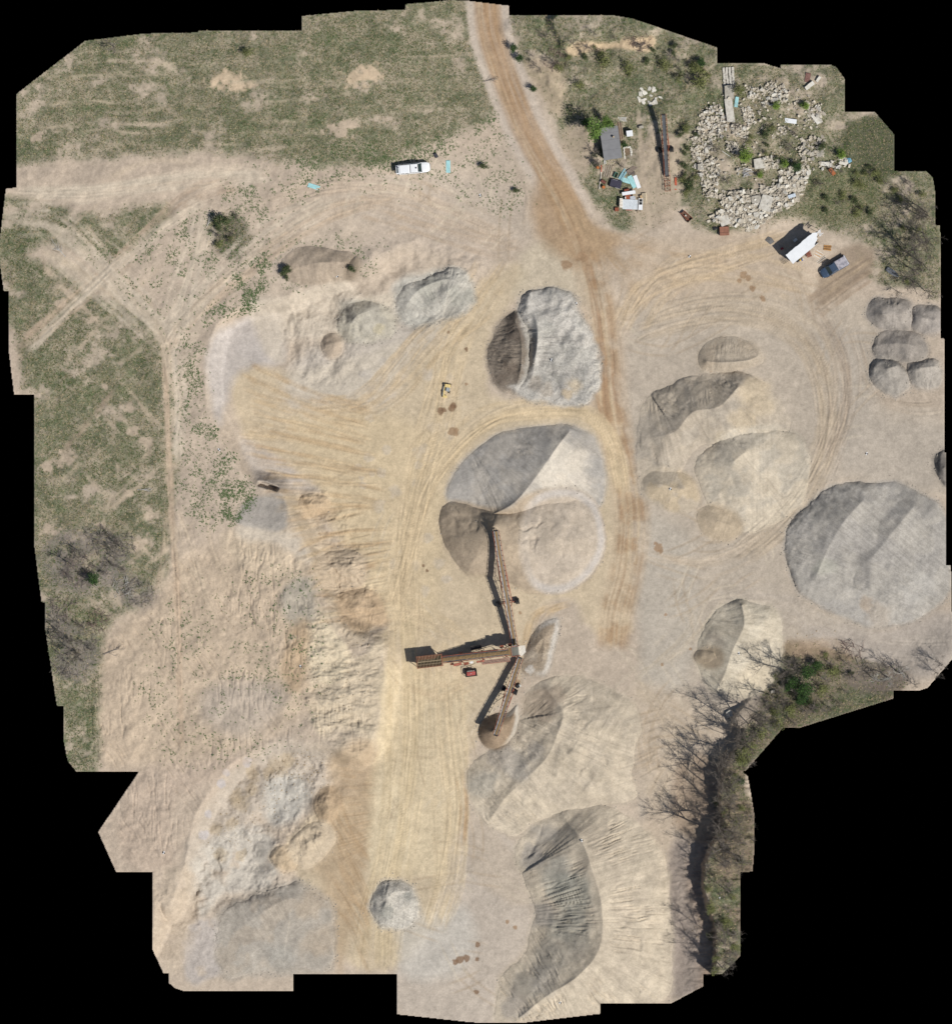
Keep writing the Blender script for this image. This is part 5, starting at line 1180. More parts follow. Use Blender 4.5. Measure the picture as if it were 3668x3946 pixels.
# things lying about the trailer
def plank_set(name, label, cat, x, y, rz, n, ln, gap, wdt, m, m2=None, cross=0, group=None, z=0.08):
    px, py = P(x, y); gz = zat(px, py)
    t = thing(name, label, cat, (px, py, gz), rz, group)
    for i in range(n):
        MB().box((R.uniform(-.08, .08) * ln * .3, (i - (n - 1) / 2) * gap, z + R.uniform(0, .03)), (ln * R.uniform(.88, 1.05), wdt, .05), rz=R.uniform(-.03, .03)).build('plank', (m2 if (m2 and i % 2) else m), t)
    for c in range(cross): MB().box(((c - (cross - 1) / 2) * ln * .8 / max(cross - 1, 1), 0, .03), (.1, n * gap, .05)).build('batten', m, t)
    return t
plank_set('wooden_deck', 'dark rust-brown slatted deck leaning out from under the white trailer', 'decking', 3114, 978, math.radians(-68), 6, 1.3, .15, .13, mat('red_brown_wood', (130,78,62), .8, 0, .15, 4.0), None, 2, None, .5)
plank_set('timber_pallet', 'raw orange-brown timber pallet east of the white trailer', 'pallet', 3187, 955, math.radians(-6), 5, 1.35, .2, .15, WOODY, mat('brown_timber', (142,104,66), .8), 2)
plank_set('slatted_frame', 'frame of white slats and orange boards laid out between trailer and blue pickup', 'slatted frame', 3152, 980, math.radians(-28), 5, 1.3, .26, .07, OFFWHITE, WOODY, 0)
plank_set('plank_bundle', 'two white strips and weathered boards in the grass behind the blue pickup shadow', 'boards', 3165, 1002, math.radians(33), 4, 1.9, .17, .05, WOOD, OFFWHITE, 0)
cx_, cy_ = P(3083, 1003)
cb = thing('clutter_heap', 'small heap of yellow, blue and white containers at the foot of the white trailer', 'containers', (cx_, cy_, zat(cx_, cy_)), .3)
for (dx, dy, m_, r) in ((-.35, .0, BLACKP, .16), (0, .02, mat('yellow_plastic', (210,176,60), .5), .17), (.3, -.05, mat('blue_plastic', (70,100,170), .5), .15), (.5, .12, OFFWHITE, .12), (-.6, -.1, BLACKP, .13)):
    MB().tube((dx, dy, 0), (dx, dy, .38), r, r * .9, n=10).build('container', m_, cb)
ex_, ey_ = P(3063, 925)
e = thing('white_crate', 'grey-white crate in the shadow of the white trailer', 'crate', (ex_, ey_, zat(ex_, ey_)), .7)
MB().box((0, 0, .3), (.7, .45, .6)).build('crate_box', mat('dull_white', (196,200,206), .6), e, bevel=.03); MB().box((0, 0, .62), (.74, .49, .05)).build('lid', OFFWHITE, e, bevel=.01)
ex_, ey_ = P(3012, 958)
e = thing('red_cooler', 'small red box in the shadow of the white trailer', 'cooler', (ex_, ey_, zat(ex_, ey_)), .5)
MB().box((0, 0, .22), (.5, .34, .44)).build('box_body', mat('red_plastic', (170,50,56), .5), e, bevel=.03); MB().box((0, 0, .46), (.52, .36, .05)).build('lid', mat('red_plastic', (170,50,56)), e, bevel=.01)
ex_, ey_ = P(3022, 1005)
e = thing('wire_cage', 'dark rusty wire cage beside the near end of the white trailer', 'wire cage', (ex_, ey_, zat(ex_, ey_)), .6)
wf = MB()
for i in range(6):
    t = -.5 + i * .2
    wf.bar((t, -.4, .02), (t, -.4, .6), .02); wf.bar((t, .4, .02), (t, .4, .6), .02); wf.bar((t, -.4, .6), (t, .4, .6), .02)
for z in (.05, .3, .6):
    for yy in (-.4, .4): wf.bar((-.5, yy, z), (.5, yy, z), .02)
wf.build('wire_frame', DARK_STEEL, e)
ex_, ey_ = P(2964, 925)
e = thing('tarp_or_shadow_sheet', 'grey sheet standing in for a shadow on bare sand west of the white trailer', 'tarpaulin', (ex_, ey_, zat(ex_, ey_)), math.radians(-35))  # thin grey sheet added in place of a shadow on the sand
MB().add([(-.7,-.5,.05),(.6,-.6,.04),(.9,.3,.1),(.1,.55,.16),(-.6,.4,.08),(0,0,.22)], [(0,1,5),(1,2,5),(2,3,5),(3,4,5),(4,0,5)]).build('sheet', mat('grey_shadow_sheet', (112,110,108), .7), e)
# ------------------------------------------------------------------ yard with the grey shed
def A1(zx, zy): return (2280 + zx * .11905, 460 + zy * .11905)
def A2(zx, zy): return (2280 + zx * .12987, 620 + zy * .12987)
cx_, cy_ = P(2353, 551); gz = zat(cx_, cy_); sa = math.radians(8.2)
shed = thing('shed', 'grey flat-roofed shed half hidden by a leafy tree in the scrapyard', 'shed', (cx_, cy_, gz), sa)
SW, SL, SH = 3.35, 5.95, 2.45
MB().prism([(-SW/2 + .15, -SL/2 + .15), (SW/2 - .15, -SL/2 + .15), (SW/2 - .15, SL/2 - .15), (-SW/2 + .15, SL/2 - .15)], -.3, SH - .1).build('wall', mat('weathered_siding', (150,140,128), .8, 0, .12, 3.0), shed)
rf = MB().prism([(-SW/2, -SL/2), (SW/2, -SL/2), (SW/2 + .02, SL/2), (-SW/2, SL/2)], SH - .1, SH + .02).build('roof', GREYROOF, shed)
sm = MB()
for y in (-1.2, .6, 1.9): sm.box((0, y, SH + .026), (SW - .06, .035, .012))
sm.build('roof_seam', mat('seam_felt', (112,112,116), .8), rf)
c = MB().tube((.62, 1.05, SH), (.62, 1.05, SH + .5), .2, n=14).build('chimney', mat('sooty_pipe', (96,92,88), .8), rf)
MB().tube((.62, 1.05, SH + .5), (.62, 1.05, SH + .56), .17, .1, n=12).build('chimney_cap', mat('tan_cap', (196,178,150), .8), c)
MB().box((SW/2 - .13, -1.0, .9), (.06, .9, 1.9)).build('door', mat('grey_door', (120,116,110), .7), shed)
MB().box((0, -SL/2 + .13, 1.3), (.9, .06, .7)).build('window', GLASS, shed)
def item(name, label, cat, xy, rz=0.0, group=None):
    a, b = P(*xy); return thing(name, label, cat, (a, b, zat(a, b)), math.radians(rz), group)
t = item('white_cabinet', 'tall white metal cabinet standing alone on the grass east of the grey shed', 'cabinet', (2425, 514), 7)
MB().box((0, 0, .72), (1.12, 1.08, 1.44)).build('cabinet_body', WHITE, t, bevel=.03); MB().box((.57, 0, .75), (.03, .98, 1.25)).build('door', OFFWHITE, t); MB().box((.6, .35, .8), (.04, .04, .25)).build('handle', DARK_STEEL, t)
t = item('planter_ring', 'crumbling white stone planter ring beside the south end of the shed', 'planter', A1(1160, 1090), 6)
for (x, y, dx, dy) in ((-.62, 0, .22, 2.2), (.62, -.1, .25, 2.0), (0, 1.05, 1.3, .3), (0, -1.1, 1.25, .28), (.78, .35, .12, 1.2)):
    m_ = MB()
    n = max(2, int(max(dx, dy) / .3))
    for i in range(n):
        f = (i + .5) / n - .5
        m_.box((x + (f * dx if dx > dy else R.uniform(-.03, .03)), y + (f * dy if dy > dx else R.uniform(-.03, .03)), .12), (min(dx, .3) if dx > dy else dx, min(dy, .3) if dy > dx else dy, .24 * R.uniform(.7, 1.2)), rz=R.uniform(-.15, .15))
    m_.build('stone_edge', CONC3, t)
MB().box((0, 0, .05), (1.0, 1.9, .1)).build('soil_fill', mat('dark_soil', (128,110,90), .95), t)
plank_set('board_stack', 'stack of long pale boards along the east wall of the shed', 'boards', *A1(935, 380), math.radians(98), 4, 3.3, .2, .2, WOOD, mat('dark_boards', (112,92,78), .8), 0, None, .3)
plank_set('white_pipes', 'bundle of white pipes on the ground north of the shed', 'pipes', 2395, 459, math.radians(-2), 5, 1.9, .16, .07, OFFWHITE, None, 0)
plank_set('pipe_pair', 'two short white pipes poking from under the south edge of the shed roof', 'pipes', *A1(425, 1390), math.radians(98), 2, .75, .24, .12, OFFWHITE, None, 0, None, .2)
plank_set('weathered_planks', 'long weathered planks lying in the grass south of the shed', 'planks', *A2(480, 300), math.radians(76), 6, 2.4, .2, .13, WOOD, mat('pale_planks', (186,176,160), .85), 0)
plank_set('thin_planks', 'thin bleached planks leaning by the white log south-west of the shed', 'planks', *A2(340, 420), math.radians(72), 4, 1.3, .13, .06, mat('bleached_planks', (172,160,138), .85), None, 0)
t = item('white_log', 'long white peeled log lying upright in the photo, left of the scrap', 'log', A2(247, 580), 85)
lg = MB(); pr = None
for i in range(9):
    p = (-1.62 + i * .405, .05 * math.sin(i * .8), .16)
    if pr: lg.tube(pr, p, .13 - .003 * i, n=9)
    pr = p
lg.build('log_body', mat('birch', (214,206,192), .8, 0, .1, 6.0, (150,142,130), .35), t)
t = item('red_pipe_post', 'red painted pipe post standing at the top end of the white log', 'pipe', A2(285, 225), 88)
MB().tube((-.6, 0, .35), (.6, .05, .9), .07, n=8).build('pipe', mat('red_pipe', (206,86,66), .5), t); MB().tube((.55, .05, .88), (.62, .05, .92), .13, n=10).build('flange', mat('red_pipe', (206,86,66)), t)
ORB = mat('orange_barrel', (206,128,62), .7, 0, .15, 3.0, (160,88,46), .45); BRB = mat('brown_barrel', (132,84,74), .75, 0, .15, 3.0, (100,62,56), .5)
def barrel(label, xy, m, lying=0, tilt=0.0, r=.29, hgt=.86):
    t = item('steel_drum', label, 'drum', xy, lying)
    if lying:
        MB().tube((-hgt / 2, 0, r), (hgt / 2, 0, r), r, n=18).build('drum_body', m, t)
        for x in (-.28, 0, .28): MB().tube((x - .015, 0, r), (x + .015, 0, r), r + .015, n=18).build('rib', m, t)
    else:
        MB().tube((0, 0, 0), (tilt, 0, hgt), r, n=18).build('drum_body', m, t)
        MB().tube((tilt, 0, hgt), (tilt, 0, hgt + .02), r + .015, n=18).build('drum_rim', RUST, t)
        MB().tube((tilt, 0, hgt + .02), (tilt, 0, hgt + .03), r - .03, n=18).build('drum_lid', m, t)
barrel('orange rusty drum standing upright below the white log', A2(348, 778), ORB)
barrel('orange rusty drum tilted in the brush, left of the red pipe post', A2(160, 190), ORB, 0, .12)
barrel('brown drum lying on its side next to the white log', A2(345, 620), BRB, -32, 0, .31, .95)
barrel('rust-red drum lying behind the long white sheet', A2(1030, 865), mat('redrust_barrel', (150,84,66), .75, 0, .15, 3.0), 12, 0, .3, .9)
t = item('rusty_crate', 'low brown rusty crate alone in the grass south-west of the corrugated sheet', 'crate', A2(740, 1440), 4)
MB().box((0, 0, .22), (.68, .66, .44)).build('crate_box', BRB, t, bevel=.03); MB().box((0, 0, .46), (.7, .68, .05)).build('lid', RUST, t)
t = item('green_tub', 'open green plastic tub on the grass south of the shed', 'tub', A2(710, 420), 68)
tb = MB(); tw, tl = .27, .45
for z0, z1, o0, o1 in ((0, .42, .0, .05),):
    ring = lambda s_, z: [(-tl - s_, -tw - s_ + .08, z), (-tl - s_ + .08, -tw - s_, z), (tl + s_ - .08, -tw - s_, z), (tl + s_, -tw - s_ + .08, z), (tl + s_, tw + s_ - .08, z), (tl + s_ - .08, tw + s_, z), (-tl - s_ + .08, tw + s_, z), (-tl - s_, tw + s_ - .08, z)]
    tb.loft([ring(-.03, .03), ring(0, .0), ring(.05, .45), ring(0.0, .45), ring(-.06, .05)])
tb.build('tub_body', mat('green_plastic', (84,142,126), .5), t)
MB().box((0, 0, .08), (.7, .4, .08)).build('dirty_water', mat('murk', (70,72,56), .3), t)
t = item('truck_bed_liner', 'black ribbed truck bed liner lying in the grass among the scrap', 'bed liner', A2(715, 680), -14)
PUR = mat('black_liner', (58,56,72), .55, 0, .08, 2.0)
b_ = MB(); b_.box((0, 0, .3), (2.05, 1.3, .06))
for yy in (-.68, .68): b_.box((0, yy, .32), (2.1, .08, .5))
b_.box((-1.02, 0, .32), (.08, 1.28, .5)); b_.build('liner_shell', PUR, t)
r_ = MB()
for k in range(7): r_.box((0, -.5 + k * .167, .345), (1.9, .05, .03))
r_.build('liner_rib', mat('liner_rib', (70,68,88), .5), t)
r_ = MB(); r_.box((-.3, .68, .58), (.9, .05, .02)); r_.box((.4, -.68, .58), (.8, .05, .02)); r_.build('rail_trim', mat('trim_bright', (190,190,200), .4), t)
t = item('turquoise_trough', 'pale blue U-shaped metal trough lying at an angle by the timber', 'trough', A2(930, 390), 58)
g_ = MB(); prof = [(-.42, .05), (-.40, .16), (-.1, .16), (-.05, .04), (.05, .04), (.1, .16), (.40, .16), (.42, .05)]
g_.loft([[(x, y, z) for y, z in prof] + [(x, y, z - .03) for y, z in prof[::-1]] for x in (-1.2, 1.2)]); g_.build('trough_body', TURQ2, t)
def sheet(name, label, xy, rz, dx, dy, m, th=.05, lift=.06, cat='panel', ribs=0, group=None):
    t = item(name, label, cat, xy, rz, group)
    MB().box((0, 0, lift), (dx, dy, th)).build('panel_sheet', m, t)
    rb = MB()
    for i in range(max(ribs, 2)):
        f = (i + .5) / max(ribs, 2) - .5
        if ribs: rb.box((0, f * dy, lift + th / 2 + .008), (dx * .98, dy / ribs * .3, .016))
        else: rb.box((dx * f * 1.8, 0, lift - th / 2 - .02), (.08, dy * .9, .04))
    rb.build('rib' if ribs else 'batten', m if ribs else WOOD, t)
    return t
sheet('turquoise_sheet', 'turquoise panel lying half under another turquoise panel in the scrapyard', A2(1010, 580), -17, 1.75, .85, TURQ)
sheet('turquoise_sheet', 'large turquoise panel on top, between the blue trough and the white panel', A2(1195, 620), -63, 2.4, .86, TURQ, .05, .14)
sheet('white_sheet', 'long white panel leaning next to the turquoise panels in the scrapyard', A2(1335, 620), -70, 2.45, .72, WHITE, .05, .2)
sheet('white_sheet', 'narrow white sheet propped across the rusty bricks, above the corrugated sheet', A2(1092, 950), 9, 2.45, .62, WHITE, .06, .75)
sheet('corrugated_sheet', 'wide whitish corrugated metal sheet over the scrap by the weedy lane', A2(1130, 1290), -2, 2.75, 1.8, mat('white_corrugated', (214,220,224), .5, .1, .06, 2.0), .03, .7, 'metal sheet', 9)
sheet('small_white_sheet', 'small white board between the rusty bricks and the corrugated sheet', A2(1210, 1095), 6, .95, .6, mat('dull_white', (196,200,206)), .05, .72)
t = item('brick_stack', 'rust-red brick stack between two white sheets in the scrapyard', 'bricks', A2(1075, 1080), 3)
b_ = MB()
for i in range(6):
    for j in range(4): b_.box((-.42 + i * .17, -.3 + j * .2, .3), (.15, .17, .6 * R.uniform(.85, 1.08)))
b_.build('brick_block', mat('red_brick', (188,108,80), .9, 0, .15, 8.0), t); MB().box((-.5, -.05, .62), (.2, .35, .05)).build('white_slab', OFFWHITE, t)
t = item('white_lockers', 'rust-spotted white lockers standing at the left end of the corrugated sheet', 'lockers', A2(865, 1245), 88)
for k in range(3): MB().box((-.58 + k * .58, 0, .45), (.56, .58, .9)).build('locker_box', mat('rust_white', (232,226,212), .55, 0, .05, 2.5, (170,110,80), .30), t, bevel=.02)
t = item('glazed_frame_door', 'white door with a broken window lying at the right end of the corrugated sheet', 'door', A2(1443, 1280), 88)
dr = MB(); dr.box((-.6, 0, .45), (.95, .76, .06))
for yy in (-.34, .34): dr.box((.45, yy, .45), (1.15, .09, .06))
dr.box((.98, 0, .45), (.1, .6, .06)); dr.build('door_leaf', WHITE, t)
MB().box((.4, 0, .44), (.06, .58, .04)).build('glazing_bar', OFFWHITE, t); MB().box((.42, 0, .3), (1.0, .58, .02)).build('opening_shade', BLACKP, t)  # black sheet painted as the shade inside the window opening
t = item('firewood_bundle', 'bundle of split pale wood at the edge of the weedy lane', 'firewood', A2(1555, 1110), 95)
for k in range(8): MB().tube((-.95, -.36 + .1 * k, .22 + .12 * (k % 2)), (.95, -.36 + .1 * k, .22 + .12 * (k % 2)), .075, n=6).build('split_log', mat('split_wood', (218,204,178), .85, 0, .12, 5.0, (170,150,122), .4), t)
t = item('log_round', 'short thick log with a pale cut face beside the firewood bundle', 'log', A2(1455, 1080), 110)
MB().tube((-.35, 0, .26), (.35, 0, .26), .26, n=14).build('log_body', mat('tan_log', (196,168,130), .85), t)
t = item('red_grille', 'small red and white slatted grille below the corrugated sheet', 'grille', A2(1100, 1445), -2)
g_ = MB()
for k in range(9): g_.box((-.48 + k * .12, 0, .5), (.06, .26, .05))
g_.box((0, .14, .5), (1.1, .05, .06)); g_.box((0, -.14, .5), (1.1, .05, .06)); g_.build('grille_bars', mat('red_grille', (186,110,104), .6), t)
plank_set('timber_pile', 'pile of grey timber beams north-east of the turquoise panels', 'timber', *A2(1190, 250), math.radians(37), 4, 2.1, .2, .19, mat('grey_timber', (140,126,114), .85, 0, .2, 5.0), None, 0, None, .14)
plank_set('timber_pile', 'short dark timbers heaped just below the grey timber beams', 'timber', *A2(1180, 365), math.radians(8), 4, 1.3, .17, .16, mat('dark_timber', (108,98,92), .85, 0, .2, 5.0), None, 0, None, .14)
t = item('sawhorse', 'broken grey sawhorse below the white door', 'sawhorse', A2(1400, 1500), 12)
MB().box((0, 0, .55), (.75, .09, .1)).build('beam', WOOD, t)
for x in (-.3, .3):
    for y in (-.2, .2): MB().tube((x, 0, .55), (x, y, 0), .035, n=5).build('leg', WOOD, t)
sheet('red_channel', 'long flat orange-red steel channel lying east of the idle conveyor', (2603, 708), 90, 2.25, .4, mat('orange_channel', (192,98,70), .7, 0, .12, 3.0), .1, .08, 'steel channel')
t = item('scoop_bucket', 'rusty tapered loader bucket with an orange pipe frame, south of the idle conveyor', 'bucket', (2644, 834), -48)
b_ = MB(); b_.add([(-1.1,-.38,.5),(-1.1,.38,.5),(1.0,.62,.55),(1.0,-.62,.55),(-.9,-.3,.05),(-.9,.3,.05),(.9,.5,.05),(.9,-.5,.05)], [(4,5,6,7),(0,4,7,3),(5,1,2,6),(0,1,5,4),(7,6,2,3)])
b_.build('bucket_shell', mat('dark_rust', (112,84,70), .85, 0, .2, 3.0), t)
MB().tube((-1.3, -.42, .55), (.9, -.1, .62), .06, n=8).build('pipe', ORANGE, t); MB().tube((-1.1, .4, .55), (1.0, .62, .6), .05, n=8).build('pipe', ORANGE, t); MB().box((-.2, .0, .3), (.3, .26, .3)).build('block', CONC, t)
def steel_box(label, xy, rz, dx, dy, dz, m):
    t = item('steel_box', label, 'steel box', xy, rz)
    MB().box((0, 0, dz / 2), (dx, dy, dz)).build('box_body', m, t, bevel=.02)
    MB().box((0, -dy * .17, dz + .015), (dx * .98, .05, .03)).build('lid_seam', mat('dark_rust', (112,84,70)), t); MB().box((0, dy * .45, dz + .03), (dx * 1.0, .08, .06)).build('lid_edge', m, t)
steel_box('square rust-brown steel box at the south edge of the concrete rubble', (2790, 890), 3, 1.72, 1.65, .8, mat('brown_steel', (150,104,84), .75, 0, .12, 2.0))
steel_box('narrow orange-rust steel box on the grass east of the rubble field', (3205, 661), -52, 1.45, .68, .5, mat('orange_steel', (186,112,70), .75, 0, .12, 2.0))
t = item('cardboard_piece', 'dark crumpled sheet beside the square rust-brown steel box', 'scrap', (2755, 878), 30)
MB().add([(-.5,-.3,.04),(.5,-.35,.1),(.45,.3,.05),(-.4,.35,.2),(0,0,.3)], [(0,1,4),(1,2,4),(2,3,4),(3,0,4)]).build('crumpled_sheet', BLACKP, t)
t = item('blue_tarp', 'small crumpled blue tarpaulin at the east end of the rubble field', 'tarpaulin', (3270, 620), 40)
MB().add([(-.35,-.35,.04),(.4,-.4,.1),(.55,.3,.05),(-.1,.7,.1),(-.45,.2,.08),(0,0,.35)], [(0,1,5),(1,2,5),(2,3,5),(3,4,5),(4,0,5)]).build('tarp_or_shadow_sheet', mat('tarp_blue', (122,172,196), .6), t)
sheet('turquoise_sheet', 'turquoise panel lying on old concrete at the north side of the rubble', (2837, 393), 82, 1.9, .62, TURQ)
sheet('turquoise_sheet', 'turquoise panel standing out on bare sand east of the white pickup', (1727, 642), 90, 2.25, .78, TURQ)
sheet('turquoise_sheet', 'turquoise panel lying by itself on the weedy sand west of the white pickup', (1210, 719), -17, 2.2, .78, TURQ)
sheet('white_board', 'white painted board lying in the middle of the rubble field', (3045, 466), -8, 2.2, .82, WHITE, .06, .25)
sheet('blue_white_sheet', 'pale blue-white sheet on the southern rubble', (3050, 755), 18, 1.4, .62, mat('bluewhite', (206,216,226), .6), .05, .5)
sheet('red_brown_sheet', 'dull red rusted sheet in grass at the north-east rubble corner', (3111, 299), 80, 1.7, .95, mat('dull_red', (134,100,92), .85), .03, .08, 'metal sheet', 5)
t = item('metal_scrap', 'heap of crumpled grey metal strips inside the rubble field', 'scrap metal', (2866, 665), 0)
for k in range(14): MB().box((R.uniform(-1.2, 1.2), R.uniform(-.6, .6), .25 + R.uniform(-.1, .2)), (R.uniform(.5, 1.3), .14, .03), rz=R.uniform(-.6, 1.3), ry=R.uniform(-.3, .3)).build('metal_strip', mat('grey_sheet_metal', (176,176,176), .5, .3, .1, 3.0), t)
t = item('white_pole', 'thin white pole lying diagonally in the grass inside the rubble field', 'pole', (2802, 596), -34)
MB().tube((-1.35, 0, .12), (1.35, 0, .14), .05, n=7).build('pole_tube', OFFWHITE, t); MB().tube((1.35, 0, .14), (1.4, 0, .14), .07, n=7).build('pole_end', OFFWHITE, t)
t = item('black_case', 'small black equipment case on the ground north-east of the white pickup', 'case', (1680, 599), -60)
MB().box((0, 0, .2), (.85, .6, .4)).build('case_body', mat('black_case', (66,66,72), .5), t, bevel=.03); MB().box((0, 0, .41), (.8, .55, .04)).build('case_lid', mat('black_case', (66,66,72)), t); MB().box((.5, 0, .25), (.06, .25, .05)).build('handle', BLACKP, t)
t = item('old_boat', 'weathered grey upturned boat hull under the bare trees at the right', 'boat', (3438, 1050), -34)
rings = []
for x, w_, z in ((-1.35, .38, .36), (-1.2, .46, .46), (0, .5, .52), (.8, .36, .46), (1.3, .1, .34)):
    rings.append([(x, -w_, .02), (x, -w_ * .9, z * .7), (x, -w_ * .3, z), (x, w_ * .3, z), (x, w_ * .9, z * .7), (x, w_, .02)])
MB().loft(rings).build('hull', mat('grey_hull', (128,132,138), .8, 0, .15, 3.0, (100,102,106), .5), t)
MB().box((0, 0, .5), (2.3, .08, .08)).build('keel', DARK_STEEL, t)
t = item('concrete_block', 'pale square concrete block on the bank below the lower right trees', 'concrete block', (2810, 2751), 20)
MB().prism([(-.7, -.55), (.5, -.7), (.75, .3), (.35, .75), (-.6, .55)], 0, .6, .9).build('block_body', CONC, t, bevel=.05)
t = item('concrete_block', 'small pale block at the edge of the bright sand by the woods', 'concrete block', (2957, 2709), 50)
MB().prism([(-.3, -.35), (.4, -.3), (.35, .3), (-.35, .35)], 0, .4, .85).build('block_body', CONC2, t, bevel=.04)
t = item('concrete_block', 'flat pale slab at the lip of the bright sand beside the dark green thicket', 'concrete block', (2976, 2665), 20)
MB().prism([(-.45, -.25), (.4, -.3), (.45, .25), (-.35, .3)], 0, .3, .9).build('block_body', CONC2, t, bevel=.04)

# ------------------------------------------------------------------ survey targets
CHK = [(1850,752,'by the haul road junction north of the pit'),(2656,988,'on open floor west of the white box trailer'),(2219,1170,'at the east edge of the pale coarse gravel stockpile'),(2124,1387,'on top of the pale coarse gravel stockpile'),(1300,1064,'beside the small dark soil mound in the north'),(3338,1748,'on open floor north of the very large gravel stockpile'),(2582,1884,'on the low mound of the eastern stockpile group'),(2846,2517,'on the crest of the pale ridge by the woods'),(1158,2568,'on the churned upland west of the plant'),(632,3286,'near the lower left corner tip'),(2241,3239,'on the crest of the huge curved stockpile'),(2772,3462,'on top of the right-hand bank'),(2158,3863,'at the south end of the huge curved stockpile'),(845,1733,'among weeds near the western pit rim')]
BLK = mat('target_black', (24,24,24), .7); WHT = mat('target_white', (240,240,240), .7)
for (x, y, where) in CHK:
    a, b = P(x, y)
    t = thing('survey_target', 'black and white survey target ' + where, 'survey target', (a, b, zat(a, b) + .03), R.uniform(0, 1.5), 'ground control targets')
    MB().box((-.11, -.11, .02), (.22, .22, .03)).box((.11, .11, .02), (.22, .22, .03)).build('white_squares', WHT, t)
    MB().box((.11, -.11, .02), (.22, .22, .03)).box((-.11, .11, .02), (.22, .22, .03)).build('black_squares', BLK, t)

# ------------------------------------------------------------------ broken concrete
RQ = random.Random(99)
def slab_mesh(r, th, seed, tilt, elong=1.0):
    q = random.Random(seed); n = q.randint(4, 7); pts = []
    a0 = q.uniform(0, 6.28)
    for i in range(n):
        a = a0 + 2 * math.pi * (i + q.uniform(-.28, .28)) / n; rr = r * q.uniform(.7, 1.15)
        pts.append((rr * math.cos(a) * elong, rr * math.sin(a) / elong))
    m = MB().prism(pts, -th * .5, th * .5, q.uniform(.86, .98))
    tx, ty = q.uniform(-tilt, tilt), q.uniform(-tilt, tilt)
    vs = []
    for (x, y, z) in m.v:
        y, z = y * math.cos(tx) - z * math.sin(tx), y * math.sin(tx) + z * math.cos(tx)
        x, z = x * math.cos(ty) + z * math.sin(ty), -x * math.sin(ty) + z * math.cos(ty)
        vs.append((x, y, z))
    m.v = vs; return m
def pin(poly, x, y):
    ins = False
    for i in range(len(poly)):
        ax, ay = poly[i]; bx, by = poly[i - 1]
        if (ay > y) != (by > y) and x < (bx - ax) * (y - ay) / (by - ay) + ax: ins = not ins
    return ins
def rz_(pts): return [(2600 + x * .578, 150 + y * .578) for x, y in pts]
RUB = [  # polygon (photo px), named slabs, max size, label, group, filler count
 (rz_([(190,440),(300,440),(350,560),(330,640),(250,690),(250,800),(310,880),(280,1000),(290,1060),(190,1050),(170,930),(120,820),(90,690),(170,560)]), 90, .62, 'pale broken concrete piece in the long western strip of rubble', 'western rubble strip', 700),
 (rz_([(290,1040),(420,1010),(560,1010),(700,960),(800,940),(890,900),(860,1000),(820,1090),(700,1150),(600,1220),(520,1270),(400,1250),(270,1220),(230,1180),(330,1130)]), 85, .85, 'pale broken concrete piece in the broad southern bank of rubble', 'southern rubble bank', 1100),
 (rz_([(430,450),(520,470),(535,570),(470,565)]), 10, .55, 'broken concrete piece in the small heap right of the concrete runway', 'rubble heap by runway', 110),
 (rz_([(370,575),(490,580),(495,660),(390,645)]), 10, .6, 'broken concrete piece in the oval heap in the middle west of the rubble', 'oval rubble heap', 120),
 (rz_([(335,680),(420,690),(415,770),(340,745)]), 6, .5, 'grey broken concrete piece in the small heap beside the white pole', 'rubble heap by pole', 90),
 (rz_([(470,310),(560,330),(545,400),(480,390)]), 8, .55, 'broken concrete piece in the north-western heap among shrubs', 'north-western rubble heap', 70),
 (rz_([(570,340),(640,285),(720,300),(765,410),(650,450),(580,430)]), 16, .7, 'broken concrete piece in the northern heap of rubble', 'northern rubble heap', 130),
 (rz_([(585,790),(685,775),(690,860),(590,870)]), 10, .5, 'broken concrete piece in the compact heap at the centre of the rubble', 'central rubble heap', 130),
 (rz_([(640,590),(745,580),(745,640),(650,650)]), 6, .5, 'grey concrete fragment in the thin scatter north of centre', 'thin rubble scatter', 60),
 (rz_([(840,650),(1000,660),(990,790),(850,810)]), 12, .95, 'large grey-brown concrete slab in the eastern part of the rubble', 'eastern grey slabs', 60),
 (rz_([(960,820),(1140,785),(1150,850),(980,870)]), 12, .9, 'bright concrete block at the far east tip of the rubble', 'east tip blocks', 40),
 (rz_([(700,870),(880,830),(900,900),(800,970),(690,950)]), 18, .85, 'tumbled concrete slab on the steep south-eastern slope of the rubble', 'south-eastern slabs', 120),
 (rz_([(880,400),(985,440),(975,560),(860,580),(885,480)]), 14, .85, 'long bright concrete piece in the north-eastern rubble', 'north-eastern rubble', 60),
 (rz_([(200,430),(460,300),(720,290),(980,420),(1000,640),(1000,820),(880,960),(700,1000),(320,1020),(250,700)]), 0, .6, '', '', 220)]
CM = [CONC, CONC3, CONC3]
fillv = []; fillf = []; off = 0
nslab = 0
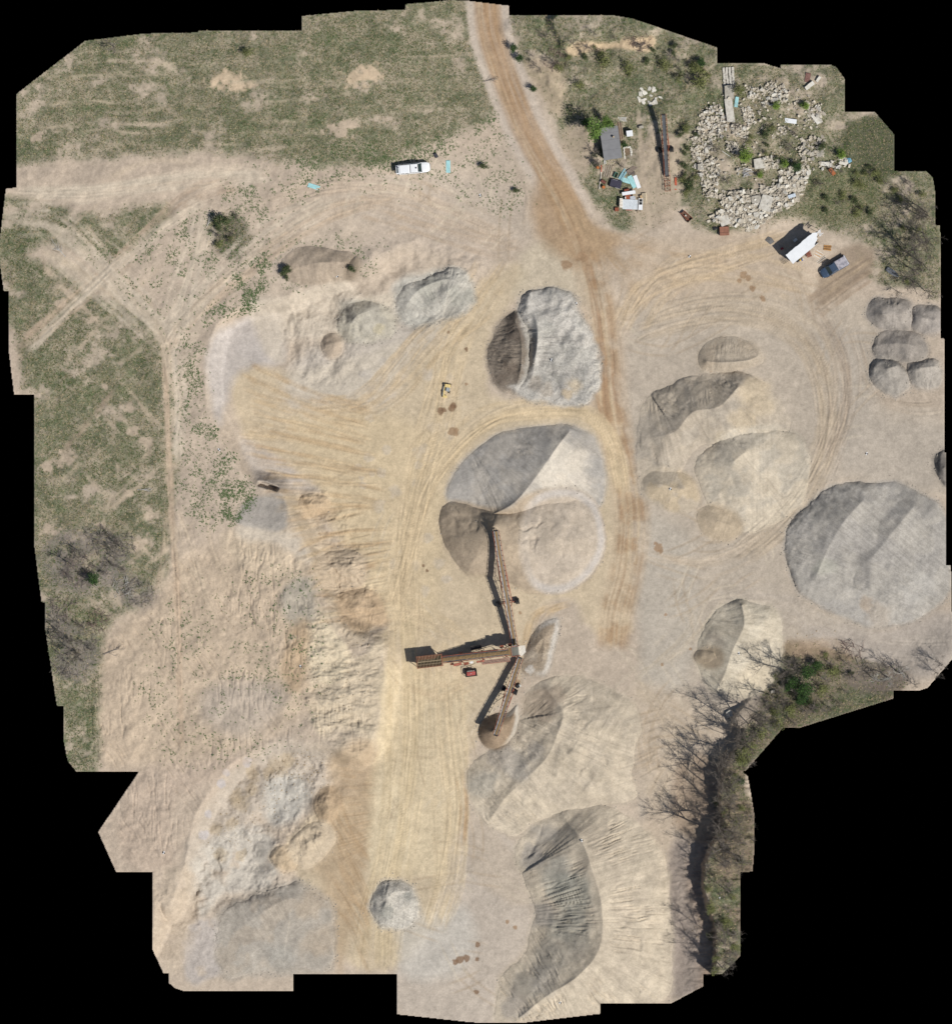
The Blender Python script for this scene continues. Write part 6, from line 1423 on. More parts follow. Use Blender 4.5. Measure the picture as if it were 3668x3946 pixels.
for (poly, nn, smax, lab, grp, nf) in RUB:
    x0 = min(p[0] for p in poly); x1 = max(p[0] for p in poly); y0 = min(p[1] for p in poly); y1 = max(p[1] for p in poly)
    def rp():
        while True:
            x = RQ.uniform(x0, x1); y = RQ.uniform(y0, y1)
            if pin(poly, x, y): return x, y
    grey = 'grey' in lab
    for i in range(nn):
        x, y = rp(); r = smax * RQ.uniform(.3, .75) * (1.35 if RQ.random() < .1 else .8); th = RQ.uniform(.12, .26)
        o = slab_mesh(r, th, RQ.randint(0, 10 ** 6), .42, RQ.uniform(1, 1.45)).build('concrete_slab', CONC2 if grey else CM[RQ.choice((0, 0, 2, 2, 1))], None, PZ(x, y, .16 + RQ.uniform(.0, .4)), RQ.uniform(0, 6.28))
        tag(o, lab, 'concrete', grp); nslab += 1
    for i in range(nf):
        x, y = rp()
        # a looser fringe around each heap
        if RQ.random() < .15: x += RQ.uniform(-18, 18); y += RQ.uniform(-18, 18)
        m = slab_mesh(RQ.choice((.12, .16, .2, .26, .32, .4)) * smax / .7, RQ.uniform(.08, .2), RQ.randint(0, 10 ** 6), .6, RQ.uniform(1, 1.3))
        a, b, c = PZ(x, y, .06 + RQ.uniform(0, .28)); rz = RQ.uniform(0, 6.28); cs, sn = math.cos(rz), math.sin(rz)
        n0 = len(fillv)
        fillv += [(px * cs - py * sn + a, px * sn + py * cs + b, pz_ + c) for px, py, pz_ in m.v]
        fillf += [tuple(i_ + n0 for i_ in f) for f in m.f]
fm = MB(); fm.v = fillv; fm.f = fillf
fo = fm.build('concrete_rubble', mat('rubble_pale', (208,199,182), .92, 0, .1, .9, (172,162,146), .5, .4)); tag(fo, 'small broken concrete rubble filling the heaps between the larger slabs', 'rubble', None, 'stuff')
for i in range(24):   # white slabs at the far end of the idle conveyor
    x = RQ.uniform(2458, 2548); y = RQ.uniform(338, 402)
    o = slab_mesh(RQ.uniform(.28, .62), RQ.uniform(.1, .2), RQ.randint(0, 10 ** 6), .25, RQ.uniform(1, 1.4)).build('concrete_slab', CONC3, None, PZ(x, y, .12), RQ.uniform(0, 6.28))
    tag(o, 'cream coloured broken slab in the flat heap at the head of the idle conveyor', 'concrete', 'cream slabs by conveyor')
for (x, y, dx, dy, rz, lab, m_) in ((2810,425,1.5,4.6,8,'long tan concrete runway slab, lower half, in the north-west rubble',CONC),(2808,355,1.7,2.6,4,'darker tan concrete runway slab above the long tan slab',CONC2),
     (2925,630,2.1,2.0,10,'big square tan slab beside the leafy shrub in the rubble',CONC),(2950,782,2.2,3.0,-15,'big upright tan slab in the middle of the southern rubble bank',CONC),(2790,850,1.9,1.9,25,'flat rounded tan slab above the square rust-brown steel box',CONC),(2912,768,1.8,1.4,10,'broad grey slab west of the big upright tan slab',CONC2),(2698,643,1.1,1.2,5,'square grey slab at the west edge of the rubble',CONC2),
     (3118,330,2.0,.75,40,'white concrete beam pointing north-east in the north-east rubble',CONC3),(3152,305,1.2,.5,55,'short white concrete beam beyond the long white beam',CONC3),(3140,460,2.1,.6,-52,'white concrete beam lying down-right in the north-east rubble',CONC3),(3178,632,1.6,.75,-6,'white concrete beam at the far east tip of the rubble',CONC3),(3247,629,1.5,.6,-12,'second white beam beside the blue tarpaulin',CONC3),(2470,490,.9,.55,15,'grey square slab in the shadow of the idle conveyor',CONC2)):
    t = slab_mesh(1, .25, int(x + y), .1)
    o = MB().prism([(-dx/2, -dy/2 * .9), (dx/2 * .95, -dy/2), (dx/2, dy/2 * .9), (dx * .1, dy/2), (-dx/2 * .9, dy/2 * .95)], 0, .28, .97).build('concrete_slab', m_, None, PZ(x, y, .25), math.radians(rz))
    tag(o, lab, 'concrete slab')
t = item('ribbed_slab', 'ribbed pale concrete slab stack at the north end of the runway slabs', 'concrete', (2807, 292), 4)
for k in range(4): 
    m_ = MB()
    for i in range(9): m_.box((-.85 + k * .55 + RQ.uniform(-.05, .05), -1.5 + i * .36, .22 + RQ.uniform(-.04, .06)), (.42, .38, .3), rz=RQ.uniform(-.1, .1))
    m_.build('rib', CONC, t)

# ------------------------------------------------------------------ trees and shrubs
def gen_tree(seed, H, spread, lev=4, trunk_r=.16, twig_n=5, lean=0.0, fork=.35):
    q = random.Random(seed); tk = MB(); cr = MB(); tips = []
    def branch(p, d, L, r, lv, mb):
        n = 4 if lv == 0 else 3; pts = [np.array(p, float)]; d = np.array(d, float)
        for i in range(n):
            d = d + np.array((q.uniform(-.2, .2), q.uniform(-.2, .2), q.uniform(-.06, .14))); d /= np.linalg.norm(d)
            pts.append(pts[-1] + d * L / n)
        for i in range(n):
            ra, rb = r * (1 - .55 * i / n), r * (1 - .55 * (i + 1) / n)
            mb.tube(pts[i], pts[i + 1], ra, rb, 6 if lv == 0 else (4 if lv == 1 else 3), cap=False)
        if lv >= lev: tips.append((pts[-1], d)); return
        k = {0: 9, 1: 6, 2: 5}.get(lv, twig_n)
        for j in range(k):
            t = q.uniform(fork if lv == 0 else .15, 1.0); f = t * n; i = min(int(f), n - 1)
            b = pts[i] + (pts[i + 1] - pts[i]) * (f - i)
            a = q.uniform(0, 6.28); out = np.array((math.cos(a), math.sin(a), q.uniform(.2, .9))) * (spread if lv == 0 else 1)
            nd = d * .55 + out * q.uniform(.5, .9); nd /= np.linalg.norm(nd)
            branch(b, nd, L * q.uniform(.40, .62) * (1.15 - .4 * t), max(r * q.uniform(.36, .5), .009), lv + 1, cr)
        tips.append((pts[-1], d))
    branch((0, 0, -.2), (lean, 0, 1), H * .8, trunk_r, 0, tk)
    return tk, cr, tips
def leaf_mesh(name, centers, n_per, rad, size, cols, m, seed, flat=.6):
    q = np.random.RandomState(seed); cs = np.repeat(np.array(centers), n_per, 0)
    off = q.normal(0, 1, cs.shape) * rad * np.array((1, 1, flat)); c = cs + off; n = len(c)
    a = q.uniform(0, 6.28, n); tl = q.uniform(-.8, .8, n); tl2 = q.uniform(-.8, .8, n); s_ = size * q.uniform(.6, 1.4, n)
    ex = np.stack([np.cos(a) * np.cos(tl), np.sin(a) * np.cos(tl), np.sin(tl)], -1); ey = np.stack([-np.sin(a) * np.cos(tl2), np.cos(a) * np.cos(tl2), np.sin(tl2)], -1)
    v = np.stack([c - ex * s_[:, None], c - ey * s_[:, None] * .5, c + ex * s_[:, None], c + ey * s_[:, None] * .5], 1).reshape(-1, 3)
    f = np.arange(4 * n).reshape(n, 4)
    base = np.array([lin(k) for k in cols]); ci = q.randint(0, len(cols), n // n_per + 1).repeat(n_per)[:n]
    mixr = q.rand(n)[:, None]; col = base[ci] * (.75 + .5 * mixr); tint = np.repeat(col * ALB, 4, 0)
    return np_mesh(name, v, f, m, tint)
LEAF = attr_mat('leaf', 'tint', .7)
HID = []
PROTO = {}
def bare_tree(key, seed, H, spread, tr=.16, m_t=BARK, m_c=TWIG, lev=3, fork=.3, leaves=None, twig_n=5):
    tk, cr, tips = gen_tree(seed, H, spread, lev, tr, twig_n, 0, fork)
    PROTO[key] = (tk, cr, tips, m_t, m_c, leaves, seed)
made = {}
def place_tree(key, label, cat, x, y, s=1.0, rz=0.0, group=None, name='bare_tree'):
    a, b = P(x, y)
    if not inside(a, b): return
    loc = (a, b, zat(a, b))
    if key not in made:
        tk, cr, tips, m_t, m_c, leaves, seed = PROTO[key]
        root = thing(name, label, cat, loc, rz, group); root.scale = (s, s, s)
        if tk.v: tk.build('trunk', m_t, root)
        if cr.v: cr.build('crown', m_c, root)
        if leaves:
            n_per, rad, size, cols, flat = leaves
            lo = leaf_mesh('foliage', [t[0] for t in tips], n_per, rad, size, cols, LEAF, seed, flat); lo.parent = root
        made[key] = root; return root
    r = copy_tree(made[key]); r.location = loc; r.rotation_euler = (0, 0, rz); r.scale = (s, s, s); r.name = name
    tag(r, label, cat, group); return r
bare_tree('b1', 1, 10.5, .95, .14, lev=4, twig_n=4); bare_tree('b2', 2, 11, 1.1, .15, lev=4, twig_n=4); bare_tree('b3', 3, 8.5, 1.2, .11, lev=4, twig_n=4); bare_tree('b4', 4, 9.5, .95, .12, lev=4, twig_n=4)
bare_tree('s1', 11, 3.4, 1.5, .07, lev=3, fork=.05, m_t=DEAD, m_c=DEAD, twig_n=6); bare_tree('s2', 12, 2.6, 1.8, .06, lev=3, fork=.02, twig_n=6); bare_tree('p1', 13, 4.5, 1.6, .09, m_t=PALE, m_c=PALE, lev=3, fork=.05)
GRN = [(88,116,54),(104,130,60),(72,98,46),(118,142,76)]; DGR = [(54,76,42),(64,90,48),(46,64,40),(80,108,56)]; OLV = [(112,116,74),(128,132,82),(96,100,64)]; LIM = [(116,140,62),(132,154,74),(98,122,56)]
bare_tree('l1', 21, 5.2, 1.1, .13, lev=2, fork=.15, leaves=(16, .34, .12, GRN, .5)); bare_tree('l2', 22, 2.2, 1.5, .06, lev=2, fork=.05, leaves=(12, .22, .10, LIM, .5))
bare_tree('l3', 23, 3.4, 1.4, .09, lev=2, fork=.05, leaves=(14, .30, .12, DGR, .6)); bare_tree('l4', 24, 2.0, 1.6, .05, lev=2, fork=.03, leaves=(7, .24, .09, OLV, .5)); bare_tree('l5', 25, 1.7, 1.6, .05, lev=2, fork=.03, leaves=(8, .2, .09, [(70,84,54),(84,96,62),(60,70,50),(104,100,74)], .5))
GT = 'bare trees along the right-hand side'
for (k, x, y, s, lab) in (('b4',3545,800,.9,'tall bare tree at the right edge, uppermost of the eastern grove'),('b3',3572,830,.9,'slim bare tree just below the uppermost tree of the eastern grove'),('b1',3555,838,.8,'bare tree on the right edge near a red scrap'),
   ('b2',3556,896,.9,'bushy bare tree casting the darkest shadow east of the brown track'),('b2',3482,968,1.0,'forked bare tree whose long shadow crosses the brown track'),('b3',3488,948,.6,'short bare tree behind the forked bare tree'),('b3',3516,1084,.7,'thin bare tree south-east of the grey boat'),
   ('b4',3530,1000,.9,'bare grey tree at the right edge level with the brown track'),('b1',3545,1060,.8,'bare grey tree at the right edge south of the boat'),('b3',3545,935,.8,'bare tree in the middle of the eastern grove'),('b3',3450,1120,.45,'small bare sapling south of the grey boat'),('b4',3560,1120,.7,'last bare tree of the eastern grove, above the small gravel heaps')):
    place_tree(k, lab, 'tree', x, y, s, R.uniform(0, 6), GT)
GB = 'bare trees on the right-hand bank'
for (k, x, y, s, lab) in (('b2',2768,3226,1.0,'big bare tree on the bank whose shadow spreads over the sand, lower of two'),('b1',2776,3180,1.0,'big bare tree on the bank whose shadow spreads over the sand, upper of two'),('b3',2782,3060,.9,'bare tree on the bank above the two big ones'),('b4',2786,2990,.85,'bare tree at the cliff edge below the dense dark thicket'),
   ('b1',2800,2890,.8,'bare tree in the dark thicket, southern one'),('b2',2830,2855,.75,'dense bare tree in the dark thicket, middle one'),('b3',2850,2800,.9,'bare tree beside the pale square concrete block'),('b4',2882,2790,.9,'leaning bare tree between concrete block and bright sand'),
   ('b2',3030,2590,.8,'bare tree at the edge of the bright sand, above the green thicket'),('b3',2955,2770,.9,'bare tree south of the bright sand'),('b3',2800,3340,.7,'bare tree on the bank, fourth from the bottom'),('b4',2812,3440,.6,'bare tree behind the survey target on the bank'),('b3',2800,3640,.85,'bare tree on the bank with a fan of branches, near the bottom'),('b4',2782,3730,.8,'lowest bare tree on the right-hand bank'),('b3',2850,3180,.7,'bare tree set back from the cliff, behind the two big ones'),('b4',2850,3300,.7,'bare tree set back on the bank among brown leaves')):
    place_tree(k, lab, 'tree', x, y, s * 1.15, R.uniform(0, 6), GB)
GS = 'scrub along the lower right woods'
for (k, x, y, s, lab, nm) in (('p1',3420,2610,1.0,'pale tangled dead shrub at the bottom of the lower right woods, left one','dead_shrub'),('p1',3372,2620,.8,'smaller pale tangled dead shrub left of the big tangle','dead_shrub'),('p1',3468,2595,1.1,'pale tangled dead shrub at the bottom of the lower right woods, right one','dead_shrub'),
   ('b3',3460,2570,.5,'dark twiggy tree shading the gravel above the dead shrubs','bare_tree'),('b4',3410,2560,.45,'small twiggy tree left of the dark one above the dead shrubs','bare_tree'),('b3',3630,2560,.55,'twiggy tree at the right-hand corner of the woods','bare_tree'),('b4',3600,2590,.45,'small twiggy tree inside the right-hand corner of the woods','bare_tree'),('s1',3525,2640,.8,'grey shrub on brown soil near the right-hand corner','bare_shrub'),
   ('l3',3105,2590,1.1,'bright green leafy bush in the lower right thicket','leafy_shrub'),('l3',3100,2650,1.2,'dark green leafy bush in the middle of the lower right thicket','leafy_shrub'),('l3',3060,2625,1.0,'dark green bush on the left of the lower right thicket','leafy_shrub'),('l3',3092,2690,.9,'dark green bush at the bottom of the lower right thicket','leafy_shrub'),('l3',3035,2645,.7,'small dark green bush at the sand edge','leafy_shrub'),('l3',3150,2560,.8,'green bush at the top right of the lower right thicket','leafy_shrub'),
   ('s1',3040,2560,.9,'grey shrub above the dark green bushes','bare_shrub'),('s1',3200,2560,.8,'brownish shrub under the dug-out bank','bare_shrub'),('s2',3240,2520,1.0,'reddish grey shrub at the right of the dug-out bank','bare_shrub'),('s1',3180,2620,1.0,'grey-brown shrub in the middle of the woods','bare_shrub'),('s2',3260,2600,1.0,'low twiggy shrub between green thicket and dead shrubs','bare_shrub'),('l4',3210,2590,1.2,'olive bush in the middle of the lower right woods','olive_shrub'),('l4',3170,2660,1.2,'olive bush near the lower edge of the woods','olive_shrub'),('s1',3100,2740,.9,'grey shrub near the slanted lower border','bare_shrub'),('l4',3050,2740,1.2,'olive-brown bush left of the slanted border','olive_shrub'),('s2',3020,2700,1.1,'brown shrub below the dark green bushes','bare_shrub'),('l4',2990,2740,1.1,'olive bush beside the flat pale slab','olive_shrub'),('l4',3000,2790,1.1,'olive bush above the notch in the lower border','olive_shrub'),
   ('l4',2930,2830,1.3,'yellow-green bush right of the dark thicket','olive_shrub'),('l4',2890,2880,1.3,'yellow-green bush at the notch, upper one','olive_shrub'),('l4',2860,2930,1.3,'yellow-green bush at the notch, lower one','olive_shrub'),('l3',2870,2850,.6,'dark bush inside the dark thicket','leafy_shrub'),('s1',2830,2920,1.0,'grey shrub on the cliff edge below the thicket','bare_shrub'),('s1',2800,3040,.9,'grey shrub at the cliff edge above the two big trees','bare_shrub'),('l4',2830,3030,1.1,'olive bush on the bank below the notch','olive_shrub'),('l3',2860,3010,.5,'small green bush on the bank below the notch','leafy_shrub'),('s1',2830,3100,.9,'grey shrub on the brown leafy bank, upper one','bare_shrub'),('s1',2850,3250,1.0,'grey shrub on the brown leafy bank, middle one','bare_shrub'),('s2',2810,3280,1.1,'low shrub at the cliff edge under the big trees','bare_shrub'),('l4',2800,3215,.9,'olive bush between the big trees','olive_shrub'),('s1',2860,3330,.9,'grey shrub on the brown leafy bank, lower one','bare_shrub'),('l4',2800,3560,1.1,'olive bush on the narrow lower bank','olive_shrub'),('s1',2830,3600,.9,'grey shrub near the lower right border','bare_shrub'),('s1',2815,3700,.9,'grey shrub beside the lowest bare tree','bare_shrub')):
    place_tree(k, lab, 'shrub' if 'tree' not in nm else 'tree', x, y, s, R.uniform(0, 6), GS, nm)
GY = 'shrubs of the scrapyard and rubble'
for (k, x, y, s, lab, nm, cat) in (('l1',2290,500,1.2,'leafy green tree hanging over the north-west corner of the shed','leafy_tree','tree'),('l1',2340,470,.75,'leafy green tree behind the north end of the shed','leafy_tree','tree'),('l3',2260,470,.8,'dark green bush west of the leafy shed tree','leafy_shrub','shrub'),('l3',2405,560,.45,'green bush between shed and stone planter','leafy_shrub','shrub'),('s1',2290,590,.9,'grey-brown bare shrub along the west wall of the shed, upper one','bare_shrub','shrub'),('s1',2300,630,.8,'grey-brown bare shrub along the west wall of the shed, lower one','bare_shrub','shrub'),('s2',2390,640,.9,'low grey shrub south of the shed','bare_shrub','shrub'),
   ('l2',2878,595,1.35,'bright lime-green shrub in the heart of the rubble field','leafy_shrub','shrub'),('l2',2995,405,.8,'lime-green shrub between the northern heaps of rubble','leafy_shrub','shrub'),('l2',3098,405,.8,'lime-green shrub near the north-eastern rubble','leafy_shrub','shrub'),('l3',3073,648,.75,'green shrub above the steep south-eastern slabs','leafy_shrub','shrub'),('l2',3240,590,.9,'lime-green shrub at the far east tip of the rubble','leafy_shrub','shrub'),('l2',2930,672,.6,'small lime-green shrub below the central rubble heap','leafy_shrub','shrub'),('l2',3022,625,.8,'lime-green shrub right of the central rubble heap','leafy_shrub','shrub'),('l4',2850,350,1.2,'olive shrub over the north end of the turquoise panel','olive_shrub','shrub'),('l4',2700,310,1.7,'big yellow-olive bush west of the ribbed slab','olive_shrub','shrub'),('l4',2680,260,1.2,'yellow-olive bush at the notch of the top border','olive_shrub','shrub'),('l3',2702,245,.6,'bright green bush right on the notch of the top border','leafy_shrub','shrub'),('s1',2640,300,.9,'dark bare shrub west of the big yellow-olive bush','bare_shrub','shrub'),('s1',2765,575,.9,'grey bare shrub on the western rubble strip','bare_shrub','shrub'),('s1',2790,690,1.0,'pale grey bare shrub inside the southern rubble','bare_shrub','shrub'),('s1',3045,560,1.0,'grey bare shrub in the east middle of the rubble','bare_shrub','shrub'),('s2',3060,510,1.1,'grey bare shrub above the eastern slabs','bare_shrub','shrub'),('l5',2660,720,1.2,'dark green shrub left of the southern rubble','leafy_shrub','shrub'),('l5',2640,640,1.0,'dark shrub along the west foot of the rubble','leafy_shrub','shrub'),('l5',2950,520,1.2,'dark shrub in the middle of the rubble','leafy_shrub','shrub'),('l5',3170,560,1.1,'dark shrub at the east side of the rubble','leafy_shrub','shrub'),
   ('l5',2020,290,.0,'','x','x')):
    if s: place_tree(k, lab, cat, x, y, s, R.uniform(0, 6), GY, nm)
GF = 'shrubs of the fields and mounds'
for (k, x, y, s, lab, nm) in (('l5',868,848,1.5,'dark scrubby bush on bare sand in the north-west, right half of a clump','dark_shrub'),('l5',842,862,1.2,'dark scrubby bush on bare sand in the north-west, left half of a clump','dark_shrub'),('s1',840,905,.7,'grey twiggy shrub below the dark clump in the north-west','bare_shrub'),('l5',1100,1040,1.0,'dark weedy bush on the west rim of the grassy soil mound','dark_shrub'),('l5',1352,1035,.9,'dark weedy bush on the small dark soil mound','dark_shrub'),('l5',1858,640,.9,'low green bush on sand between white pickup and haul road','dark_shrub'),('l5',1985,735,.8,'low green bush by the west edge of the haul road','dark_shrub'),
   ('l3',1975,185,.6,'green bush at the east shoulder of the haul road near the top','leafy_shrub'),('l3',2005,225,.6,'green bush on the east shoulder of the haul road, second from the top','leafy_shrub'),('l3',2055,345,.5,'green bush at the foot of the sandy bluff by the road','leafy_shrub'),('s1',2130,235,1.0,'brown uprooted brush below the sandy bluff','bare_shrub'),('s2',2100,140,1.2,'grey shrub at the left end of the sandy bluff','bare_shrub'),('s1',2260,180,1.0,'dark shrub right below the sandy bluff','bare_shrub'),('s1',2460,170,1.1,'dark brushwood east of the sandy bluff','bare_shrub'),('l4',2330,230,1.4,'olive shrub in rough ground north of the shed','olive_shrub'),('l4',2420,260,1.3,'olive shrub in rough ground north of the cream slabs','olive_shrub'),('l4',2560,250,1.2,'olive shrub north-east of the cream slabs','olive_shrub'),('l4',2230,330,1.2,'olive shrub north-west of the leafy shed tree','olive_shrub'),
   ('l3',358,2235,.9,'fresh green bush among the fallen branches at the left','leafy_shrub'),('s1',260,2165,1.4,'big grey tangle of branches left of the fresh green bush','bare_shrub'),('s1',300,2120,1.1,'dark tangle of branches above the fresh green bush','bare_shrub'),('s1',240,2440,1.3,'grey tangle of branches at the lower left border','bare_shrub'),('s1',270,2500,1.1,'grey tangle of branches below the one at the lower left border','bare_shrub'),('s2',300,2520,1.2,'pale grey brush near the lower left sand edge','bare_shrub'),('s1',440,180,1.2,'grey bare bush at the upper left border of the field','bare_shrub'),('l4',955,200,1.0,'olive bush in the upper field','olive_shrub'),('s1',470,2110,.9,'grey brush heap west of the field track','bare_shrub')):
    place_tree(k, lab, 'shrub', x, y, s, R.uniform(0, 6), GF, nm)

GW = 'scrub thickets of the lower right woods'
rw = random.Random(31)
WOODS = [([(2985,2620),(3060,2500),(3180,2480),(3330,2590),(3290,2680),(3120,2780),(3030,2800),(2920,2870),(2890,2950),(2850,2950),(2840,2860),(2920,2780)], 46, 'dusky scrub bush filling the lower right woods above the slanted border', ('s1','s2','l5','l4','s1')),
         ([(2810,2980),(2870,3000),(2900,3150),(2895,3340),(2790,3340),(2760,3250)], 26, 'dusky scrub bush on the brown leafy bank beside the two big bare trees', ('s1','s2','s1','l4')),
         ([(2770,3380),(2845,3380),(2845,3680),(2770,3720)], 12, 'dusky scrub bush on the narrow lower part of the bank', ('s2','s1','l4')),
         ([(175,2060),(360,2040),(540,2090),(520,2180),(330,2260),(190,2240)], 22, 'grey-purple bare thicket bush among fallen branches at the left edge', ('s1','s2')),
         ([(190,2330),(300,2380),(400,2500),(330,2600),(240,2620),(200,2480)], 22, 'grey-purple bare thicket bush above the lower left grass strip', ('s1','s2')),
         ([(1990,160),(2080,300),(2150,330),(2460,300),(2600,330),(2640,230),(2450,120),(2100,90)], 20, 'drab scrub bush in the rough ground between haul road and rubble', ('l4','s2','l5','s1')),
         ([(2770,480),(3000,480),(3060,560),(2960,640),(2800,640),(2720,560)], 12, 'drab scrub bush in the grassy middle of the rubble field', ('l4','s2','l5')),
         ([(800,850),(880,810),(960,850),(950,930),(900,970),(850,950),(815,910)], 9, 'weedy scrub bush in the clump on bare sand in the north-west', ('l5','l4','s2')),
         ([(1080,1010),(1120,1000),(1130,1100),(1090,1090)], 5, 'weedy scrub bush along the west rim of the grassy soil mound', ('l5','l5')),
         ([(2600,470),(2680,470),(2690,700),(2670,820),(2610,780),(2640,600)], 12, 'dark green scrub bush in the strip between idle conveyor and rubble', ('l5','l5','l4')),
         ([(2270,560),(2320,560),(2330,640),(2290,660)], 5, 'grey scrub bush squeezed along the west wall of the shed', ('s1','l5')),
         ([(2560,170),(2760,200),(2740,330),(2620,330)], 12, 'drab olive scrub bush west of the ribbed slab', ('l4','s2','l5')),
         ([(3180,640),(3400,640),(3560,700),(3400,840),(3200,840),(3110,760)], 26, 'dark ground-hugging bush on the green slope east of the rubble', ('l5','l4','s2')),
         ([(2790,2960),(2800,3200),(2745,3260),(2735,3420),(2775,3600),(2760,3780),(2735,3780),(2720,3420),(2760,3100)], 30, 'scraggly bush hanging at the lip of the right-hand cliff', ('s1','s2','s1','l4')),
         ([(3400,700),(3590,680),(3600,1120),(3500,1130),(3420,960)], 22, 'grey scrub bush under the bare trees of the eastern grove', ('s2','s1','l4'))]
for poly, n, lab, kinds in WOODS:
    xs = [p_[0] for p_ in poly]; ys = [p_[1] for p_ in poly]; c_ = 0
    while c_ < n:
        x, y = rw.uniform(min(xs), max(xs)), rw.uniform(min(ys), max(ys))
        if not pin(poly, x, y): continue
        c_ += 1; k = rw.choice(kinds)
        place_tree(k, lab, 'shrub', x, y, rw.uniform(.5, .9), rw.uniform(0, 6), lab[:45], {'s': 'bare_shrub', 'l': 'dark_shrub'}[k[0]])

GE = 'bare trees packed along the cliff top'
for k, x, y in (('b3',2775,2950),('b1',2790,3025),('b4',2785,3130),('b4',2880,2840),('b1',2995,2690),('b4',3060,2580)):
    place_tree(k, 'thin bare tree among others packed along the cliff top and sand edge', 'tree', x, y, rw.uniform(.7, .95), rw.uniform(0, 6), GE)

# fallen branches, brush heaps, logs
def brush(label, x, y, rad, n, m, seed, hgt=.5, nm='brush_heap', cat='brush heap', thick=.05):
    if n <= 16:
        a, b = P(x, y); tk, cr, _ = gen_tree(seed, rad * 2.4, .9, 2, .07, 4, 0, .2); rz = random.Random(seed).uniform(0, 6.28)
        for mb in (tk, cr): mb.v = [(z_ - rad, y_, .12 + max(-x_ * .25, -.05)) for x_, y_, z_ in mb.v]
        root = thing('fallen_branch', label, 'branch', (a, b, zat(a, b)), rz, 'fallen wood in the western field')
        tk.build('limb', m, root); cr.build('side_shoots', m, root); return
    q = random.Random(seed); a, b = P(x, y); gz = zat(a, b); mb = MB(); tw = MB()
    for i in range(n):
        rr = rad * math.sqrt(q.random()); t = q.uniform(0, 6.28); c = np.array((rr * math.cos(t), rr * math.sin(t), zat(a + rr * math.cos(t), b + rr * math.sin(t)) - gz + q.uniform(.05, hgt)))
        h = q.uniform(0, 6.28); L = q.uniform(.6, 2.2) * (1 if n < 40 else .8); d = np.array((math.cos(h), math.sin(h), q.uniform(-.18, .18))); pr = c - d * L / 2; r0 = thick * q.uniform(.5, 1.4)
        for k in range(4):
            d2 = d + np.array((q.uniform(-.35, .35), q.uniform(-.35, .35), q.uniform(-.1, .1))); e = pr + d2 * L / 4
            mb.tube(pr, e, r0 * (1 - .2 * k), r0 * (.8 - .2 * k), 4)
            if k: 
                h2 = h + q.choice((-.7, .7)); tw.tube(e, e + np.array((math.cos(h2), math.sin(h2), q.uniform(-.1, .3))) * L * q.uniform(.2, .4), r0 * .45, r0 * .15, 3)
            pr = e
    root = thing(nm, label, cat, (a, b, gz), 0, 'fallen wood in the western field')
    mb.build('branches', m, root); tw.build('twigs', m, root)
for i, (x, y, rad, n, m_, lab) in enumerate(((480,2100,2.2,46,DEAD,'brush heap with black hollows at the edge of the western field'),(535,2285,2.6,60,DEAD,'large grey heap of cut branches beside the churned sand'),(470,2265,2.0,26,PALE,'scatter of pale cut logs left of the large grey heap'),(380,2395,2.2,46,mat('brown_roots',(130,112,104),.9,0,.2,4.0),'uprooted brown stump heap near the churned sand'),(300,2190,3.2,70,mat('mauve_twigs',(142,128,122),.9,0,.2,4.0),'wide spread of mauve-grey twigs left of the fresh green bush'),(250,2330,2.4,46,mat('mauve_twigs',(142,128,122)),'fan of mauve twigs at the left border'),(380,2070,2.6,34,DEAD,'thin scatter of branches above the brush heap'),(330,2460,2.6,40,DEAD,'grey brush spread over grass at the lower left'),(260,2560,2.8,46,DEAD,'grey brush spread at the lower left border'),(2140,225,2.4,50,mat('brown_roots',(130,112,104)),'brown root tangle below the sandy bluff east of the haul road'),(2470,160,2.0,36,mat('brown_roots',(130,112,104)),'brown brush heap near the top border'),(430,2500,1.6,16,DEAD,'forked grey branch at the sand edge below the stump heap'),(1890,310,1.3,6,DEAD,'forked fallen branch in grass west of the haul road'),(560,1884,1.2,6,PALE,'pale fallen branch in the western field'),(230,960,1.6,6,PALE,'long bleached branch on the far left grass'),(812,850,1.0,5,PALE,'bleached branch beside the dark scrubby clump'),(3290,2500,2.0,30,mat('brown_roots',(130,112,104)),'brown roots sticking out of the dug-out bank'),(3330,2580,1.6,26,DEAD,'grey brush at the foot of the dug-out bank'))):
    brush(lab, x, y, rad, n, m_, 500 + i)

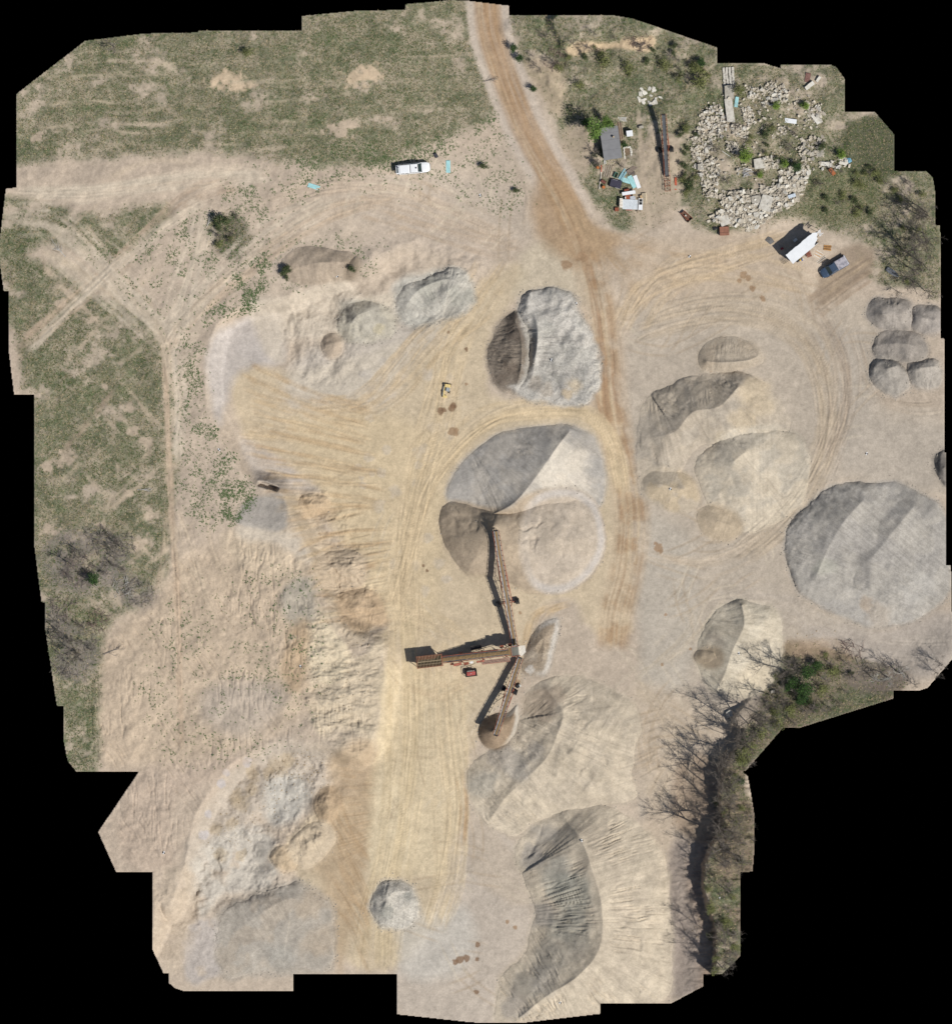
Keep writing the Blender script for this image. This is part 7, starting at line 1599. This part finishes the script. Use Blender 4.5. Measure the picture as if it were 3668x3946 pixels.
# ------------------------------------------------------------------ grass and weeds (uncountable ground cover)
def scatter(mask, n, seed):
    q = np.random.RandomState(seed); keep = (OD < -1.5)
    p = (mask * keep).ravel().astype(np.float64); p /= p.sum()
    k = q.choice(p.size, n, p=p); i = k // NX; j = k % NX
    x = XW[0, j] + q.uniform(-.5, .5, n) * STEP * KD; y = YW[i, 0] + q.uniform(-.5, .5, n) * STEP * KD
    return x, y, Z[i, j], i, j, q
def blades(name, mask, n, ln, wd, colf, seed, nb=3, up=(.25, .9)):
    x, y, z, i, j, q = scatter(mask, n, seed)
    V = []; T = []
    col = colf(i, j, q)
    for b in range(nb):
        a = q.uniform(0, 6.28, n); l = ln * q.uniform(.5, 1.3, n); w = wd * q.uniform(.6, 1.3, n); h = l * q.uniform(up[0], up[1], n)
        o = q.uniform(-.12, .12, (2, n)) * ln * 3
        bx, by = x + o[0], y + o[1]
        V.append(np.stack([np.stack([bx - np.sin(a) * w, by + np.cos(a) * w, z - .03], -1), np.stack([bx + np.sin(a) * w, by - np.cos(a) * w, z - .03], -1), np.stack([bx + np.cos(a) * l, by + np.sin(a) * l, z + h], -1)], 1))
        T.append(np.repeat((col * q.uniform(.75, 1.25, (n, 1)))[:, None, :], 3, 1))
    V = np.concatenate(V).reshape(-1, 3); T = np.concatenate(T).reshape(-1, 3)
    return np_mesh(name, V, np.arange(len(V)).reshape(-1, 3), attr_mat(name + '_leaf'), T)
def gcol(i, j, q):
    n = len(i); c = C[i, j] * q.uniform(.7, 1.1, (n, 1)); pick = q.rand(n, 1)
    dry = lin((176,160,128)) * ALB; grn = lin((84,104,58)) * ALB; ol = lin((112,114,80)) * ALB
    gr = np.clip(GREEN[i, j] + .38 + .9 * (fbm(UU[i, j] / 50, VV[i, j] / 30, 4, 501) - .42), 0, 1)[:, None]; pick = pick + gr * q.uniform(0, .6, (n, 1))
    out = np.where(pick < .42, c * 1.15, np.where(pick < .70, dry, np.where(pick < .88, ol, grn)))
    return out * (1.12 - .12 * gr)
g = blades('grass', VEG ** 1.6, 110000, .26, .045, gcol, 5, 3)
tag(g, 'short rough field grass, dry and green mixed', 'grass', None, 'stuff')
def wcol(i, j, q):
    n = len(i); return np.where(q.rand(n, 1) < .5, lin((84,106,66)) * ALB, lin((100,118,78)) * ALB)
wm = WEED * sstep(.44, .60, fbm(UU / 26, VV / 26, 4, 301)) + WEED * .12 + VEG * .012
w = blades('weeds', wm, 9000, .2, .085, wcol, 7, 7, (.05, .5))
tag(w, 'low dark green weeds dotted over the bare sand', 'weeds', None, 'stuff')
# loose stones on the rough workings
stm = np.zeros((NY, NX), np.float32)
for (u, v, r) in ((560,1500,50),(500,1570,50),(450,1620,40),(700,1240,30),(590,1480,50),(1330,1560,40),(1350,1690,30),(1360,1800,30),(1340,1500,30),(1570,1250,40),(640,1330,60),(470,1180,120)):
    stm += np.exp(-((UU - u) ** 2 + (VV - v) ** 2) / (2 * (r * .6) ** 2)) * (0.25 if r > 100 else 1)
def stones(name, label, mask, n, seed, m, rmin=.05):
  x, y, z, i, j, q = scatter(mask, n, seed)
  z = ZT[i, j]
  sv = []; sf = []
  for k in range(len(x)):
    r = rmin + .14 * q.rand() ** 3; n0 = len(sv)
    for (dx, dy, dz) in ((1,0,0),(0,1,0),(-1,0,0),(0,-1,0),(.2,.1,1),(0,0,-.6)):
        f_ = r * q.uniform(.7, 1.3); sv.append((x[k] + dx * f_, y[k] + dy * f_, z[k] + dz * f_ * .8))
    sf += [(n0, n0+1, n0+4), (n0+1, n0+2, n0+4), (n0+2, n0+3, n0+4), (n0+3, n0, n0+4), (n0+1, n0, n0+5), (n0+2, n0+1, n0+5), (n0+3, n0+2, n0+5), (n0, n0+3, n0+5)]
  m_ = MB(); m_.v = sv; m_.f = sf
  tag(m_.build(name, m), label, 'stones', None, 'stuff')
stones('loose_stones', 'loose stones scattered on the rough workings', stm, 1800, 9, mat('earth_stones', (186,168,142), .95, 0, .15, 2.0))
stones('spilled_gravel', 'spilled gravel stones round the toes of the stockpiles', TOE, 3500, 10, mat('spill_stones', (176,168,156), .95, 0, .2, 2.0), .04)
